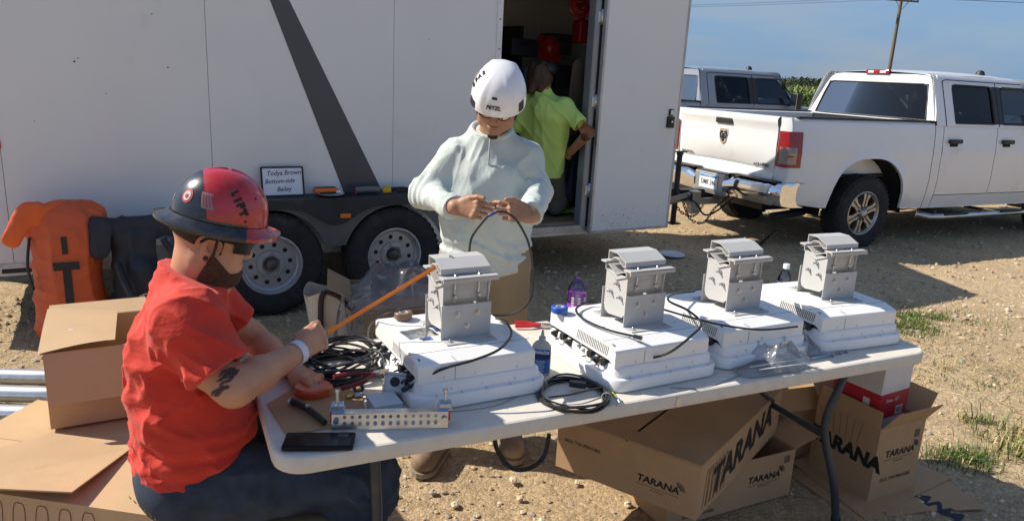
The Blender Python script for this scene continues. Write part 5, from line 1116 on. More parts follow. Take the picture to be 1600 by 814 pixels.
# plastic bags: crumpled clear film
def bag(name,label,c,sx,sy,hz,seed,rz=0,base=0,m=PLASTIC_BAG,cat='plastic bag'):
    rr=np.random.default_rng(seed); n=34; u,v=np.meshgrid(np.linspace(-1,1,n),np.linspace(-1,1,n),indexing='ij'); P=np.stack([u*2.1+seed,v*2.1,u*0+seed*.7],-1).reshape(-1,3)
    z=vnoise(P*.9); z2=1-np.abs(vnoise(P*1.9+4)-.5)*2; z3=1-np.abs(vnoise(P*4.5+2)-.5)*2
    env=np.clip(1.15-np.maximum(np.abs(u),np.abs(v)).ravel()**3,0.05,1)
    dx=(vnoise(P*1.1+9)-.5)*.5
    b=MB()
    for lay in(1.0,.35):
        zz=(.1+.75*z+.28*z2+.10*z3)*hz*env*lay+base+.002; X=(u.ravel()+dx*(1 if lay==1 else .6))*sx; Y=(v.ravel()+(vnoise(P*1.2+17)-.5)*.4)*sy
        b.grid([[(X[i*n+j],Y[i*n+j],zz[i*n+j]) for j in range(n)] for i in range(n)])
    o=b.build(name,m); o.location=tuple(c); o.rotation_euler=(0,0,rz); setp(o,label,cat); return o
bag('plastic_bag','crumpled clear plastic bag draped over the front of the third radio unit',arr(at(1215,552,.78),.745),.10,.075,.085,3,R(28))
bag('plastic_bag','flatter clear plastic bag lying at the table edge in front of the third radio unit',arr(at(1195,580,Z),.742),.11,.038,.028,8,R(20))
bag('plastic_bag','small clear plastic bag pinched against the fourth radio unit',arr(at(1255,535,.78),.745),.045,.06,.07,5,R(35))
for k,(x0,y0,x1,y1) in enumerate(((1170,586,1262,571),(1185,590,1275,578))):
    p,q=at(x0,y0,Z),at(x1,y1,Z); b=MB(); b.tube([(0,0,0),tuple(Vector(q-p))],.0022,6); o=b.build('zip_tie',mat('milky_plastic',(.7,.72,.74),.3)); o.location=arr(p,Z+.03); setp(o,['translucent plastic strip on the bags, the one farther from the table edge','translucent plastic strip on the bags, the one nearer the table edge'][k],'plastic strip')
# ---------------- on the fender ----------------
def fw(x,y,z): return tw(x,y,z)
FZ=.800
t=thing('whiteboard','small framed whiteboard with handwriting leaning against the trailer above the left wheel','whiteboard',fw(.115,-.085,FZ),rot=(R(-12),0,TA))
Wb,Hb=.288,.205
b=MB(); b.prism(rrect(-Wb/2,0,Wb/2,Hb,.012),-.004,.004,MF((0,0,0),(1,0,0),(0,0,1)),holes=[rrect(-Wb/2+.012,.012,Wb/2-.012,Hb-.012,.006)]); b.build('frame',BLACKP,t)
b=MB(); b.box((0,.001,Hb/2),(Wb-.02,.003,Hb-.02)); b.build('board',mat('whiteboard_surface',(.68,.71,.75),.3,var=.02),t)
WI=mat('marker_ink',(.07,.09,.13),.6)
for s,sz,x,z in(('Todya Brown',.044,.010,.160),('Bottom-side',.042,-.02,.105),('Bailey',.044,.005,.050)):
    text('handwriting',s,sz,WI,t,MF((x,-.0012,z),(1,.0,.03),(0,0,1)),ext=.0003,shear=.25,sx=.95,off=.0006)
t=thing('electric_meter','orange test meter lying on a white plate on the trailer fender','test meter',fw(.425,-.11,FZ),TA)
b=MB(); b.lathe([(0,.012),(.07,.008),(.098,.016),(.102,.020),(.098,.020),(.07,.014)],n=28); b.build('plate',mat('white_plate',(.65,.66,.67),.3),t)
b=MB(); b.box((-.03,0,.040),(.165,.075,.034),bev=.012,seg=2); b.build('body',ORANGE,t); b=MB(); b.box((-.03,0,.058),(.14,.05,.006),bev=.002); b.build('face',BLACKP,t); b=MB(); b.box((.052,-.03,.030),(.035,.02,.016),bev=.004); b.build('clip',mat('white_cap',(.75,.78,.8),.4),t)
b=MB(); b.box((-.02,-.036,.026),(.11,.012,.014)); b.build('grip',BLACKP,t)
t=thing('tool_case','grey rolled tool pouch lying on the fender beside the orange meter','tool pouch',fw(.70,-.10,FZ),TA); b=MB(); b.tube([(-.085,0,.030),(-.03,.003,.034),(.05,0,.033),(.09,0,.028)],[.022,.030,.031,.022],12,sub=4); b.build('roll',mat('pouch_grey',(.16,.165,.16),.7,var=.1),t); b=MB(); b.cyl((-.10,-.02,.015),(-.085,-.02,.017),.014,n=10); b.build('red_end',REDD,t)
t=thing('cable_crimper','dark green and black crimping tool with a yellow head on the fender','crimping tool',fw(.90,-.11,FZ),TA-.15); b=MB(); b.box((-.055,-.01,.026),(.060,.045,.040),bev=.008,seg=2); b.cyl((-.055,-.01,.046),(-.055,-.01,.058),.022,n=14); b.build('yellow_head',YELP,t)
b=MB(); b.tube([(-.02,0,.028),(.06,.004,.034),(.14,0,.024)],[.016,.022,.012],10,sub=4); b.tube([(.02,-.02,.018),(.08,-.03,.018),(.15,-.025,.014)],[.012,.009],8,sub=4); b.build('handles',BLACKP,t)
# ---------------- cardboard boxes and goods around the table ----------------
def ang2(p,q): return math.atan2(q[1]-p[1],q[0]-p[0])
def carton(name,label,corner,rz,w,d,h,flaps=None,m=CARD,minside=CARDIN,lid=False,cat='cardboard box',tilt=0,group=None,th=.004):
    "corner = near-left bottom corner; x along the near face, y back; flaps: dict side->(length, angle from upright in degrees)"
    t=thing(name,label,cat,corner,rot=(tilt,0,rz),group=group)
    b=MB(); b.box((w/2,th/2,h/2),(w,th,h)); b.box((w/2,d-th/2,h/2),(w,th,h)); b.box((th/2,d/2,h/2),(th,d-2*th,h)); b.box((w-th/2,d/2,h/2),(th,d-2*th,h)); b.box((w/2,d/2,.003),(w-2*th,d-2*th,.004)); b.build('walls',m,t)
    if lid:
        for y0,y1 in((0,d/2-.001),(d/2+.001,d)): b=MB(); b.box((w/2,(y0+y1)/2,h+th/2),(w,y1-y0,th)); b.build('lid_flap',m,t)
    for s,(L,a) in (flaps or {}).items():
        a=R(a); c,sn=math.cos(a),math.sin(a)
        b=MB(); L2=w if s in 'fb' else d; ins=.004
        M={'f':MF((0,0,h),(1,0,0),(0,-sn,c)),'b':MF((w,d,h),(-1,0,0),(0,sn,c)),'l':MF((0,d,h),(0,-1,0),(-sn,0,c)),'r':MF((w,0,h),(0,1,0),(sn,0,c))}[s]
        b.prism([(ins,0),(L2-ins,0),(L2-ins-.004,L),(ins+.004,L)],-th/2,th/2,M); b.build('flap',minside if 0 else m,t)
    return t
def logo(par,M,s,m=INK,tag=True):
    "company wordmark with a small rising-sun mark"
    text('logo_text','TARANA',s,m,par,M,ext=.0002,off=s*.028,shear=.12,sx=1.12)
    b=MB()
    for k in range(8):
        a=R(-5+k*15.5); b.prism([(math.cos(a)*s*.18-math.sin(a)*s*.015,math.sin(a)*s*.18+math.cos(a)*s*.015),(math.cos(a)*s*.18+math.sin(a)*s*.015,math.sin(a)*s*.18-math.cos(a)*s*.015),(math.cos(a)*s*.72+math.sin(a)*s*.035,math.sin(a)*s*.72-math.cos(a)*s*.035),(math.cos(a)*s*.72-math.sin(a)*s*.035,math.sin(a)*s*.72+math.cos(a)*s*.035)],0,.0004,M@Matrix.Translation((s*2.15,s*.25,0)))
    b.box((0,-s*.62,.0002),(s*4.6,s*.03,.0004),M)
    b.build('sun_mark',m,par)
    text('tagline','W I R E L E S S',s*.24,m,par,M@Matrix.Translation((0,-s*.92,0)),ext=.0002)
# lower box under the table
p1=at(1232,773,0); p0=at(1086,815,0); rz=ang2(p0,p1)
t=carton('cardboard_box','lower brown printed box on the ground under the table, crossed by the box on top',(p0[0]-.15*math.cos(rz),p0[1]-.15*math.sin(rz),.004),rz,float(np.hypot(*(p1-p0)[:2]))+.15,.58,.215,flaps={'r':(.14,78),'b':(.2,85)})
w_=float(np.hypot(*(p1-p0)[:2]))+.15
logo(t,MF((w_-.165,-.0012,.118),(1,0,0),(0,0,1)),.040); b=MB(); b.box((w_-.045,-.001,.178),(.032,.0006,.032)); b.build('printed_square',mat('grey_print',(.14,.10,.07),.8),t)
b=MB(); b.box((w_/2,-.001,.185),(w_,.0008,.018)); b.build('edge_tape',mat('paper_tape',(.47,.32,.18),.8),t) if 0 else None
text('serial_text','SKU: TW-PRN1002',.020,INK,t,MF((.16,-.0012,.03),(1,0,0),(0,0,1)),ext=.0002)
# upper box resting on it
zb=.222
c0=at(1086,813,zb); cR=at(1206,682,zb); cL=at(868,727,zb); rr_=ang2(c0,cR); Wd=float(np.hypot(*(cR-c0)[:2]))+.06
rL=ang2(c0,cL); D_=float(np.hypot(*(cL-c0)[:2]))
TT=thing('cardboard_box','long brown box with big diagonal lettering resting on the lower box under the table','cardboard box',(c0[0],c0[1],zb),rr_)
h=.205; 
side=Vector((math.cos(rL-rr_),math.sin(rL-rr_),0)); # second edge direction in local frame
A0=Vector((0,0,0)); B0=Vector((Wd,0,0)); Cc=side*D_; Dd=B0+Cc
b=MB(); th=.004
for P_,Q_ in((A0,B0),(A0,Cc),(B0,Dd),(Cc,Dd)):
    d_=(Q_-P_); b.grid([[P_,P_+Vector((0,0,h))],[Q_,Q_+Vector((0,0,h))]],sm=False)
b.grid([[A0,B0],[Cc,Dd]],sm=False); b.build('walls',CARD,TT)
b=MB(); up=Vector((0,0,h+.001))
b.prism([tuple((A0)[:2]),tuple((B0)[:2]),tuple((B0*.98+Cc*.49)[:2]),tuple((Cc*.49)[:2])],h+.001,h+.005); b.build('lid_flap',CARD,TT)
b=MB(); b.prism([tuple((Cc*.51)[:2]),tuple((B0+Cc*.51)[:2]),tuple(Dd[:2]),tuple(Cc[:2])],h+.001,h+.005); b.build('lid_flap',CARD,TT)
b=MB(); b.prism([tuple((Cc*.0)[:2]),tuple((B0*.10)[:2]),tuple((B0*.10+Cc*.92)[:2]),tuple((Cc*.92)[:2])],h+.005,h+.0062); b.build('torn_tape',mat('paper_tape',(.40,.26,.14),.8,var=.15),TT)
MR=MF((0,-.0012,0),(1,0,0),(0,0,1)); mL=MF(Cc+Vector((0,0,0)),-side,(0,0,1)); nL=Vector((mL[0][2],mL[1][2],0))
# big diagonal wordmark on the right face
text('big_lettering','TARANA',.145,INK,TT,MR@Matrix.Translation((Wd*.50,.105,0))@Matrix.Rotation(R(4),4,'Z'),ext=.0003,off=.006,shear=.15,sx=1.10,space=1.02)
b=MB()
for k in range(6):
    x=.05+k*.035; b.tube([MR@Vector((x,.02,.0)),MR@Vector((x+.01,.15,.0)),MR@Vector((x+.020,.168,.0)),MR@Vector((x+.030,.15,.0)),MR@Vector((x+.026,.02,.0))],.0009,4,sub=4)
b.build('line_art',INKB,TT)
oL=nL*.0012
logo(TT,Matrix.Translation(oL)@mL@Matrix.Translation((D_-.15,.085,0)),.036)
text('serial_text','SKU: TW-PRN1002',.020,INK,TT,Matrix.Translation(oL)@mL@Matrix.Translation((.11,.125,0)),ext=.0002,sx=.95)
# open box with the red product box, standing on flattened cardboard
zc=.014
for k,(pts,lab) in enumerate((([(1232,742),(1340,814),(1440,800),(1541,795),(1462,738),(1425,722),(1300,690)],'flattened cardboard sheet sticking out farthest to the right under the open box'),([(1236,722),(1352,812),(1487,747),(1427,722),(1330,680)],'upper flattened cardboard sheet directly under the open box'))):
    z=.004+.006*k; cc=at(1350,760,z); t=thing('flattened_box',lab,'flattened cardboard',(cc[0],cc[1],z),0); b=MB(); P_=[tuple((at(x,y,z)-cc)[:2]) for x,y in pts]
    b.prism(P_,0,.005); b.build('sheet',CARD,t)
    if k==0:
        a=at(1440,775,z)-cc; M=Matrix.Translation((a[0]-.02,a[1]-.0,.0056))@Matrix.Rotation(R(-62),4,'Z'); text('big_lettering','TARANA',.10,mat('navy_ink',(.025,.025,.05),.8),t,M,ext=.0003,off=.005,shear=.15)
p0=at(1355,783,zc); p1=at(1425,761,zc); p2=at(1235,742,zc)
rz=ang2(p0,p1); W3=float(np.hypot(*(p1-p0)[:2])); D3=float(np.hypot(*(p2-p0)[:2]))
# local frame: right face along x, left face along y
t=carton('cardboard_box','open upright brown box holding a red and white product box at the right end',(p0[0],p0[1],zc),rz,W3,D3,.335,flaps={'f':(.11,34),'l':(.07,-6),'r':(.12,30),'b':(.12,40)})
logo(t,MF((W3*.52,-.0012,.205),(1,0,0),(0,0,1)),.042); b=MB(); b.box((W3-.045,-.001,.275),(.034,.0006,.036)); b.build('printed_square',mat('grey_print',(.14,.10,.07),.8),t)
text('serial_text','SKU: TW-PRN1002',.024,INK,t,MF((W3*.52,-.0012,.085),(1,0,0),(0,0,1)),ext=.0002)
text('big_lettering','TARANA',.088,INK,t,MF((-.0012,D3*.47,.175),(0,-1,0),(0,0,1)),ext=.0003,off=.005,shear=.12,sx=1.0)
b=MB(); 
for k in range(7): b.tube([(-.001,D3*.30+k*.03,.22),(-.001,D3*.28+k*.034,.29),(-.001,D3*.26+k*.038,.32)],.0008,4,sub=4)
b.build('line_art',INKB,t)
M_=Matrix.Translation((p0[0],p0[1],0))@Matrix.Rotation(rz,4,'Z'); o_=M_@Vector((.035,.05,.30))
t=thing('product_box','red and white product box with a barcode label inside the open brown box','product box',tuple(o_),rz+R(4))
WB=mat('white_card',(.62,.60,.57),.6,var=.04); RB=mat('red_card',(.45,.02,.03),.45,var=.06)
b=MB(); b.box((.10,.11,.165),(.20,.22,.33),bev=.002); b.build('body',WB,t); b=MB(); b.box((.10,.11,.115),(.2016,.2216,.115)); b.build('red_band',RB,t)
b=MB(); b.box((.145,-.0015,.085),(.048,.001,.038)); q=b.build('barcode_label',WB,t); b=MB()
for k in range(7): b.box((.127+.006*k,-.0023,.085),(.0022,.0006,.026))
b.split('barcode_bar',INK,q)
text('label_text','Smax  X7',.022,mat('label_pink_white',(.8,.7,.7),.5),t,MF((.085,-.0013,.138),(1,0,0),(0,0,1)),ext=.0002,shear=.2)
b=MB(); b.box((-.0013,.06,.11),(.0008,.03,.06)); b.build('side_label',WB,t)
# another box behind, seen between table legs
q0=at(1250,742,.002); t=carton('cardboard_box','brown box standing in the shade behind the open box and the table leg',(1.10,3.02,.004),R(20),.42,.30,.36,flaps={'l':(.13,30),'f':(.1,150)})
# ---------------- left side: boxes and pipes ----------------
# big box the man sits on
zt=.42; f0=at(290,813,zt); f1=at(0,771,zt); rz=ang2(f1,f0)
BW=.95
dirx=np.array([math.cos(rz),math.sin(rz),0]); o_=f0-dirx*BW
t=carton('cardboard_box','large light brown box the man in red sits on, open flap at its left',(o_[0],o_[1],.004),rz,BW,.56,zt-.008,m=CARDL,lid=True)
b=MB(); b.tube([(BW-.001,-.002,zt-.002),(BW-.001,.56,zt-.002)],.004,6); b.build('rounded_edge',CARDL,t)
b=MB()
for k in range(7):
    x=BW-.34-.075*k; b.tube([(x,-.001,.25),(x+.015,-.001,.375),(x+.035,-.001,.395),(x+.052,-.001,.375),(x+.04,-.001,.25)],.0012,4,sub=5)
b.build('line_art',INKB,t)
b=MB(); b.box((BW-.02,.28,zt+.0008),(.055,.5602,.0012)); b.build('tape_strip',TAPE,t)
logo(t,MF((.22,-.0012,.2),(1,0,0),(0,0,1)),.05)
# side box extension under his thighs
e0=at(300,812,zt); carton('cardboard_box','second brown box end under the knees of the man in red',(f0[0]+.012,f0[1]+.02,.004),rz,.40,.5,zt-.03,m=CARD,lid=True)
# big loose flap sheet on top of it
P_=[(0,608+70),(85,676),(200,700),(112,768),(0,764)]
zz=[.47,.455,.435,.465,.47]
pts=[at(-60,716,.475),at(80,676,.455),at(203,701,.430),at(112,768,.462),at(-60,760,.475)]
t=thing('cardboard_flap','wide loose cardboard flap lifted slightly off the large box at the left','cardboard flap',tuple(at(80,720,.44)),0); o=at(80,720,.44)
b=MB(); top=[tuple(p-o) for p in pts]; bot=[(x,y,z-.005) for x,y,z in top]; n=len(top); b.add(top+bot,[tuple(range(n)),tuple(range(n,2*n))[::-1]]+[(i,(i+1)%n,n+(i+1)%n,n+i) for i in range(n)]); b.build('sheet',CARDL,t)
# open box standing on the large one
c0=at(80,674,zt+.004); cr_=at(207,653,zt+.004); cl_=at(46,624,zt+.004); rz=ang2(c0,cr_); W1=float(np.hypot(*(cr_-c0)[:2]))+.10; D1=float(np.hypot(*(cl_-c0)[:2]))+.03
t=carton('cardboard_box','open brown box with folded flaps standing on the large box behind the man in red',(c0[0],c0[1],zt+.012),rz,W1,D1+.02,.275,m=CARDL,flaps={'f':(.175,158),'b':(.10,75),'r':(.12,20)})
h1=.275
b=MB(); G=[[(x+.02*(v),v*D1*.98+.0,h1+.008+.05*(v)**1.0*.5+.018*math.sin(x*9+v*2)) for v in np.linspace(-.02,1.02,8)] for x in np.linspace(-.012,W1*.62,10)]
b.grid(G); b.grid([[(p[0],p[1],p[2]-.005) for p in r_] for r_ in G]); b.build('bent_top_flap',CARDL,t)
b=MB(); b.box((W1*.28,D1*.42,h1+.034),(.052,.040,.0012),rz=.25); lb=b.build('shipping_label',mat('label_paper',(.74,.73,.72),.6),t)
text('label_text','A1',.022,INK,lb,Matrix.Translation((W1*.28,D1*.42,h1+.0352))@Matrix.Rotation(.25,4,'Z'),ext=.0002)
# pipes stacked at the far left
for k,(y,xx) in enumerate(((586,-2.0),(616,-2.0),(643,-2.0),(673,-2.0))):
    p=at(20,y,.06); z=.045; a=R(4)
    t=thing('metal_pipe',['galvanised steel pipe farthest back of the four left of the boxes','second galvanised steel pipe from the back, left of the boxes','third galvanised steel pipe from the back, left of the boxes','galvanised steel pipe nearest the camera of the four left of the boxes'][k],'pipe',(p[0],p[1],.052+.012*(k%2)),a,group='galvanised pipes lying left of the boxes')
    b=MB(); b.lathe([(.041,-1.6),(.041,.42),(.038,.42),(.038,-1.6),(.041,-1.6)],Matrix.Rotation(R(90),4,'Y'),28); b.build('tube',GALV,t)
# small crate lid behind pipes
b=MB()
# ---------------- bags by the trailer ----------------
def soft(name,pieces,m,par,h=.008,dis=None,label=None):
    B=Blob(); pieces(B); B.dis=dis; P=[]
    for q in B.p:
        if q[0]=='c' and q[6]=='u': P+= [q[1]-max(q[3],q[4]),q[1]+max(q[3],q[4]),q[2]-max(q[3],q[4]),q[2]+max(q[3],q[4])]
        elif q[0]=='e' and q[6]=='u': P+=[q[1]-q[3].max(),q[1]+q[3].max()]
    P=np.array(P); return blob_obj(name,[(B,P.min(0)-.03,P.max(0)+.03,h)],m,par,label)
# orange roll-top bag
t=thing('dry_bag','orange roll-top rope bag with its top folded over, leaning against the trailer','bag',(-2.60,4.10,0),R(28))
W_=wrinkle(.020,[((0,0,1),11,1.0),((1,0,.6),13,.8),((1,0,-.3),16,.6)])
def pc(B):
    B.cap((0,0,.10),(0,0,.70),.175,.165,k=.03,flat=(0,1,0),ff=.72); B.plane((0,0,.02),(0,0,-1),k=.03,op='i')
    B.cap((-.13,.0,.70),(.13,0,.76),.045,.05,k=.06,flat=(0,1,0),ff=.5)
soft('bag_body',pc,ORFAB,t,.009,W_)
def pc(B):
    B.cap((.02,-.03,.79),(-.15,-.08,.80),.058,.058,k=.03,flat=(0,1,0),ff=.30); B.cap((-.15,-.08,.80),(-.25,-.11,.665),.058,.042,k=.03,flat=(0,1,0),ff=.28); B.cap((-.02,-.02,.80),(.15,-.03,.75),.06,.045,k=.03,flat=(0,1,0),ff=.45)
soft('folded_top',pc,mat('bright_orange_vinyl',(.74,.12,.02),.45,var=.08,bump=.3,bs=40),t,.008,wrinkle(.010,[((0,0,1),16,1)]))
b=MB(); b.box((.0,-.132,.36),(.042,.006,.30),bev=.002); b.box((0,-.134,.50),(.13,.006,.045),bev=.002); b.box((0,-.132,.62),(.028,.006,.10)); b.tube([(-.17,-.05,.66),(-.19,-.09,.5),(-.175,-.08,.36)],.008,6,sub=5); b.build('strap',BLACKP,t)
b=MB(); b.box((-.13,-.125,.25),(.05,.004,.42),Matrix.Rotation(0,4,'Z'),bev=.001); b.build('side_panel',mat('sun_faded_strip',(.55,.35,.26),.7,var=.1),t) if 0 else None
# charcoal backpack
t=thing('backpack','charcoal climbing backpack with white lettering beside the orange bag','backpack',(-2.24,4.30,0),R(26))
def pc(B):
    B.cap((0,0,.10),(-.02,0,.55),.18,.17,k=.04,flat=(0,1,0),ff=.8); B.cap((-.14,-.02,.66),(.14,-.02,.68),.085,.09,k=.07,flat=(0,0,1),ff=.8); B.cap((.0,-.10,.15),(-.02,-.12,.45),.10,.08,k=.04); B.plane((0,0,.02),(0,0,-1),k=.03,op='i')
soft('pack_body',pc,NAVYF,t,.009,wrinkle(.020,[((0,0,1),10,1.0),((1,0,1),15,.6)]))
def pc(B): B.cap((.12,-.10,.25),(.13,-.10,.58),.085,.07,k=.03,flat=(0,1,0),ff=.6)
soft('grey_pocket',pc,GREYF,t,.008,wrinkle(.012,[((0,0,1),14,1.0)]))
def pc(B): B.cap((-.22,-.08,.70),(.16,-.08,.72),.055,.06,k=.04,flat=(0,1,0),ff=.5); B.cap((-.22,-.10,.70),(-.24,-.12,.58),.06,.05,k=.04,flat=(0,1,0),ff=.5); B.cap((.16,-.10,.70),(.25,-.12,.60),.055,.045,k=.04,flat=(0,1,0),ff=.5)
soft('top_flap',pc,NAVYF,t,.008,wrinkle(.014,[((0,0,1),15,1.0)]))
b=MB(); b.tube([(-.15,-.16,.50),(-.10,-.24,.36),(-.02,-.25,.18),(.03,-.22,.06)],[.022,.026],8,sub=6); b.tube([(.10,-.17,.64),(.17,-.20,.5),(.18,-.18,.36)],[.02,.018],8,sub=6); b.build('shoulder_strap',BLACKP,t)
for k,s in enumerate(('CLIMB','HIGHER')):
    text('lettering',s,.058,mat('faded_white',(.45,.45,.44),.7),t,MF((-.05+.06*k,-.262,.24),(.42,0,-1),(1,0,.42)),ext=.001,off=.001)
b=MB(); b.box((.10,-.165,.62),(.075,.012,.04),bev=.004); b.build('buckle',mat('buckle_grey',(.2,.2,.2),.4),t)
# canvas tote and carton with plastics, behind the table
t=thing('tote_bag','beige canvas tote bag with dark handles on the ground by the trailer wheel','tote bag',(-1.02,4.12,0),R(12))
b=MB(); G=[]
for z,r,w in((.0,.13,.09),(.02,.15,.105),(.2,.165,.12),(.34,.18,.125),(.40,.19,.12),(.41,.192,.122),(.40,.186,.115),(.2,.15,.10),(.03,.12,.08)):
    G.append([(r*math.copysign(abs(math.cos(a))**.6,math.cos(a))*(1+.03*math.sin(5*a+z*9)),w*math.copysign(abs(math.sin(a))**.6,math.sin(a)),z+ (.02*math.sin(3*a) if z>.3 else 0)) for a in np.linspace(0,2*math.pi,40)[:-1]])
b.grid(G,closed=True); b.build('bag_body',CANVAS,t)
HB=mat('dark_brown_web',(.045,.03,.028),.8)
b=MB(); b.tube([(-.09,-.128,.02),(-.095,-.135,.22),(-.09,-.135,.38),(-.07,-.125,.43)],.016,6,sub=5); b.tube([(-.07,-.115,.43),(.01,-.14,.40),(.08,-.15,.33),(.13,-.13,.30)],.013,6,sub=5); b.build('handle',HB,t)
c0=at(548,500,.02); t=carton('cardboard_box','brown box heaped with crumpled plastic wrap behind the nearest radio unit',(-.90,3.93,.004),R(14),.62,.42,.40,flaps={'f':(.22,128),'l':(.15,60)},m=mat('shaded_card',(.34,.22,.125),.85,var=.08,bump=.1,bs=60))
WRAP=film_mat('bluish_plastic_wrap',(.55,.58,.63),.78)
bag('plastic_wrap','heap of crumpled clear plastic wrap spilling from the box beside the tote bag',(-.62,4.05,.36),.30,.20,.26,11,R(10),m=WRAP,cat='plastic wrap')
bag('plastic_wrap','long piece of clear plastic wrap hanging down the left side of the wrap-filled box',(-.86,3.84,.02),.14,.10,.42,14,R(70),m=WRAP,cat='plastic wrap')
# white lid on the ground, strap loop, orange bucket bit
t=thing('round_lid','round white plastic lid lying on the shaded ground beyond the table','lid',tuple(at(1050,398,.0)+np.array([0,0,.004])),0); b=MB(); b.lathe([(0,.008),(.115,.008),(.125,.012),(.128,.006),(.128,0),(0,0)],n=36); b.build('disc',mat('lid_white',(.60,.64,.68),.4),t)
p=[arr(at(768,692,.60),.60),arr(at(778,712,.50),.50),arr(at(800,730,.42),.42),arr(at(830,727,.42),.42),arr(at(850,705,.52),.52),arr(at(857,682,.64),.64)]
off=Vector((-.02,.10,0)); pp=[onp(x,y,TBO+Tn*.30,math.degrees(TBA)) for x,y in((772,680),(778,705),(800,731),(828,731),(850,712),(858,678))]
b=MB(); o=Vector(tuple(pp[0])); b.tube([Vector(tuple(q))-o for q in pp],.008,8,sub=8); q=b.build('hanging_strap',BLACKP); q.location=o; setp(q,'thick black cable loop hanging under the middle of the table','cable loop')
q=cable('extension_cord','black cord end curving up on the shaded ground near the white pickup wheel',[(at(1168,408,0)+[0,0,.012]),(at(1180,392,0)+[0,0,.012]),(at(1195,378,0)+[0,0,.02]),(at(1212,368,0)+[0,0,.05])],.014,sub=8,cat='cord')
# ---------------- people ----------------
# ---- seated man in red; local frame: x forwards, y to his left (away from camera), z up
PA0=np.array([-.80,1.95,0.]); PAA=22
def LA(px,py,y=0.):
    "photo pixel on the plane y=const of his frame, in his local coordinates"
    a=R(PAA); n=np.array([-math.sin(a),math.cos(a),0]); w=onp(px,py,PA0+n*y,PAA)-PA0; return V3(w[0]*math.cos(a)+w[1]*math.sin(a),-w[0]*math.sin(a)+w[1]*math.cos(a),w[2])
def WA(p):
    a=R(PAA); w=V3(*p)-PA0; return V3(w[0]*math.cos(a)+w[1]*math.sin(a),-w[0]*math.sin(a)+w[1]*math.cos(a),w[2])
A=thing('person','seated man in a red T-shirt and red-and-black hard hat pulling out a tape','person',tuple(PA0),R(PAA))
hc=V3(-.030,.0,1.218); hF=nrm((.95,.06,-.30)); hU=nrm((.30,0,.95))
shR,shL=V3(-.095,-.185,1.035),V3(-.085,.185,1.035)
elR=LA(366,606,-.265); wrR=LA(466,550,-.10); elL=V3(.07,.235,.83); tapeW=WA(at(487,604,.772)); wrL=LA(462,580,.06); 
haR=LA(505,530,-.05)
Bh=Blob(); hp=head(Bh,hc,hF,hU,1.0,1.06)
Bh.cap((-.085,0,1.06),hc+V3(-.035,0,-.06),.070,.064,k=.04); Bh.cap((-.06,0,1.03),hc+V3(.015,0,-.08),.055,.045,k=.04)

Br=Blob()
Br.cap(shR+V3(.03,-.03,-.10),elR,.055,.044,k=.03); Br.cap(elR,elR+(wrR-elR)*.35,.046,.047,k=.03); Br.cap(elR+(wrR-elR)*.35,wrR,.045,.029,k=.02,flat=(0,.3,1),ff=1.0)
fR=nrm(haR-wrR+V3(.0,.02,.004)); hand(Br,wrR+fR*.01,fR,V3(-.1,.9,-.30),V3(0,.35,1),curl=((48,62,34),(56,66,36),(62,66,36),(66,66,36)),sc=1.06,th=(nrm(fR*.9+V3(0,.30,.30)),nrm(fR*.95+V3(0,.35,-.25))))
Bl=Blob(); Bl.cap(shL,elL,.055,.043,k=.03); Bl.cap(elL,elL+(wrL-elL)*.35,.044,.044,k=.03); Bl.cap(elL+(wrL-elL)*.35,wrL,.043,.029,k=.02)
fL=nrm(tapeW-wrL+V3(.04,.0,.0)); hand(Bl,wrL+fL*.005,fL,V3(.1,-.35,-.9),V3(.1,-.9,.3),curl=((28,55,35),(30,58,35),(34,58,35),(38,58,35)),sc=1.04,th=(nrm(fL*.6+V3(0,-.6,-.3)),nrm(fL*.9+V3(0,-.1,-.45))))
Bt=Blob(); Bt.cap((-.13,-.05,.56),(-.12,0,.93),.09,.09,k=.08); Bt.cap((-.13,.05,.56),(-.12,0,.93),.09,.09,k=.08)
for s in(-1,1): Bt.cap((-.10,s*.09,.53),(.34,s*.16,.49),.085,.06,k=.05); Bt.cap((.34,s*.16,.49),(.27,s*.17,.10),.052,.036,k=.03)
body=blob_obj('body',[(Bh,(-.28,-.22,.98),(.18,.22,1.40),.0030),(Br,(-.2,-.42,.70),(.42,.12,1.12),.0027),(Bl,(-.2,-.16,.68),(.42,.36,1.12),.0030),(Bt,(-.35,-.32,.02),(.5,.32,1.2),.012)],SKINA,A)
# beard and hair
Bb=Blob(); head(Bb,hc+hF*.002,hF,hU,1.035,1.08); M1=Blob()
def beard_dis(P):
    q=(P-hc); x=q@hF; z=q@hU; n=vnoise(P*190)*.004
    y=np.abs(q@np.cross(hU,hF))
    lim=np.where(x<.014,.02,-.034-.80*np.clip(x-.014,0,.055))
    cut1=(z-lim)
    cut2=.006-x-.25*np.clip(-.03-z,0,.1)
    cut3=np.full(len(P),-1.)
    cut3=np.maximum(cut3,-.128-z)
    return np.maximum.reduce([cut1,cut2,cut3])*1.0,n
class BeardBlob(Blob):
    def ev(s,P,cull=True):
        d=Blob.ev(s,P,cull); c,n=beard_dis(P); return np.maximum(d-.0045-n,c)
B2=BeardBlob(); B2.p=[q for q in Bh.p]; blob_obj('beard',[(B2,hc-.14,hc+.14,.0026)],BEARDM,A)
Bb=Blob(); head(Bb,hc,hF,hU,1.03,1.05)
class HairBlob(Blob):
    def ev(s,P,cull=True):
        d=Blob.ev(s,P,cull); q=P-hc; x=q@hF; z=q@hU; y=np.abs(q@np.cross(hU,hF)); c=np.maximum.reduce([x-.030,-(z+.030+.25*np.clip(x,-.1,0)),-(np.hypot(x+.006,(z+.012))-.034)]); return np.maximum(d-.001-vnoise(P*200)*.002,c)
B2=HairBlob(); B2.p=Bb.p; blob_obj('hair',[(B2,hc-.14,hc+.16,.0028)],HAIRM,A)
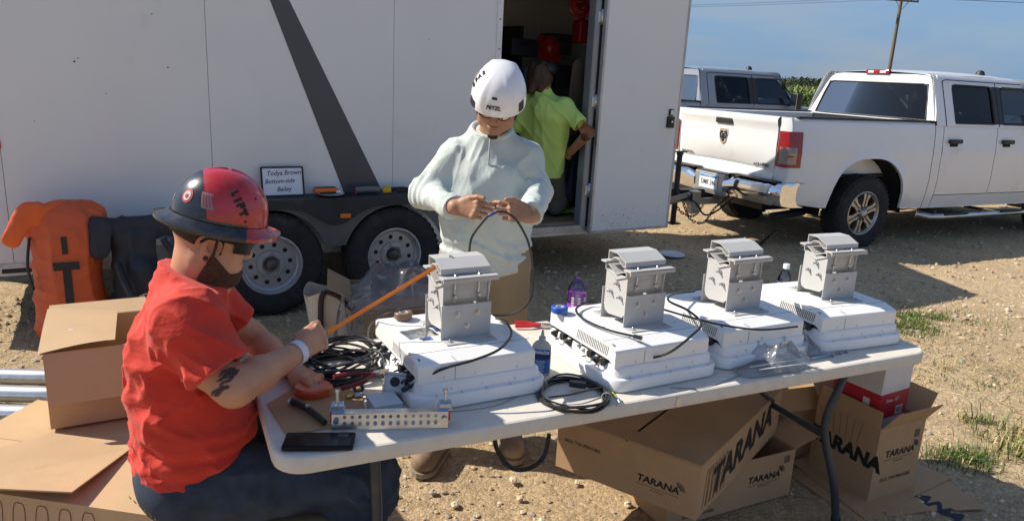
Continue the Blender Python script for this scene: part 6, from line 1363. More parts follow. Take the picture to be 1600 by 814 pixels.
b=MB(); e=hc+hF*(-.002)+V3(0,-.088,0)+hU*(-.042); b.lathe([(.0,.003),(.006,.003),(.007,0),(.006,-.003),(0,-.003)],MF(e,(1,0,0),(0,0,1)),12); b.build('ear_plug',BLACKP,A)
# shirt
Sh=Blob()
Sh.cap((-.118,-.065,.54),(-.112,-.055,.80),.140,.120,k=.08); Sh.cap((-.118,.065,.54),(-.112,.055,.80),.140,.122,k=.08); Sh.cap((-.106,-.055,.80),(-.110,-.075,.96),.114,.094,k=.08); Sh.cap((-.106,.055,.80),(-.110,.075,.96),.114,.094,k=.08)
Sh.ell((-.06,0,.66),(.115,.155,.12),k=.08); Sh.cap((-.150,-.07,.92),(-.150,.07,.92),.080,.080,k=.07)
Sh.cap(shR+V3(0,.02,0),shL-V3(0,.02,0),.070,.070,k=.05); Sh.cap((-.09,-.08,1.06),(-.085,.08,1.06),.058,.058,k=.04); Sh.cap((-.092,0,1.03),hc+V3(-.048,0,-.075),.092,.0745,k=.035)
slR=shR+(elR-shR)*.72; slL=shL+(elL-shL)*.70
Sh.cap(shR,slR,.074,.071,k=.05); Sh.cap(shL,slL,.074,.066,k=.05)
dR=nrm(elR-shR); dL=nrm(elL-shL)
# openings
Sh.cap(slR-dR*.02,slR+dR*.16,.060,.064,k=.004,op='s'); Sh.cap(slL-dL*.02,slL+dL*.14,.056,.06,k=.004,op='s')
Sh.dis=lambda P,f=wrinkle(.0125,[((.35,.8,-.5),13,.8),((.75,.2,-.65),19,1.0),((.9,.1,.35),17,.7)]),f2=wrinkle(.006,[((.8,.2,-.5),38,.9)]): (f(P)+f2(P)*np.clip((1.0-P[:,2])*2.5,0.2,1))*np.clip((P[:,2]-.53)/.09,0.05,1)
class ShirtA(Blob):
    def ev(s,P,cull=True):
        d=Blob.ev(s,P,cull)
        wv=.0055*np.exp(-((P[:,2]-.64)/.055)**2)*np.sin(P[:,2]*120+P[:,0]*30+vnoise(P*7)*9); d=d-wv
        for e_,q_ in((shR,.5),(shL,.5)):
            rr=np.linalg.norm(P-(e_+V3(0,0,-.10)),axis=1); d=d-.004*np.exp(-(rr/.08)**2)*np.sin((P@nrm((.6,.2,-.75)))*150+vnoise(P*9)*7)
        for o,dd,sh in((slR,dR,shR),(slL,dL,shL)):
            w=(P-o)@dd; near=np.linalg.norm((P-o)-np.outer(w,dd),axis=1)<.11
            d=np.where(near&(w>-.03)&(w<.2),np.maximum(d,w),d)
        cn=hc+V3(-.052,0,-.098); nn=nrm((.38,0,.93)); w=(P-cn)@nn; rad=np.linalg.norm((P-cn)-np.outer(w,nn),axis=1)
        d=np.where((rad<.16)&(w>-.03),np.maximum(d,w-.012*np.clip((rad-.06)/.05,0,1)*0),d)
        hem=(.530+.45*np.maximum(P[:,0]+.20,-.02)+.004*np.sin(P[:,0]*21+P[:,1]*17)-P[:,2])*.86
        return np.maximum(d,hem)
S2=ShirtA(); S2.p=Sh.p; S2.dis=Sh.dis
blob_obj('t_shirt',[(S2,(-.36,-.36,.44),(.26,.36,1.20),.0042)],REDSH,A)
# jeans
J=Blob()
J.cap((-.14,-.075,.535),(-.13,.075,.535),.118,.118,k=.06); J.ell((-.12,0,.585),(.138,.175,.06),k=.05)
for s in(-1,1):
    J.cap((-.10,s*.095,.525),(.36,s*.155,.495),.102,.078,k=.06); J.cap((.36,s*.155,.495),(.30,s*.17,.10),.077,.062,k=.045); J.cap((.30,s*.17,.06),(.30,s*.17,-.2),.052,.052,op='s',k=.01)
J.dis=lambda P,f=wrinkle(.020,[((0,1,.3),14,1.0),((.5,.2,-.8),20,1.0),((1,0,.2),12,.5)]): f(P)*np.clip((P[:,0]+.12)*6,0,1)
blob_obj('jeans',[(J,(-.36,-.34,.04),(.56,.34,.70),.0055)],JEAN,A)
b=MB(); 
for k in range(6): b.cyl((-.262+.012*k,-.165-.006*k,.56-.012*k),(-.255+.012*k,-.171-.006*k,.552-.012*k),.0016,n=4)
b.build('pocket_stitching',mat('tan_thread',(.35,.25,.12),.8),A)
for s in(-1,1):
    Q=Blob(); Q.cap((.27,s*.17,.10),(.29,s*.17,.05),.055,.05,k=.03); Q.cap((.27,s*.17,.045),(.46,s*.19,.04),.048,.042,k=.04,flat=(0,0,1),ff=.85); Q.plane((0,0,.003),(0,0,-1),k=.01)
    blob_obj('boot',[(Q,(.15,s*.17-.12,-.02),(.58,s*.17+.12,.2),.006)],mat('brown_boot_leather',(.10,.06,.035),.7,var=.2),A)
# wristband
b=MB(); m=wrR-nrm(wrR-elR)*.004; ax=nrm(wrR-elR); b.lathe([(.033,-.011),(.0345,-.010),(.0345,.010),(.033,.011)],MF(m,np.cross(ax,(0,0,1)),np.cross(ax,np.cross(ax,(0,0,1)))*-1),28)
# orient lathe axis along the forearm
x_,y_,z_=frame(ax); b=MB(); Mw=Matrix((x_,y_,z_)).transposed().to_4x4(); Mw.translation=Vector(m); b.lathe([(.0325,-.012),(.0345,-.010),(.0345,.010),(.0325,.012)],Mw,28); b.build('wristband',mat('pale_silicone',(.62,.66,.74),.5),A)
# tattoo on the right arm just under the sleeve
tat=mat('tattoo_ink',(.06,.045,.04),.6); b=MB(); rt_=random.Random(4); axU=nrm(elR-shR); side_=nrm(np.cross(axU,(0,0,1)))
def onarm(u,th,off=.0012):
    p=shR+(elR-shR)*u; x,y,z=frame(axU); c=np.array(x)*math.cos(th)+np.array(y)*math.sin(th); lo,hi=.02,.09
    for _ in range(24):
        m_=(lo+hi)/2
        if Br.ev((p+c*m_)[None],False)[0]<0: lo=m_
        else: hi=m_
    return p+c*(lo+off)
x,y,z=frame(axU); th0=math.atan2(float(np.dot(np.array(y),(0.3,-1,0))),float(np.dot(np.array(x),(0.3,-1,0))))
for k in range(9):
    u=.78+.022*k; a0=th0+rt_.uniform(-.9,.5); P_=[onarm(u+.012*math.sin(j*1.1+k),a0+j*.13) for j in range(8)]
    b.tube([tuple(p) for p in P_],[.0012,.0040,.0034,.0044,.003,.0036,.0026,.001],5)
b.build('tattoo',tat,A)
# hard hat: full-brim, red front and black back
HM=Matrix((tuple(nrm((.965,.03,-.26))),(0,1,0),tuple(nrm((.26,0,.965))))).transposed(); hx_=V3(.965,.03,-.26); hz_=nrm((.22,0,.975)); hx_=nrm(hx_-hz_*(hx_@hz_)); hy_=np.cross(hz_,hx_)
HMt=Matrix((tuple(hx_),tuple(hy_),tuple(hz_))).transposed().to_4x4(); HMt.translation=Vector(hc+hU*.052+hF*.010)
def hat_mat():
    m=bpy.data.materials.new('red_black_hat_shell'); m.use_nodes=True; n=m.node_tree; L=n.links.new; b=n.nodes['Principled BSDF']; b.inputs['Roughness'].default_value=.22; b.inputs['Coat Weight'].default_value=.6
    t=n.nodes.new('ShaderNodeTexCoord'); s=n.nodes.new('ShaderNodeSeparateXYZ'); L(t.outputs['Object'],s.inputs[0])
    # red where x > split; split leans with height; brim stays black
    a=n.nodes.new('ShaderNodeMath'); a.operation='MULTIPLY_ADD'; a.inputs[1].default_value=.25; L(s.outputs[2],a.inputs[0]); L(s.outputs[0],a.inputs[2])
    g=n.nodes.new('ShaderNodeMath'); g.operation='GREATER_THAN'; g.inputs[1].default_value=-.034; L(a.outputs[0],g.inputs[0])
    g2=n.nodes.new('ShaderNodeMath'); g2.operation='GREATER_THAN'; g2.inputs[1].default_value=.014; L(s.outputs[2],g2.inputs[0])
    g3=n.nodes.new('ShaderNodeMath'); g3.operation='GREATER_THAN'; g3.inputs[1].default_value=.065; L(s.outputs[0],g3.inputs[0])
    mx_=n.nodes.new('ShaderNodeMath'); mx_.operation='MAXIMUM'; L(g2.outputs[0],mx_.inputs[0]); L(g3.outputs[0],mx_.inputs[1])
    mu=n.nodes.new('ShaderNodeMath'); mu.operation='MULTIPLY'; L(g.outputs[0],mu.inputs[0]); L(mx_.outputs[0],mu.inputs[1])
    nz=n.nodes.new('ShaderNodeTexNoise'); nz.inputs['Scale'].default_value=35; nz.inputs['Detail'].default_value=8; L(t.outputs['Object'],nz.inputs['Vector'])
    x=n.nodes.new('ShaderNodeMixRGB'); x.inputs[1].default_value=(.012,.013,.018,1); x.inputs[2].default_value=(.42,.012,.018,1); L(mu.outputs[0],x.inputs[0])
    rp=n.nodes.new('ShaderNodeMapRange'); rp.inputs[1].default_value=.60; rp.inputs[2].default_value=.72; rp.inputs[4].default_value=.35; L(nz.outputs[0],rp.inputs[0])
    x2=n.nodes.new('ShaderNodeMixRGB'); x2.inputs[2].default_value=(.10,.08,.07,1); L(rp.outputs[0],x2.inputs[0]); L(x.outputs[0],x2.inputs[1]); L(x2.outputs[0],b.inputs['Base Color'])
    r2=n.nodes.new('ShaderNodeMapRange'); r2.inputs[3].default_value=.14; r2.inputs[4].default_value=.42; L(nz.outputs[0],r2.inputs[0]); L(r2.outputs[0],b.inputs['Roughness']); return m
hat=link(bpy.data.objects.new('hat_tmp',None)); bpy.data.objects.remove(hat)
b=MB(); G=[]; NA=64
def hatr(a,z):   # dome section
    rx,ry=.122,.106; t=z/.140; s=max(0,1-t**2.5)**(1/2.05); return rx*s,ry*s
for z in [0,.012,.03,.05,.07,.09,.108,.122,.132,.138,.1399]:
    G.append([(hatr(a,z)[0]*math.cos(a)*(1+.020*math.cos(2*a)*(1-z/.14)),hatr(a,z)[1]*math.sin(a),z+.004*math.exp(-(math.sin(a)/.16)**2)*(z/.14)) for a in np.linspace(0,2*math.pi,NA+1)[:-1]])
brim=[]
for r in(1.33,1.335,1.30,1.15,1.03):
    brim.append([(.122*r*math.cos(a)*(1.03 if math.cos(a)<0 else 1.0),.108*r*1.02*math.sin(a),-.012*(r-1)/.33+.002 - .010*abs(math.sin(a))*(r-1)/.33+(.005 if r==1.335 else 0)-(.0 if r<1.33 else 0)+.006*(1.15-min(r,1.15))/.12) for a in np.linspace(0,2*math.pi,NA+1)[:-1]])
b.grid(brim+G,closed=True)
under=[[(p[0],p[1],p[2]-.004) for p in r_] for r_ in brim]; b.grid([brim[0],under[0]],closed=True); b.grid(under,closed=True)
b.add(G[-1],[tuple(range(NA))]); hat=b.build('hard_hat',hat_mat(),A); hat.matrix_local=HMt
def hatpt(a,z,o=.001): rx,ry=hatr(a,z); return Vector(((rx+o)*math.cos(a)*(1+.020*math.cos(2*a)*(1-z/.14)),(ry+o)*math.sin(a),z))
def decal(nm,a0,a1,z0,z1,m,o=.0012,circle=False,n=12,rag=0):
    b=MB(); G=[]
    if circle:
        ac,zc_=(a0+a1)/2,(z0+z1)/2; c=hatpt(ac,zc_,o); v=[c]+[hatpt(ac+(a1-a0)/2*math.cos(t),zc_+(z1-z0)/2*math.sin(t),o) for t in np.linspace(0,2*math.pi,n+1)[:-1]]; b.add(v,[(0,i+1,(i+1)%n+1) for i in range(n)])
    else:
        for a in np.linspace(a0,a1,6): G.append([hatpt(a+rag*(z-z0)/(z1-z0),z,o) for z in np.linspace(z0,z1,5)])
        b.grid(G)
    return b.build(nm,m,hat)
# his right side (towards the camera) is a = -90 deg
d1=decal('round_sticker',R(-152),R(-134),.040,.078,mat('sticker_red',(.45,.05,.05),.4),circle=True); 
q=decal('sticker_centre',R(-149),R(-137),.046,.072,mat('sticker_white',(.6,.56,.54),.4),.0018,True); decal('sticker_core',R(-146),R(-140),.053,.065,mat('sticker_red',(.45,.05,.05),.4),.0024,True)
decal('flag_sticker',R(-118),R(-102),.040,.080,mat('flag_ground',(.30,.20,.20),.4),rag=R(-6))
for k in range(4): decal('flag_stripe',R(-116+4*k),R(-114.2+4*k),.044,.076,mat('flag_red',(.33,.06,.06),.4),.0018,rag=R(-6))
decal('back_label',R(-186),R(-176),.030,.05,mat('sticker_white',(.6,.56,.54),.4))
for k,(ch,z) in enumerate((('L',.092),('I',.077),('F',.064),('T',.046))):
    p=hatpt(R(-80+k*4.5),z,.002); nx_=Vector((math.cos(R(-76)),math.sin(R(-76)),.25)).normalized(); up=Vector((-.25,0,.95)); xx=up.cross(nx_).normalized(); 
    text('hat_letter',ch,.026,INK,hat,MF(p,xx,up)@Matrix.Rotation(R(-72),4,'Z'),ext=.0012,off=.0018,sx=1.1)
for a,z in((-62,.024),(-20,.09),(-45,.085)): decal('rivet_hole',R(a-1.8),R(a+1.8),z-.0035,z+.0035,BLACKP,circle=True)
b=MB(); b.tube([hatpt(R(a),.001,-.006)+Vector((0,0,-.012)) for a in range(100,262,12)],.011,6); b.build('suspension_band',BLACKP,hat)
# sunglasses
b=MB(); LfA=np.cross(hU,hF)
def hq(x,y,z): return tuple(hc+hF*x+LfA*y+hU*z)
for s in(-1,1):
    b.grid([[hq(.107-.016*abs(u)**2-.034*(u*s>0)*abs(u)**1.5,s*.036+u*.034,z) for z in(-.017,-.006,.012,.022)] for u in np.linspace(-1,1,10)]); b.tube([hq(.062,s*.069,.010),hq(.04,s*.079,.013),hq(-.01,s*.084,.012),hq(-.03,s*.082,-.004)],.0035,6,sub=3)
b.tube([hq(.105,-.008,.010),hq(.109,0,.008),hq(.105,.008,.010)],.003,6,sub=3); b.build('sunglasses',GLASSD,A)
# tape measure held in the left hand, blade running to the bracket
tw_=tapeW+V3(.0,.0,.0); wpos=at(489,603,.768); t=thing('measuring_reel','orange tape reel in the left hand of the man in red, resting on the table','measuring reel',(wpos[0],wpos[1],.742),R(12))
b=MB(); b.lathe([(.018,0),(.050,0),(.053,.004),(.053,.026),(.050,.030),(.018,.030),(.018,0)],n=36,sy=.9); b.build('reel',mat('orange_red_plastic',(.55,.07,.015),.35,coat=.4),t); b=MB(); b.lathe([(0,.002),(.016,.002),(.017,.004),(.017,.028),(0,.028)],n=24); b.build('hub',mat('clear_hub',(.4,.36,.34),.3),t)
b=MB(); b.box((.050,-.006,.015),(.014,.035,.024),bev=.004); b.build('mouth',mat('worn_orange',(.62,.22,.08),.5),t)
p0=haR; a=R(PAA); wh=PA0+V3(p0[0]*math.cos(a)-p0[1]*math.sin(a),p0[0]*math.sin(a)+p0[1]*math.cos(a),p0[2])
p0=onp(512,519,PA0+V3(-math.sin(a),math.cos(a),0)*(-.02),PAA); p1=onp(704,403,[-.17,2.20,0],26)
d=Vector(p1-p0); L=d.length; t=thing('measuring_tape','bright orange measuring tape stretched from the fist of the man in red to the bracket','measuring tape',tuple(p0),0)
b=MB(); zz_=d.normalized(); xs_=zz_.cross(Vector((0,0,1))).normalized(); up_=xs_.cross(zz_)
G=[[zz_*(L*u)+xs_*(.0*v)+up_*(.0062*v)+xs_*(.002*(v*v)) for v in(-1,-.5,0,.5,1)] for u in np.linspace(0,1,12)]; b.grid(G); G2=[[p-xs_*.0012 for p in r_] for r_ in G]; b.grid(G2); b.build('blade',mat('tape_orange',(.95,.28,.03),.45),t)
b=MB(); e=zz_*L; b.box(tuple(e),(.010,.010,.016)); b.build('end_hook',STEEL,t)
b=MB()
for k in range(1,int(L/.01)): b.box((0,0,0),(.0008,.0006,.006 if k%5 else .011),Matrix.Translation(zz_*(.01*k)-xs_*.0022+up_*.003)@Matrix((tuple(zz_),tuple(xs_),tuple(up_))).transposed().to_4x4())
setp(b.build('tick_marks',INK,t),kind='stuff')
# ---- standing man in the mint shirt; local frame: origin at his feet, x to the picture's right, y away from the camera
PB0=np.array([0,3.0,0.]); 
def LB(px,py,y=3.0): w=onp(px,py,[0,y,0],0)-PB0; return V3(*w)
B_=thing('person','man in a pale mint shirt and white helmet standing behind the table with a cable','person',(0,3.0,0),0)
hcB=LB(778,160,2.90); hFB=nrm((-.10,-.86,-.50)); hUB=nrm((.06,-.50,.86)); hFB=nrm(hFB-hUB*(hFB@hUB))
sR,sL=V3(-.268,.0,1.352),V3(.046,.01,1.366)     # picture left, picture right
eR=LB(662,302,2.96); eL=LB(843,297,2.97); wR=LB(711,324,2.72); wL=LB(829,337,2.74); hR=LB(762,330,2.66); hL=LB(780,330,2.66)
pelv=V3(-.115,.05,.93)
Bh=Blob(); head(Bh,hcB,hFB,hUB,1.0,1.04); Bh.cap((-.115,.035,1.40),hcB+V3(0,.055,-.035),.060,.056,k=.04)
Br=Blob(); Br.cap(eR,wR,.045,.030,k=.02); f=nrm(hR-wR+V3(.0,-.0,.0)); hand(Br,wR+f*.004,f,V3(.1,.95,-.25),V3(0,.2,1),curl=((34,38,26),(48,55,30),(58,62,34),(64,64,34)),sc=1.02,th=(nrm(f*.8+V3(0,-.10,.48)),nrm(f*.98+V3(0,-.05,-.10))))
Bl=Blob(); Bl.cap(eL,wL,.045,.030,k=.02); f=nrm(hL-wL+V3(-.01,0,.008)); hand(Bl,wL+f*.004,f,V3(-.1,.95,-.25),V3(0,.2,1),curl=((36,42,28),(46,55,32),(56,62,34),(62,64,34)),sc=1.02,th=(nrm(f*.8+V3(0,-.10,.46)),nrm(f*.98+V3(0,-.05,-.12))))
Bt=Blob(); Bt.cap(pelv,(-.115,.0,1.25),.09,.09,k=.1)
for s in(-1,1): Bt.cap(pelv+V3(s*.09,0,-.02),(-.115+s*.12,.03,.50),.08,.055,k=.05); Bt.cap((-.115+s*.12,.03,.50),(-.13+s*.15,.05,.08),.052,.036,k=.03)
blob_obj('body',[(Bh,hcB-V3(.16,.16,.24),hcB+V3(.16,.2,.16),.0030),(Br,(-.46,-.42,1.02),(.0,.1,1.28),.0027),(Bl,(-.18,-.42,1.02),(.20,.1,1.28),.0027),(Bt,(-.4,-.2,.02),(.2,.25,1.5),.012)],SKINB,B_)
Q=Blob(); head(Q,hcB,hFB,hUB,1.035,1.03)
class HairB(Blob):
    def ev(s,P,cull=True):
        d=Blob.ev(s,P,cull); q=P-hcB; x=q@hFB; z=q@hUB; c=np.maximum.reduce([x-.045,-(z+.020),-(np.hypot(x+.004,(z+.012))-.036)]); return np.maximum(d-.001-vnoise(P*200)*.003,c)
h2=HairB(); h2.p=Q.p; blob_obj('hair',[(h2,hcB-.15,hcB+.15,.0028)],HAIRM,B_)
class GoatB(Blob):
    def ev(s,P,cull=True):
        d=Blob.ev(s,P,cull); q=P-hcB; x=q@hFB; z=q@hUB; y=np.abs(q@np.cross(hUB,hFB)); c=np.maximum.reduce([z+.094,.055-x,y-.020]); return np.maximum(d-.000-vnoise(P*200)*.002,c)
h3=GoatB(); h3.p=Q.p; blob_obj('beard',[(h3,hcB-.15,hcB+.15,.0028)],HAIRM,B_)
# shirt
Sh=Blob()
Sh.cap((-.180,.03,.92),(-.178,.01,1.12),.118,.110,k=.09); Sh.cap((-.050,.03,.92),(-.052,.01,1.12),.118,.110,k=.09); Sh.cap((-.180,.01,1.12),(-.185,.0,1.27),.102,.086,k=.08); Sh.cap((-.050,.01,1.12),(-.043,.0,1.28),.102,.086,k=.08)
Sh.cap((-.115,-.0,1.0),(-.115,-.0,1.28),.115,.105,k=.08)
Sh.cap(sR,(-.16,0,1.405),.054,.055,k=.05); Sh.cap(sL,(-.07,0,1.41),.054,.055,k=.05); Sh.cap((-.115,.02,1.38),(-.110,.02,1.475),.085,.072,k=.05)
mR=(sR+eR)/2; Sh.cap(sR,eR,.054,.045,k=.04); Sh.cap(sL,eL,.054,.045,k=.04)
cR_=wR-nrm(wR-eR)*.012; cL_=wL-nrm(wL-eL)*.012; Sh.cap(eR,cR_,.049,.038,k=.03); Sh.cap(eL,cL_,.049,.038,k=.03)
Sh.cap(cR_-nrm(cR_-eR)*.015,cR_+nrm(cR_-eR)*.1,.033,.036,k=.003,op='s'); Sh.cap(cL_-nrm(cL_-eL)*.015,cL_+nrm(cL_-eL)*.1,.033,.036,k=.003,op='s')
_fb=wrinkle(.0145,[((0.25,0,1),9,1.0),((.6,.1,-.8),13,.8),((-.7,.1,-.6),15,.6)]); _fb2=wrinkle(.007,[((.3,0,1),30,1.0)])
class ShirtB(Blob):
    def ev(s,P,cull=True):
        d=Blob.ev(s,P,cull)+_fb(P)+_fb2(P)*.6
        for e_,o_ in((eR,wR),(eL,wL)):
            rr=np.linalg.norm(P-e_,axis=1); d=d-.0050*np.exp(-(rr/.085)**2)*np.sin((P@nrm(np.array(o_)-e_))*150+vnoise(P*9)*8)
        d=d-.005*np.exp(-((P[:,2]-.97)/.06)**2)*np.sin(P[:,2]*110+P[:,0]*26+vnoise(P*6)*9)
        for o,e_ in((cR_,eR),(cL_,eL)):
            dd=nrm(o-e_); w=(P-o)@dd; near=np.linalg.norm((P-o)-np.outer(w,dd),axis=1)<.075
            d=np.where(near&(w>-.02)&(w<.15),np.maximum(d,w),d)
        cn=V3(-.112,.0,1.468); nn=nrm((0,-.35,.95)); w=(P-cn)@nn; rad=np.linalg.norm((P-cn)-np.outer(w,nn),axis=1)
        d=np.where((rad<.15)&(w>-.03),np.maximum(d,w),d)
        return np.maximum(d,(.905+.010*np.sin(P[:,0]*23)-P[:,2]-.025))
S2=ShirtB(); S2.p=Sh.p; shirt=blob_obj('long_sleeve_shirt',[(S2,(-.56,-.42,.82),(.36,.26,1.58),.0044)],MINT,B_)
# hood lying round the neck and placket
b=MB(); 
ring=[V3(-.112,.005,1.468)+V3(.080*math.cos(t),.078*math.sin(t),.030*math.sin(t)) for t in np.linspace(0,2*math.pi,24)[:-1]]
b.tube([tuple(p) for p in ring],.0115,8,closed=True); b.build('collar',MINT,B_)
b=MB(); b.tube([(-.112,-.088,1.455),(-.112,-.108,1.40),(-.113,-.116,1.34)],.0035,6,sub=5); b.build('placket',mat('placket_seam',(.36,.42,.40),.8),B_)
K=Blob()
K.cap(pelv+V3(-.06,0,.02),pelv+V3(.06,0,.02),.125,.125,k=.06)
for s in(-1,1): K.cap(pelv+V3(s*.09,0,-.04),(-.115+s*.115,.02,.50),.108,.080,k=.05); K.cap((-.115+s*.115,.02+(.05 if s>0 else 0),.50),(-.13+s*.16,.03+(.13 if s>0 else 0),.10),.080,.072,k=.04)
K.cap((-.13-.16,.03,.09),(-.29,.03,-.1),.06,.06,op='s'); K.dis=wrinkle(.012,[((0,0,1),8,1.0),((.5,.2,.8),14,.6)])
blob_obj('trousers',[(K,(-.45,-.2,.05),(.22,.26,1.12),.006)],KHAKI,B_)
BT=mat('tan_boot_leather',(.20,.13,.08),.75,var=.15,dirt=(.34,.26,.18),ds=10,dth=.45)
for k,(x,y,tx,ty) in enumerate(((-.29,.03,-.335,-.17),(.03,.16,.05,-.02))):
    Q=Blob(); Q.cap((x,y,.16),(x,y,.07),.062,.058,k=.03); Q.cap((x,y,.055),(tx,ty,.052),.052,.054,k=.04,flat=(0,0,1),ff=.95); Q.plane((0,0,.012),(0,0,-1),k=.008)
    bo=blob_obj('boot',[(Q,(x-.13,-.30,-.02),(x+.16,.14,.26),.006)],BT,B_)
    b=MB(); dv=Vector((tx-x,ty-y,0)); n_=Vector((-dv.y,dv.x,0)).normalized(); pts=[]
    for s_,a0 in((1,0),):
        for a in np.linspace(math.pi/2,-math.pi/2,8): pts.append(Vector((tx,ty,0))+dv.normalized()*(.058*math.cos(a))+n_*(.056*math.sin(a)))
        for a in np.linspace(-math.pi/2,-3*math.pi/2,8): pts.append(Vector((x,y,0))+dv.normalized()*(.055*math.cos(a))+n_*(.054*math.sin(a)))
    b.prism([tuple(p[:2]) for p in pts],.0,.022); b.build('sole',mat('boot_sole',(.25,.20,.15),.85,var=.1),bo)
# climbing helmet
hzB=nrm(hUB*.97+hFB*.10); hxB=nrm(hFB-hzB*(hFB@hzB)); hyB=np.cross(hzB,hxB)
HB_=Matrix((tuple(hxB),tuple(hyB),tuple(hzB))).transposed().to_4x4(); HB_.translation=Vector(hcB+hUB*.044-hFB*.004)
b=MB(); G=[]
def hel(a,u):  # u 0 rim .. 1 crown
    ph=u*math.pi/2; rx,ry,rz=.138,.108,.110; rim=-.014-.022*math.sin(a)**2*(1-u)**2-.018*(math.cos(a)<-.2)*(1-u)**2
    ri=.010*math.exp(-((abs(math.sin(a))-.55)/.12)**2)*math.sin(ph*2)
    return Vector(((rx+ri)*math.cos(ph)**.8*math.cos(a),(ry+ri)*math.cos(ph)**.8*math.sin(a),rim+(rz-rim)*math.sin(ph)))
for u in np.linspace(0,.985,16): G.append([hel(a,u) for a in np.linspace(0,2*math.pi,65)[:-1]])
inn=[[Vector((p.x*.93,p.y*.93,p.z*1.0)) for p in G[k]] for k in(3,2,1,0)]
b.grid(inn+G,closed=True); b.add(G[-1],[tuple(range(64))]); hm=b.build('helmet',mat('white_helmet_shell',(.74,.74,.75),.25,var=.02,coat=.5,dirt=(.62,.60,.57),ds=12,dth=.62),B_); hm.matrix_local=HB_
def hpt(a,u,o=.001): p=hel(a,u); return p+p.normalized()*o
def hdec(nm,a0,a1,u0,u1,m,o=.0015,n=8): 
    b=MB(); b.grid([[hpt(a,u,o) for u in np.linspace(u0,u1,5)] for a in np.linspace(a0,a1,n)]); return b.build(nm,m,hm)
hdec('front_vent',R(-7),R(5),.36,.41,BLACKP); hdec('headlamp_slot',R(-70),R(-46),.02,.15,BLACKP,.002); hdec('headlamp_slot',R(56),R(72),.04,.20,BLACKP,.002)
hdec('side_vent',R(-112),R(-104),.30,.55,BLACKP); hdec('side_vent',R(-96),R(-90),.30,.52,mat('vent_grey',(.25,.25,.26),.6)); hdec('side_vent',R(-128),R(-121),.32,.55,BLACKP)
p=hpt(R(-1),.20,.002); nx_=p.normalized(); up=Vector((-.4,0,.9)); text('brand_text','PETZL',.020,INK,hm,MF(p,up.cross(nx_),up),ext=.0008,off=.0006,shear=.1)
for k,ch in enumerate('SAFE'):
    p=hpt(R(-72),.66-.11*k,.0025); nx_=p.normalized(); up=(hpt(R(-72),.72-.11*k)-hpt(R(-72),.62-.11*k)).normalized(); text('hat_letter',ch,.024,INK,hm,MF(p,up.cross(nx_),up)@Matrix.Rotation(R(80),4,'Z'),ext=.0012,off=.001)
LfB=np.cross(hUB,hFB)
def hb(x,y,z): return tuple(hcB+hFB*x+LfB*y+hUB*z)
GF=mat('dark_red_frame',(.12,.02,.03),.3)
b=MB()
for s in(-1,1): b.tube([hb(.098-.012*(math.cos(t)*s>0)*abs(math.cos(t)),s*.036+.027*math.cos(t),.002+.018*math.sin(t)) for t in np.linspace(0,2*math.pi,21)[:-1]],.0022,6,closed=True); b.tube([hb(.086,s*.064,.012),hb(.05,s*.078,.010),hb(-.01,s*.084,.004)],.0024,6,sub=3)
b.tube([hb(.100,-.010,.006),hb(.108,0,.009),hb(.100,.010,.006)],.0024,6,sub=3); gl=b.build('glasses',GF,B_)
b=MB()
for s in(-1,1): b.add([hb(.0975,s*.036,.002)]+[hb(.0975-.012*(math.cos(t)*s>0)*abs(math.cos(t)),s*.036+.026*math.cos(t),.002+.017*math.sin(t)) for t in np.linspace(0,2*math.pi,17)[:-1]],[(0,i+1,(i+1)%16+1) for i in range(16)])
b.build('lens',LENS,gl)
b=MB()
for s in(-1,1): b.tube([hb(.02,s*.090,.02),hb(.02,s*.078,-.04),hb(.035,s*.045,-.10),hb(.04,0,-.118)],.0042,5,sub=4)
b.build('chin_strap',BLACKP,B_)
# the cable he works on
off=PB0
pts=[LB(733,398,2.66),LB(737,372,2.64),LB(752,350,2.64),LB(768,334,2.63),LB(786,331,2.63),LB(803,340,2.64),LB(818,362,2.66),LB(828,388,2.68),LB(833,430,2.72),LB(828,470,2.74),LB(800,490,2.76),LB(760,492,2.77),LB(715,486,2.77)]
cable('hand_held_cable','black cable held in both hands of the man in mint, drooping behind the bracket',[p+off for p in pts],.0045,sub=8)
b=MB(); p,q=LB(764,337,2.632)+off,LB(776,331,2.63)+off; b.cyl(Vector(p),Vector(q),.0062,n=10); o=b.build('cable_stripper',mat('indigo_connector',(.05,.05,.28),.35)); setp(o,'small indigo connector on the cable between the fingers of the man in mint','connector')
# ---- third man in lime shirt, leaning into the trailer doorway
C_=thing('person','person in a lime shirt and dark cap seen from behind, leaning inside the trailer doorway','person',(.3,6.40,.46),0)
def LC(px,py,y): return onp(px,py,[0,y,0],0)-np.array([.3,6.40,.46])
hcC=LC(846,120,6.36); s1=LC(822,163,6.38); s2=LC(882,168,6.27); e2=LC(920,208,6.12); w2=LC(893,236,6.30); pv=LC(850,272,6.45)
Bh=Blob(); head(Bh,hcC,nrm((.35,.85,-.35)),(.1,.3,.95),1.0); Bh.cap((s1+s2)/2+V3(0,0,0),hcC,.06,.055,k=.05)
Br=Blob(); Br.cap(s2,e2,.05,.045,k=.03); Br.cap(e2,w2,.046,.032,k=.03); f=nrm(w2-e2); hand(Br,w2,f,V3(.6,.6,.2),V3(-.3,0,.9),curl=((35,40,25),)*4)
Bt=Blob(); Bt.cap(pv,(s1+s2)/2-V3(0,0,.15),.08,.08,k=.1)
blob_obj('body',[(Bh,hcC-.22,hcC+.18,.004),(Br,np.minimum(s2,w2)-.14,np.maximum(e2,s2)+.16,.0035),(Bt,pv-.25,(s1+s2)/2+.25,.014)],SKINB,C_)
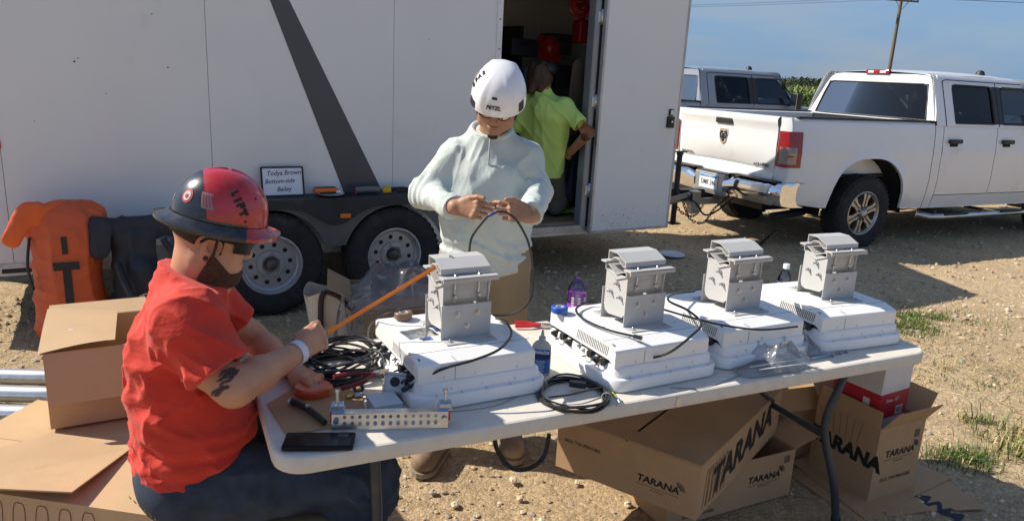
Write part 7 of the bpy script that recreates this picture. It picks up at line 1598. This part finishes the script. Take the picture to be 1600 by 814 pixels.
Sh=Blob(); Sh.cap(pv+V3(-.05,0,.02),s1+V3(.04,0,-.10),.112,.105,k=.1); Sh.cap(pv+V3(.06,0,.02),s2+V3(-.06,0,-.10),.112,.105,k=.1); Sh.cap(s1,s2,.066,.066,k=.06); Sh.cap((s1+s2)/2,hcC-V3(0,0,.10),.085,.075,k=.05)
se=s2+(e2-s2)*.66; Sh.cap(s2,se+(e2-s2)*.1,.070,.066,k=.05); Sh.cap(s1,s1+V3(-.10,-.03,-.18),.066,.062,k=.05)
class ShC(Blob):
    def ev(s,P,cull=True):
        d=Blob.ev(s,P,cull); dd=nrm(e2-s2); w=(P-se)@dd; near=np.linalg.norm((P-se)-np.outer(w,dd),axis=1)<.1; d=np.where(near&(w>-.03)&(w<.2),np.maximum(d,w),d)
        cn=hcC-V3(0,0,.10); w=(P-cn)[:,2]; rad=np.hypot(*(P-cn)[:,:2].T); d=np.where((rad<.09)&(w>-.01),np.maximum(d,w),d)
        return np.maximum(d,pv[2]-.02-P[:,2])
Sh.cap(pv+V3(0,0,.02),(s1+s2)/2-V3(0,0,.07),.12,.12,k=.08)
S3=ShC(); S3.p=Sh.p; S3.dis=wrinkle(.016,[((0,0,1),9,1.0),((.5,.2,-.8),14,.9)]); blob_obj('t_shirt',[(S3,pv-V3(.35,.35,.15),np.maximum(s1,s2)+V3(.35,.3,.2),.006)],LIME,C_)
K=Blob(); 
for s in(-1,1): K.cap(pv+V3(s*.08,0,.0),pv+V3(s*.11+.03,.10,-.26),.105,.085,k=.06); K.cap(pv+V3(s*.11+.03,.10,-.26),V3(pv[0]+s*.12,pv[1]+.05,.08),.085,.07,k=.05)
K.dis=wrinkle(.010,[((0,0,1),9,1.0)]); blob_obj('trousers',[(K,V3(pv[0]-.35,pv[1]-.25,0),pv+V3(.35,.4,.2),.008)],OLIVE,C_)
H=Blob(); H.ell(hcC+V3(-.02,-.01,.02),(.10,.115,.115),k=.03); H.cap(hcC+V3(-.05,-.06,-.02),hcC+V3(-.08,-.08,-.11),.06,.035,k=.04); H.cap(hcC+V3(.03,-.07,-.02),hcC+V3(.0,-.09,-.10),.055,.03,k=.04); H.dis=wrinkle(.02,[((.1,0,1),22,1.0)])
blob_obj('hair',[(H,hcC-.25,hcC+.2,.005)],HAIRC,C_)
Q=Blob(); Q.ell(hcC+V3(.035,.03,.065),(.095,.105,.07),k=.02); Q.plane(hcC+V3(0,0,.045),nrm((-.25,-.1,-.9)),k=.01); blob_obj('cap',[(Q,hcC-.2,hcC+.2,.006)],BLACKP,C_)
b=MB(); b.lathe([(.037,-.01),(.039,0),(.037,.01)],Matrix.Translation(Vector(w2))@frame(f)[2].to_track_quat('Z','Y').to_matrix().to_4x4(),20); b.build('bracelet',mat('amber_bracelet',(.4,.2,.05),.4),C_)
for s in(-1,1):
    Q=Blob(); x=pv[0]+s*.12; Q.cap((x,pv[1]+.05,.10),(x,pv[1]+.05,.06),.05,.05); Q.cap((x,pv[1]+.05,.05),(x+.03,pv[1]+.22,.045),.045,.045); Q.plane((0,0,.004),(0,0,-1)); blob_obj('boot',[(Q,(x-.12,pv[1]-.08,-.02),(x+.16,pv[1]+.34,.2),.008)],BLACKP,C_)
# ---- things inside the trailer doorway
def inside(px,py,y): return onp(px,py,[0,y,0],0)
def hanger(name,label,px,py,y,w,h,m,cat,top=None,seed=0,ff=.35):
    p=inside(px,py,y); t=thing(name,label,cat,tuple(p),R(30)); 
    def pc(B): B.cap((0,0,-.03),(0,0,-h+.1),w*.55,w,k=.03,flat=(0,1,0),ff=ff); B.plane((0,0,-h),(0,0,-1),k=.02)
    B=Blob(); pc(B); f=wrinkle(.03,[((0,0,1),10+seed,1.0)]); B.dis=f; o=blob_obj('cloth',[(B,(-w*1.4,-w,-h-.05),(w*1.4,w,.2),.009)],m,t); return t
hanger('jacket','tan work jacket hanging just inside the right side of the doorway',905,95,6.75,.11,.72,mat('tan_jacket',(.20,.145,.10),.85,var=.15),'jacket')
hanger('jacket','grey-green jacket hanging behind the tan one inside the doorway',893,150,6.72,.10,.80,mat('grey_green_jacket',(.10,.12,.10),.85,var=.15),'jacket',seed=2)
hanger('trousers_hanging','dark navy trousers hanging low beside the open trailer door',906,205,6.50,.085,.62,mat('navy_cloth',(.012,.015,.03),.85,var=.2),'trousers',seed=3)
def hh(label,px,py,y,m,s=1): 
    p=inside(px,py,y); t=thing('hard_hat',label,'hard hat',tuple(p),rot=(R(60),0,R(20))); b=MB(); b.lathe([(0,.11*s),(.05*s,.105*s),(.09*s,.075*s),(.11*s,.02*s),(.115*s,0),(.15*s,-.005*s),(.15*s,-.01*s),(.105*s,-.005*s)],n=28,sy=1.1); b.build('shell',m,t)
hh('red hard hat hanging at the back of the dark trailer above the cap',858,76,7.5,REDP)
p=inside(905,10,6.9); t=thing('hose_reel','red round cord reel hanging at the top of the trailer doorway','cord reel',tuple(p),rot=(R(80),0,R(25)))
for k in range(4): b=MB(); b.tube([((.10-.018*k)*math.cos(a),(.10-.018*k)*math.sin(a),.012*k) for a in np.linspace(0,2*math.pi,25)[:-1]],.009,6,closed=True); b.build('cord_turn',REDD if k%2 else REDP,t)
b=MB(); b.cyl((0,0,-.02),(0,0,.05),.025); b.build('hub',REDD,t)
p=inside(908,50,6.95); t=thing('red_jug','dark red container on the shelf side under the cord reel','container',tuple(p-np.array([0,0,.10])),.5); b=MB(); b.box((0,0,.10),(.12,.14,.20),bev=.02,seg=2); b.cyl((0,0,.2),(0,0,.225),.025); b.build('body',REDD,t)
for k,(px,py,y,w,h,c,lab) in enumerate(((812,75,7.4,.30,.16,(.03,.035,.05),'dark tool case on the upper shelf inside the trailer'),(868,70,7.6,.26,.20,(.05,.05,.05),'dark grey bin on the upper shelf behind the red hard hat'),(825,130,7.3,.22,.3,(.12,.13,.15),'grey equipment case left of the person in lime'),(880,120,7.5,.3,.22,(.04,.03,.03),'brown-black crate on the lower shelf right of the dark cap'))):
    p=inside(px,py,y); t=thing('equipment_case',lab,'equipment case',tuple(p-np.array([0,0,h/2])),R(30)); b=MB(); b.box((0,0,h/2),(w,.22,h),bev=.015,seg=2); b.build('body',mat(['case_navy','case_grey','case_pale','case_brown'][k],c,.6),t); b=MB(); b.box((0,-.115,h*.7),(w*.4,.012,.03),bev=.004); b.build('latch',BLACKM,t)
p=inside(880,322,6.62); 
for k,(dx,c,lab) in enumerate(((0,(.25,.60,.08),'lime green glove lying on the trailer floor behind the man in mint'),(.10,(.45,.55,.35),'pale green glove lying on the trailer floor, right of the brighter glove'))):
    t=thing('work_glove',lab,'glove',(p[0]+dx,p[1]+.05*k,.462),R(40+50*k)); B=Blob(); B.cap((0,0,.03),(.07,0,.03),.035,.035,k=.02,flat=(0,0,1),ff=.7)
    for j in range(4): B.cap((.07,-.027+.018*j,.03),(.13,-.035+.023*j,.025+.01*(j%2)),.012,.010,k=.006)
    B.cap((.02,.03,.03),(.07,.065,.03),.013,.011,k=.01); blob_obj('shell',[(B,(-.06,-.08,-.01),(.17,.1,.09),.004)],mat(['lime_glove','pale_glove'][k],c,.7),t)
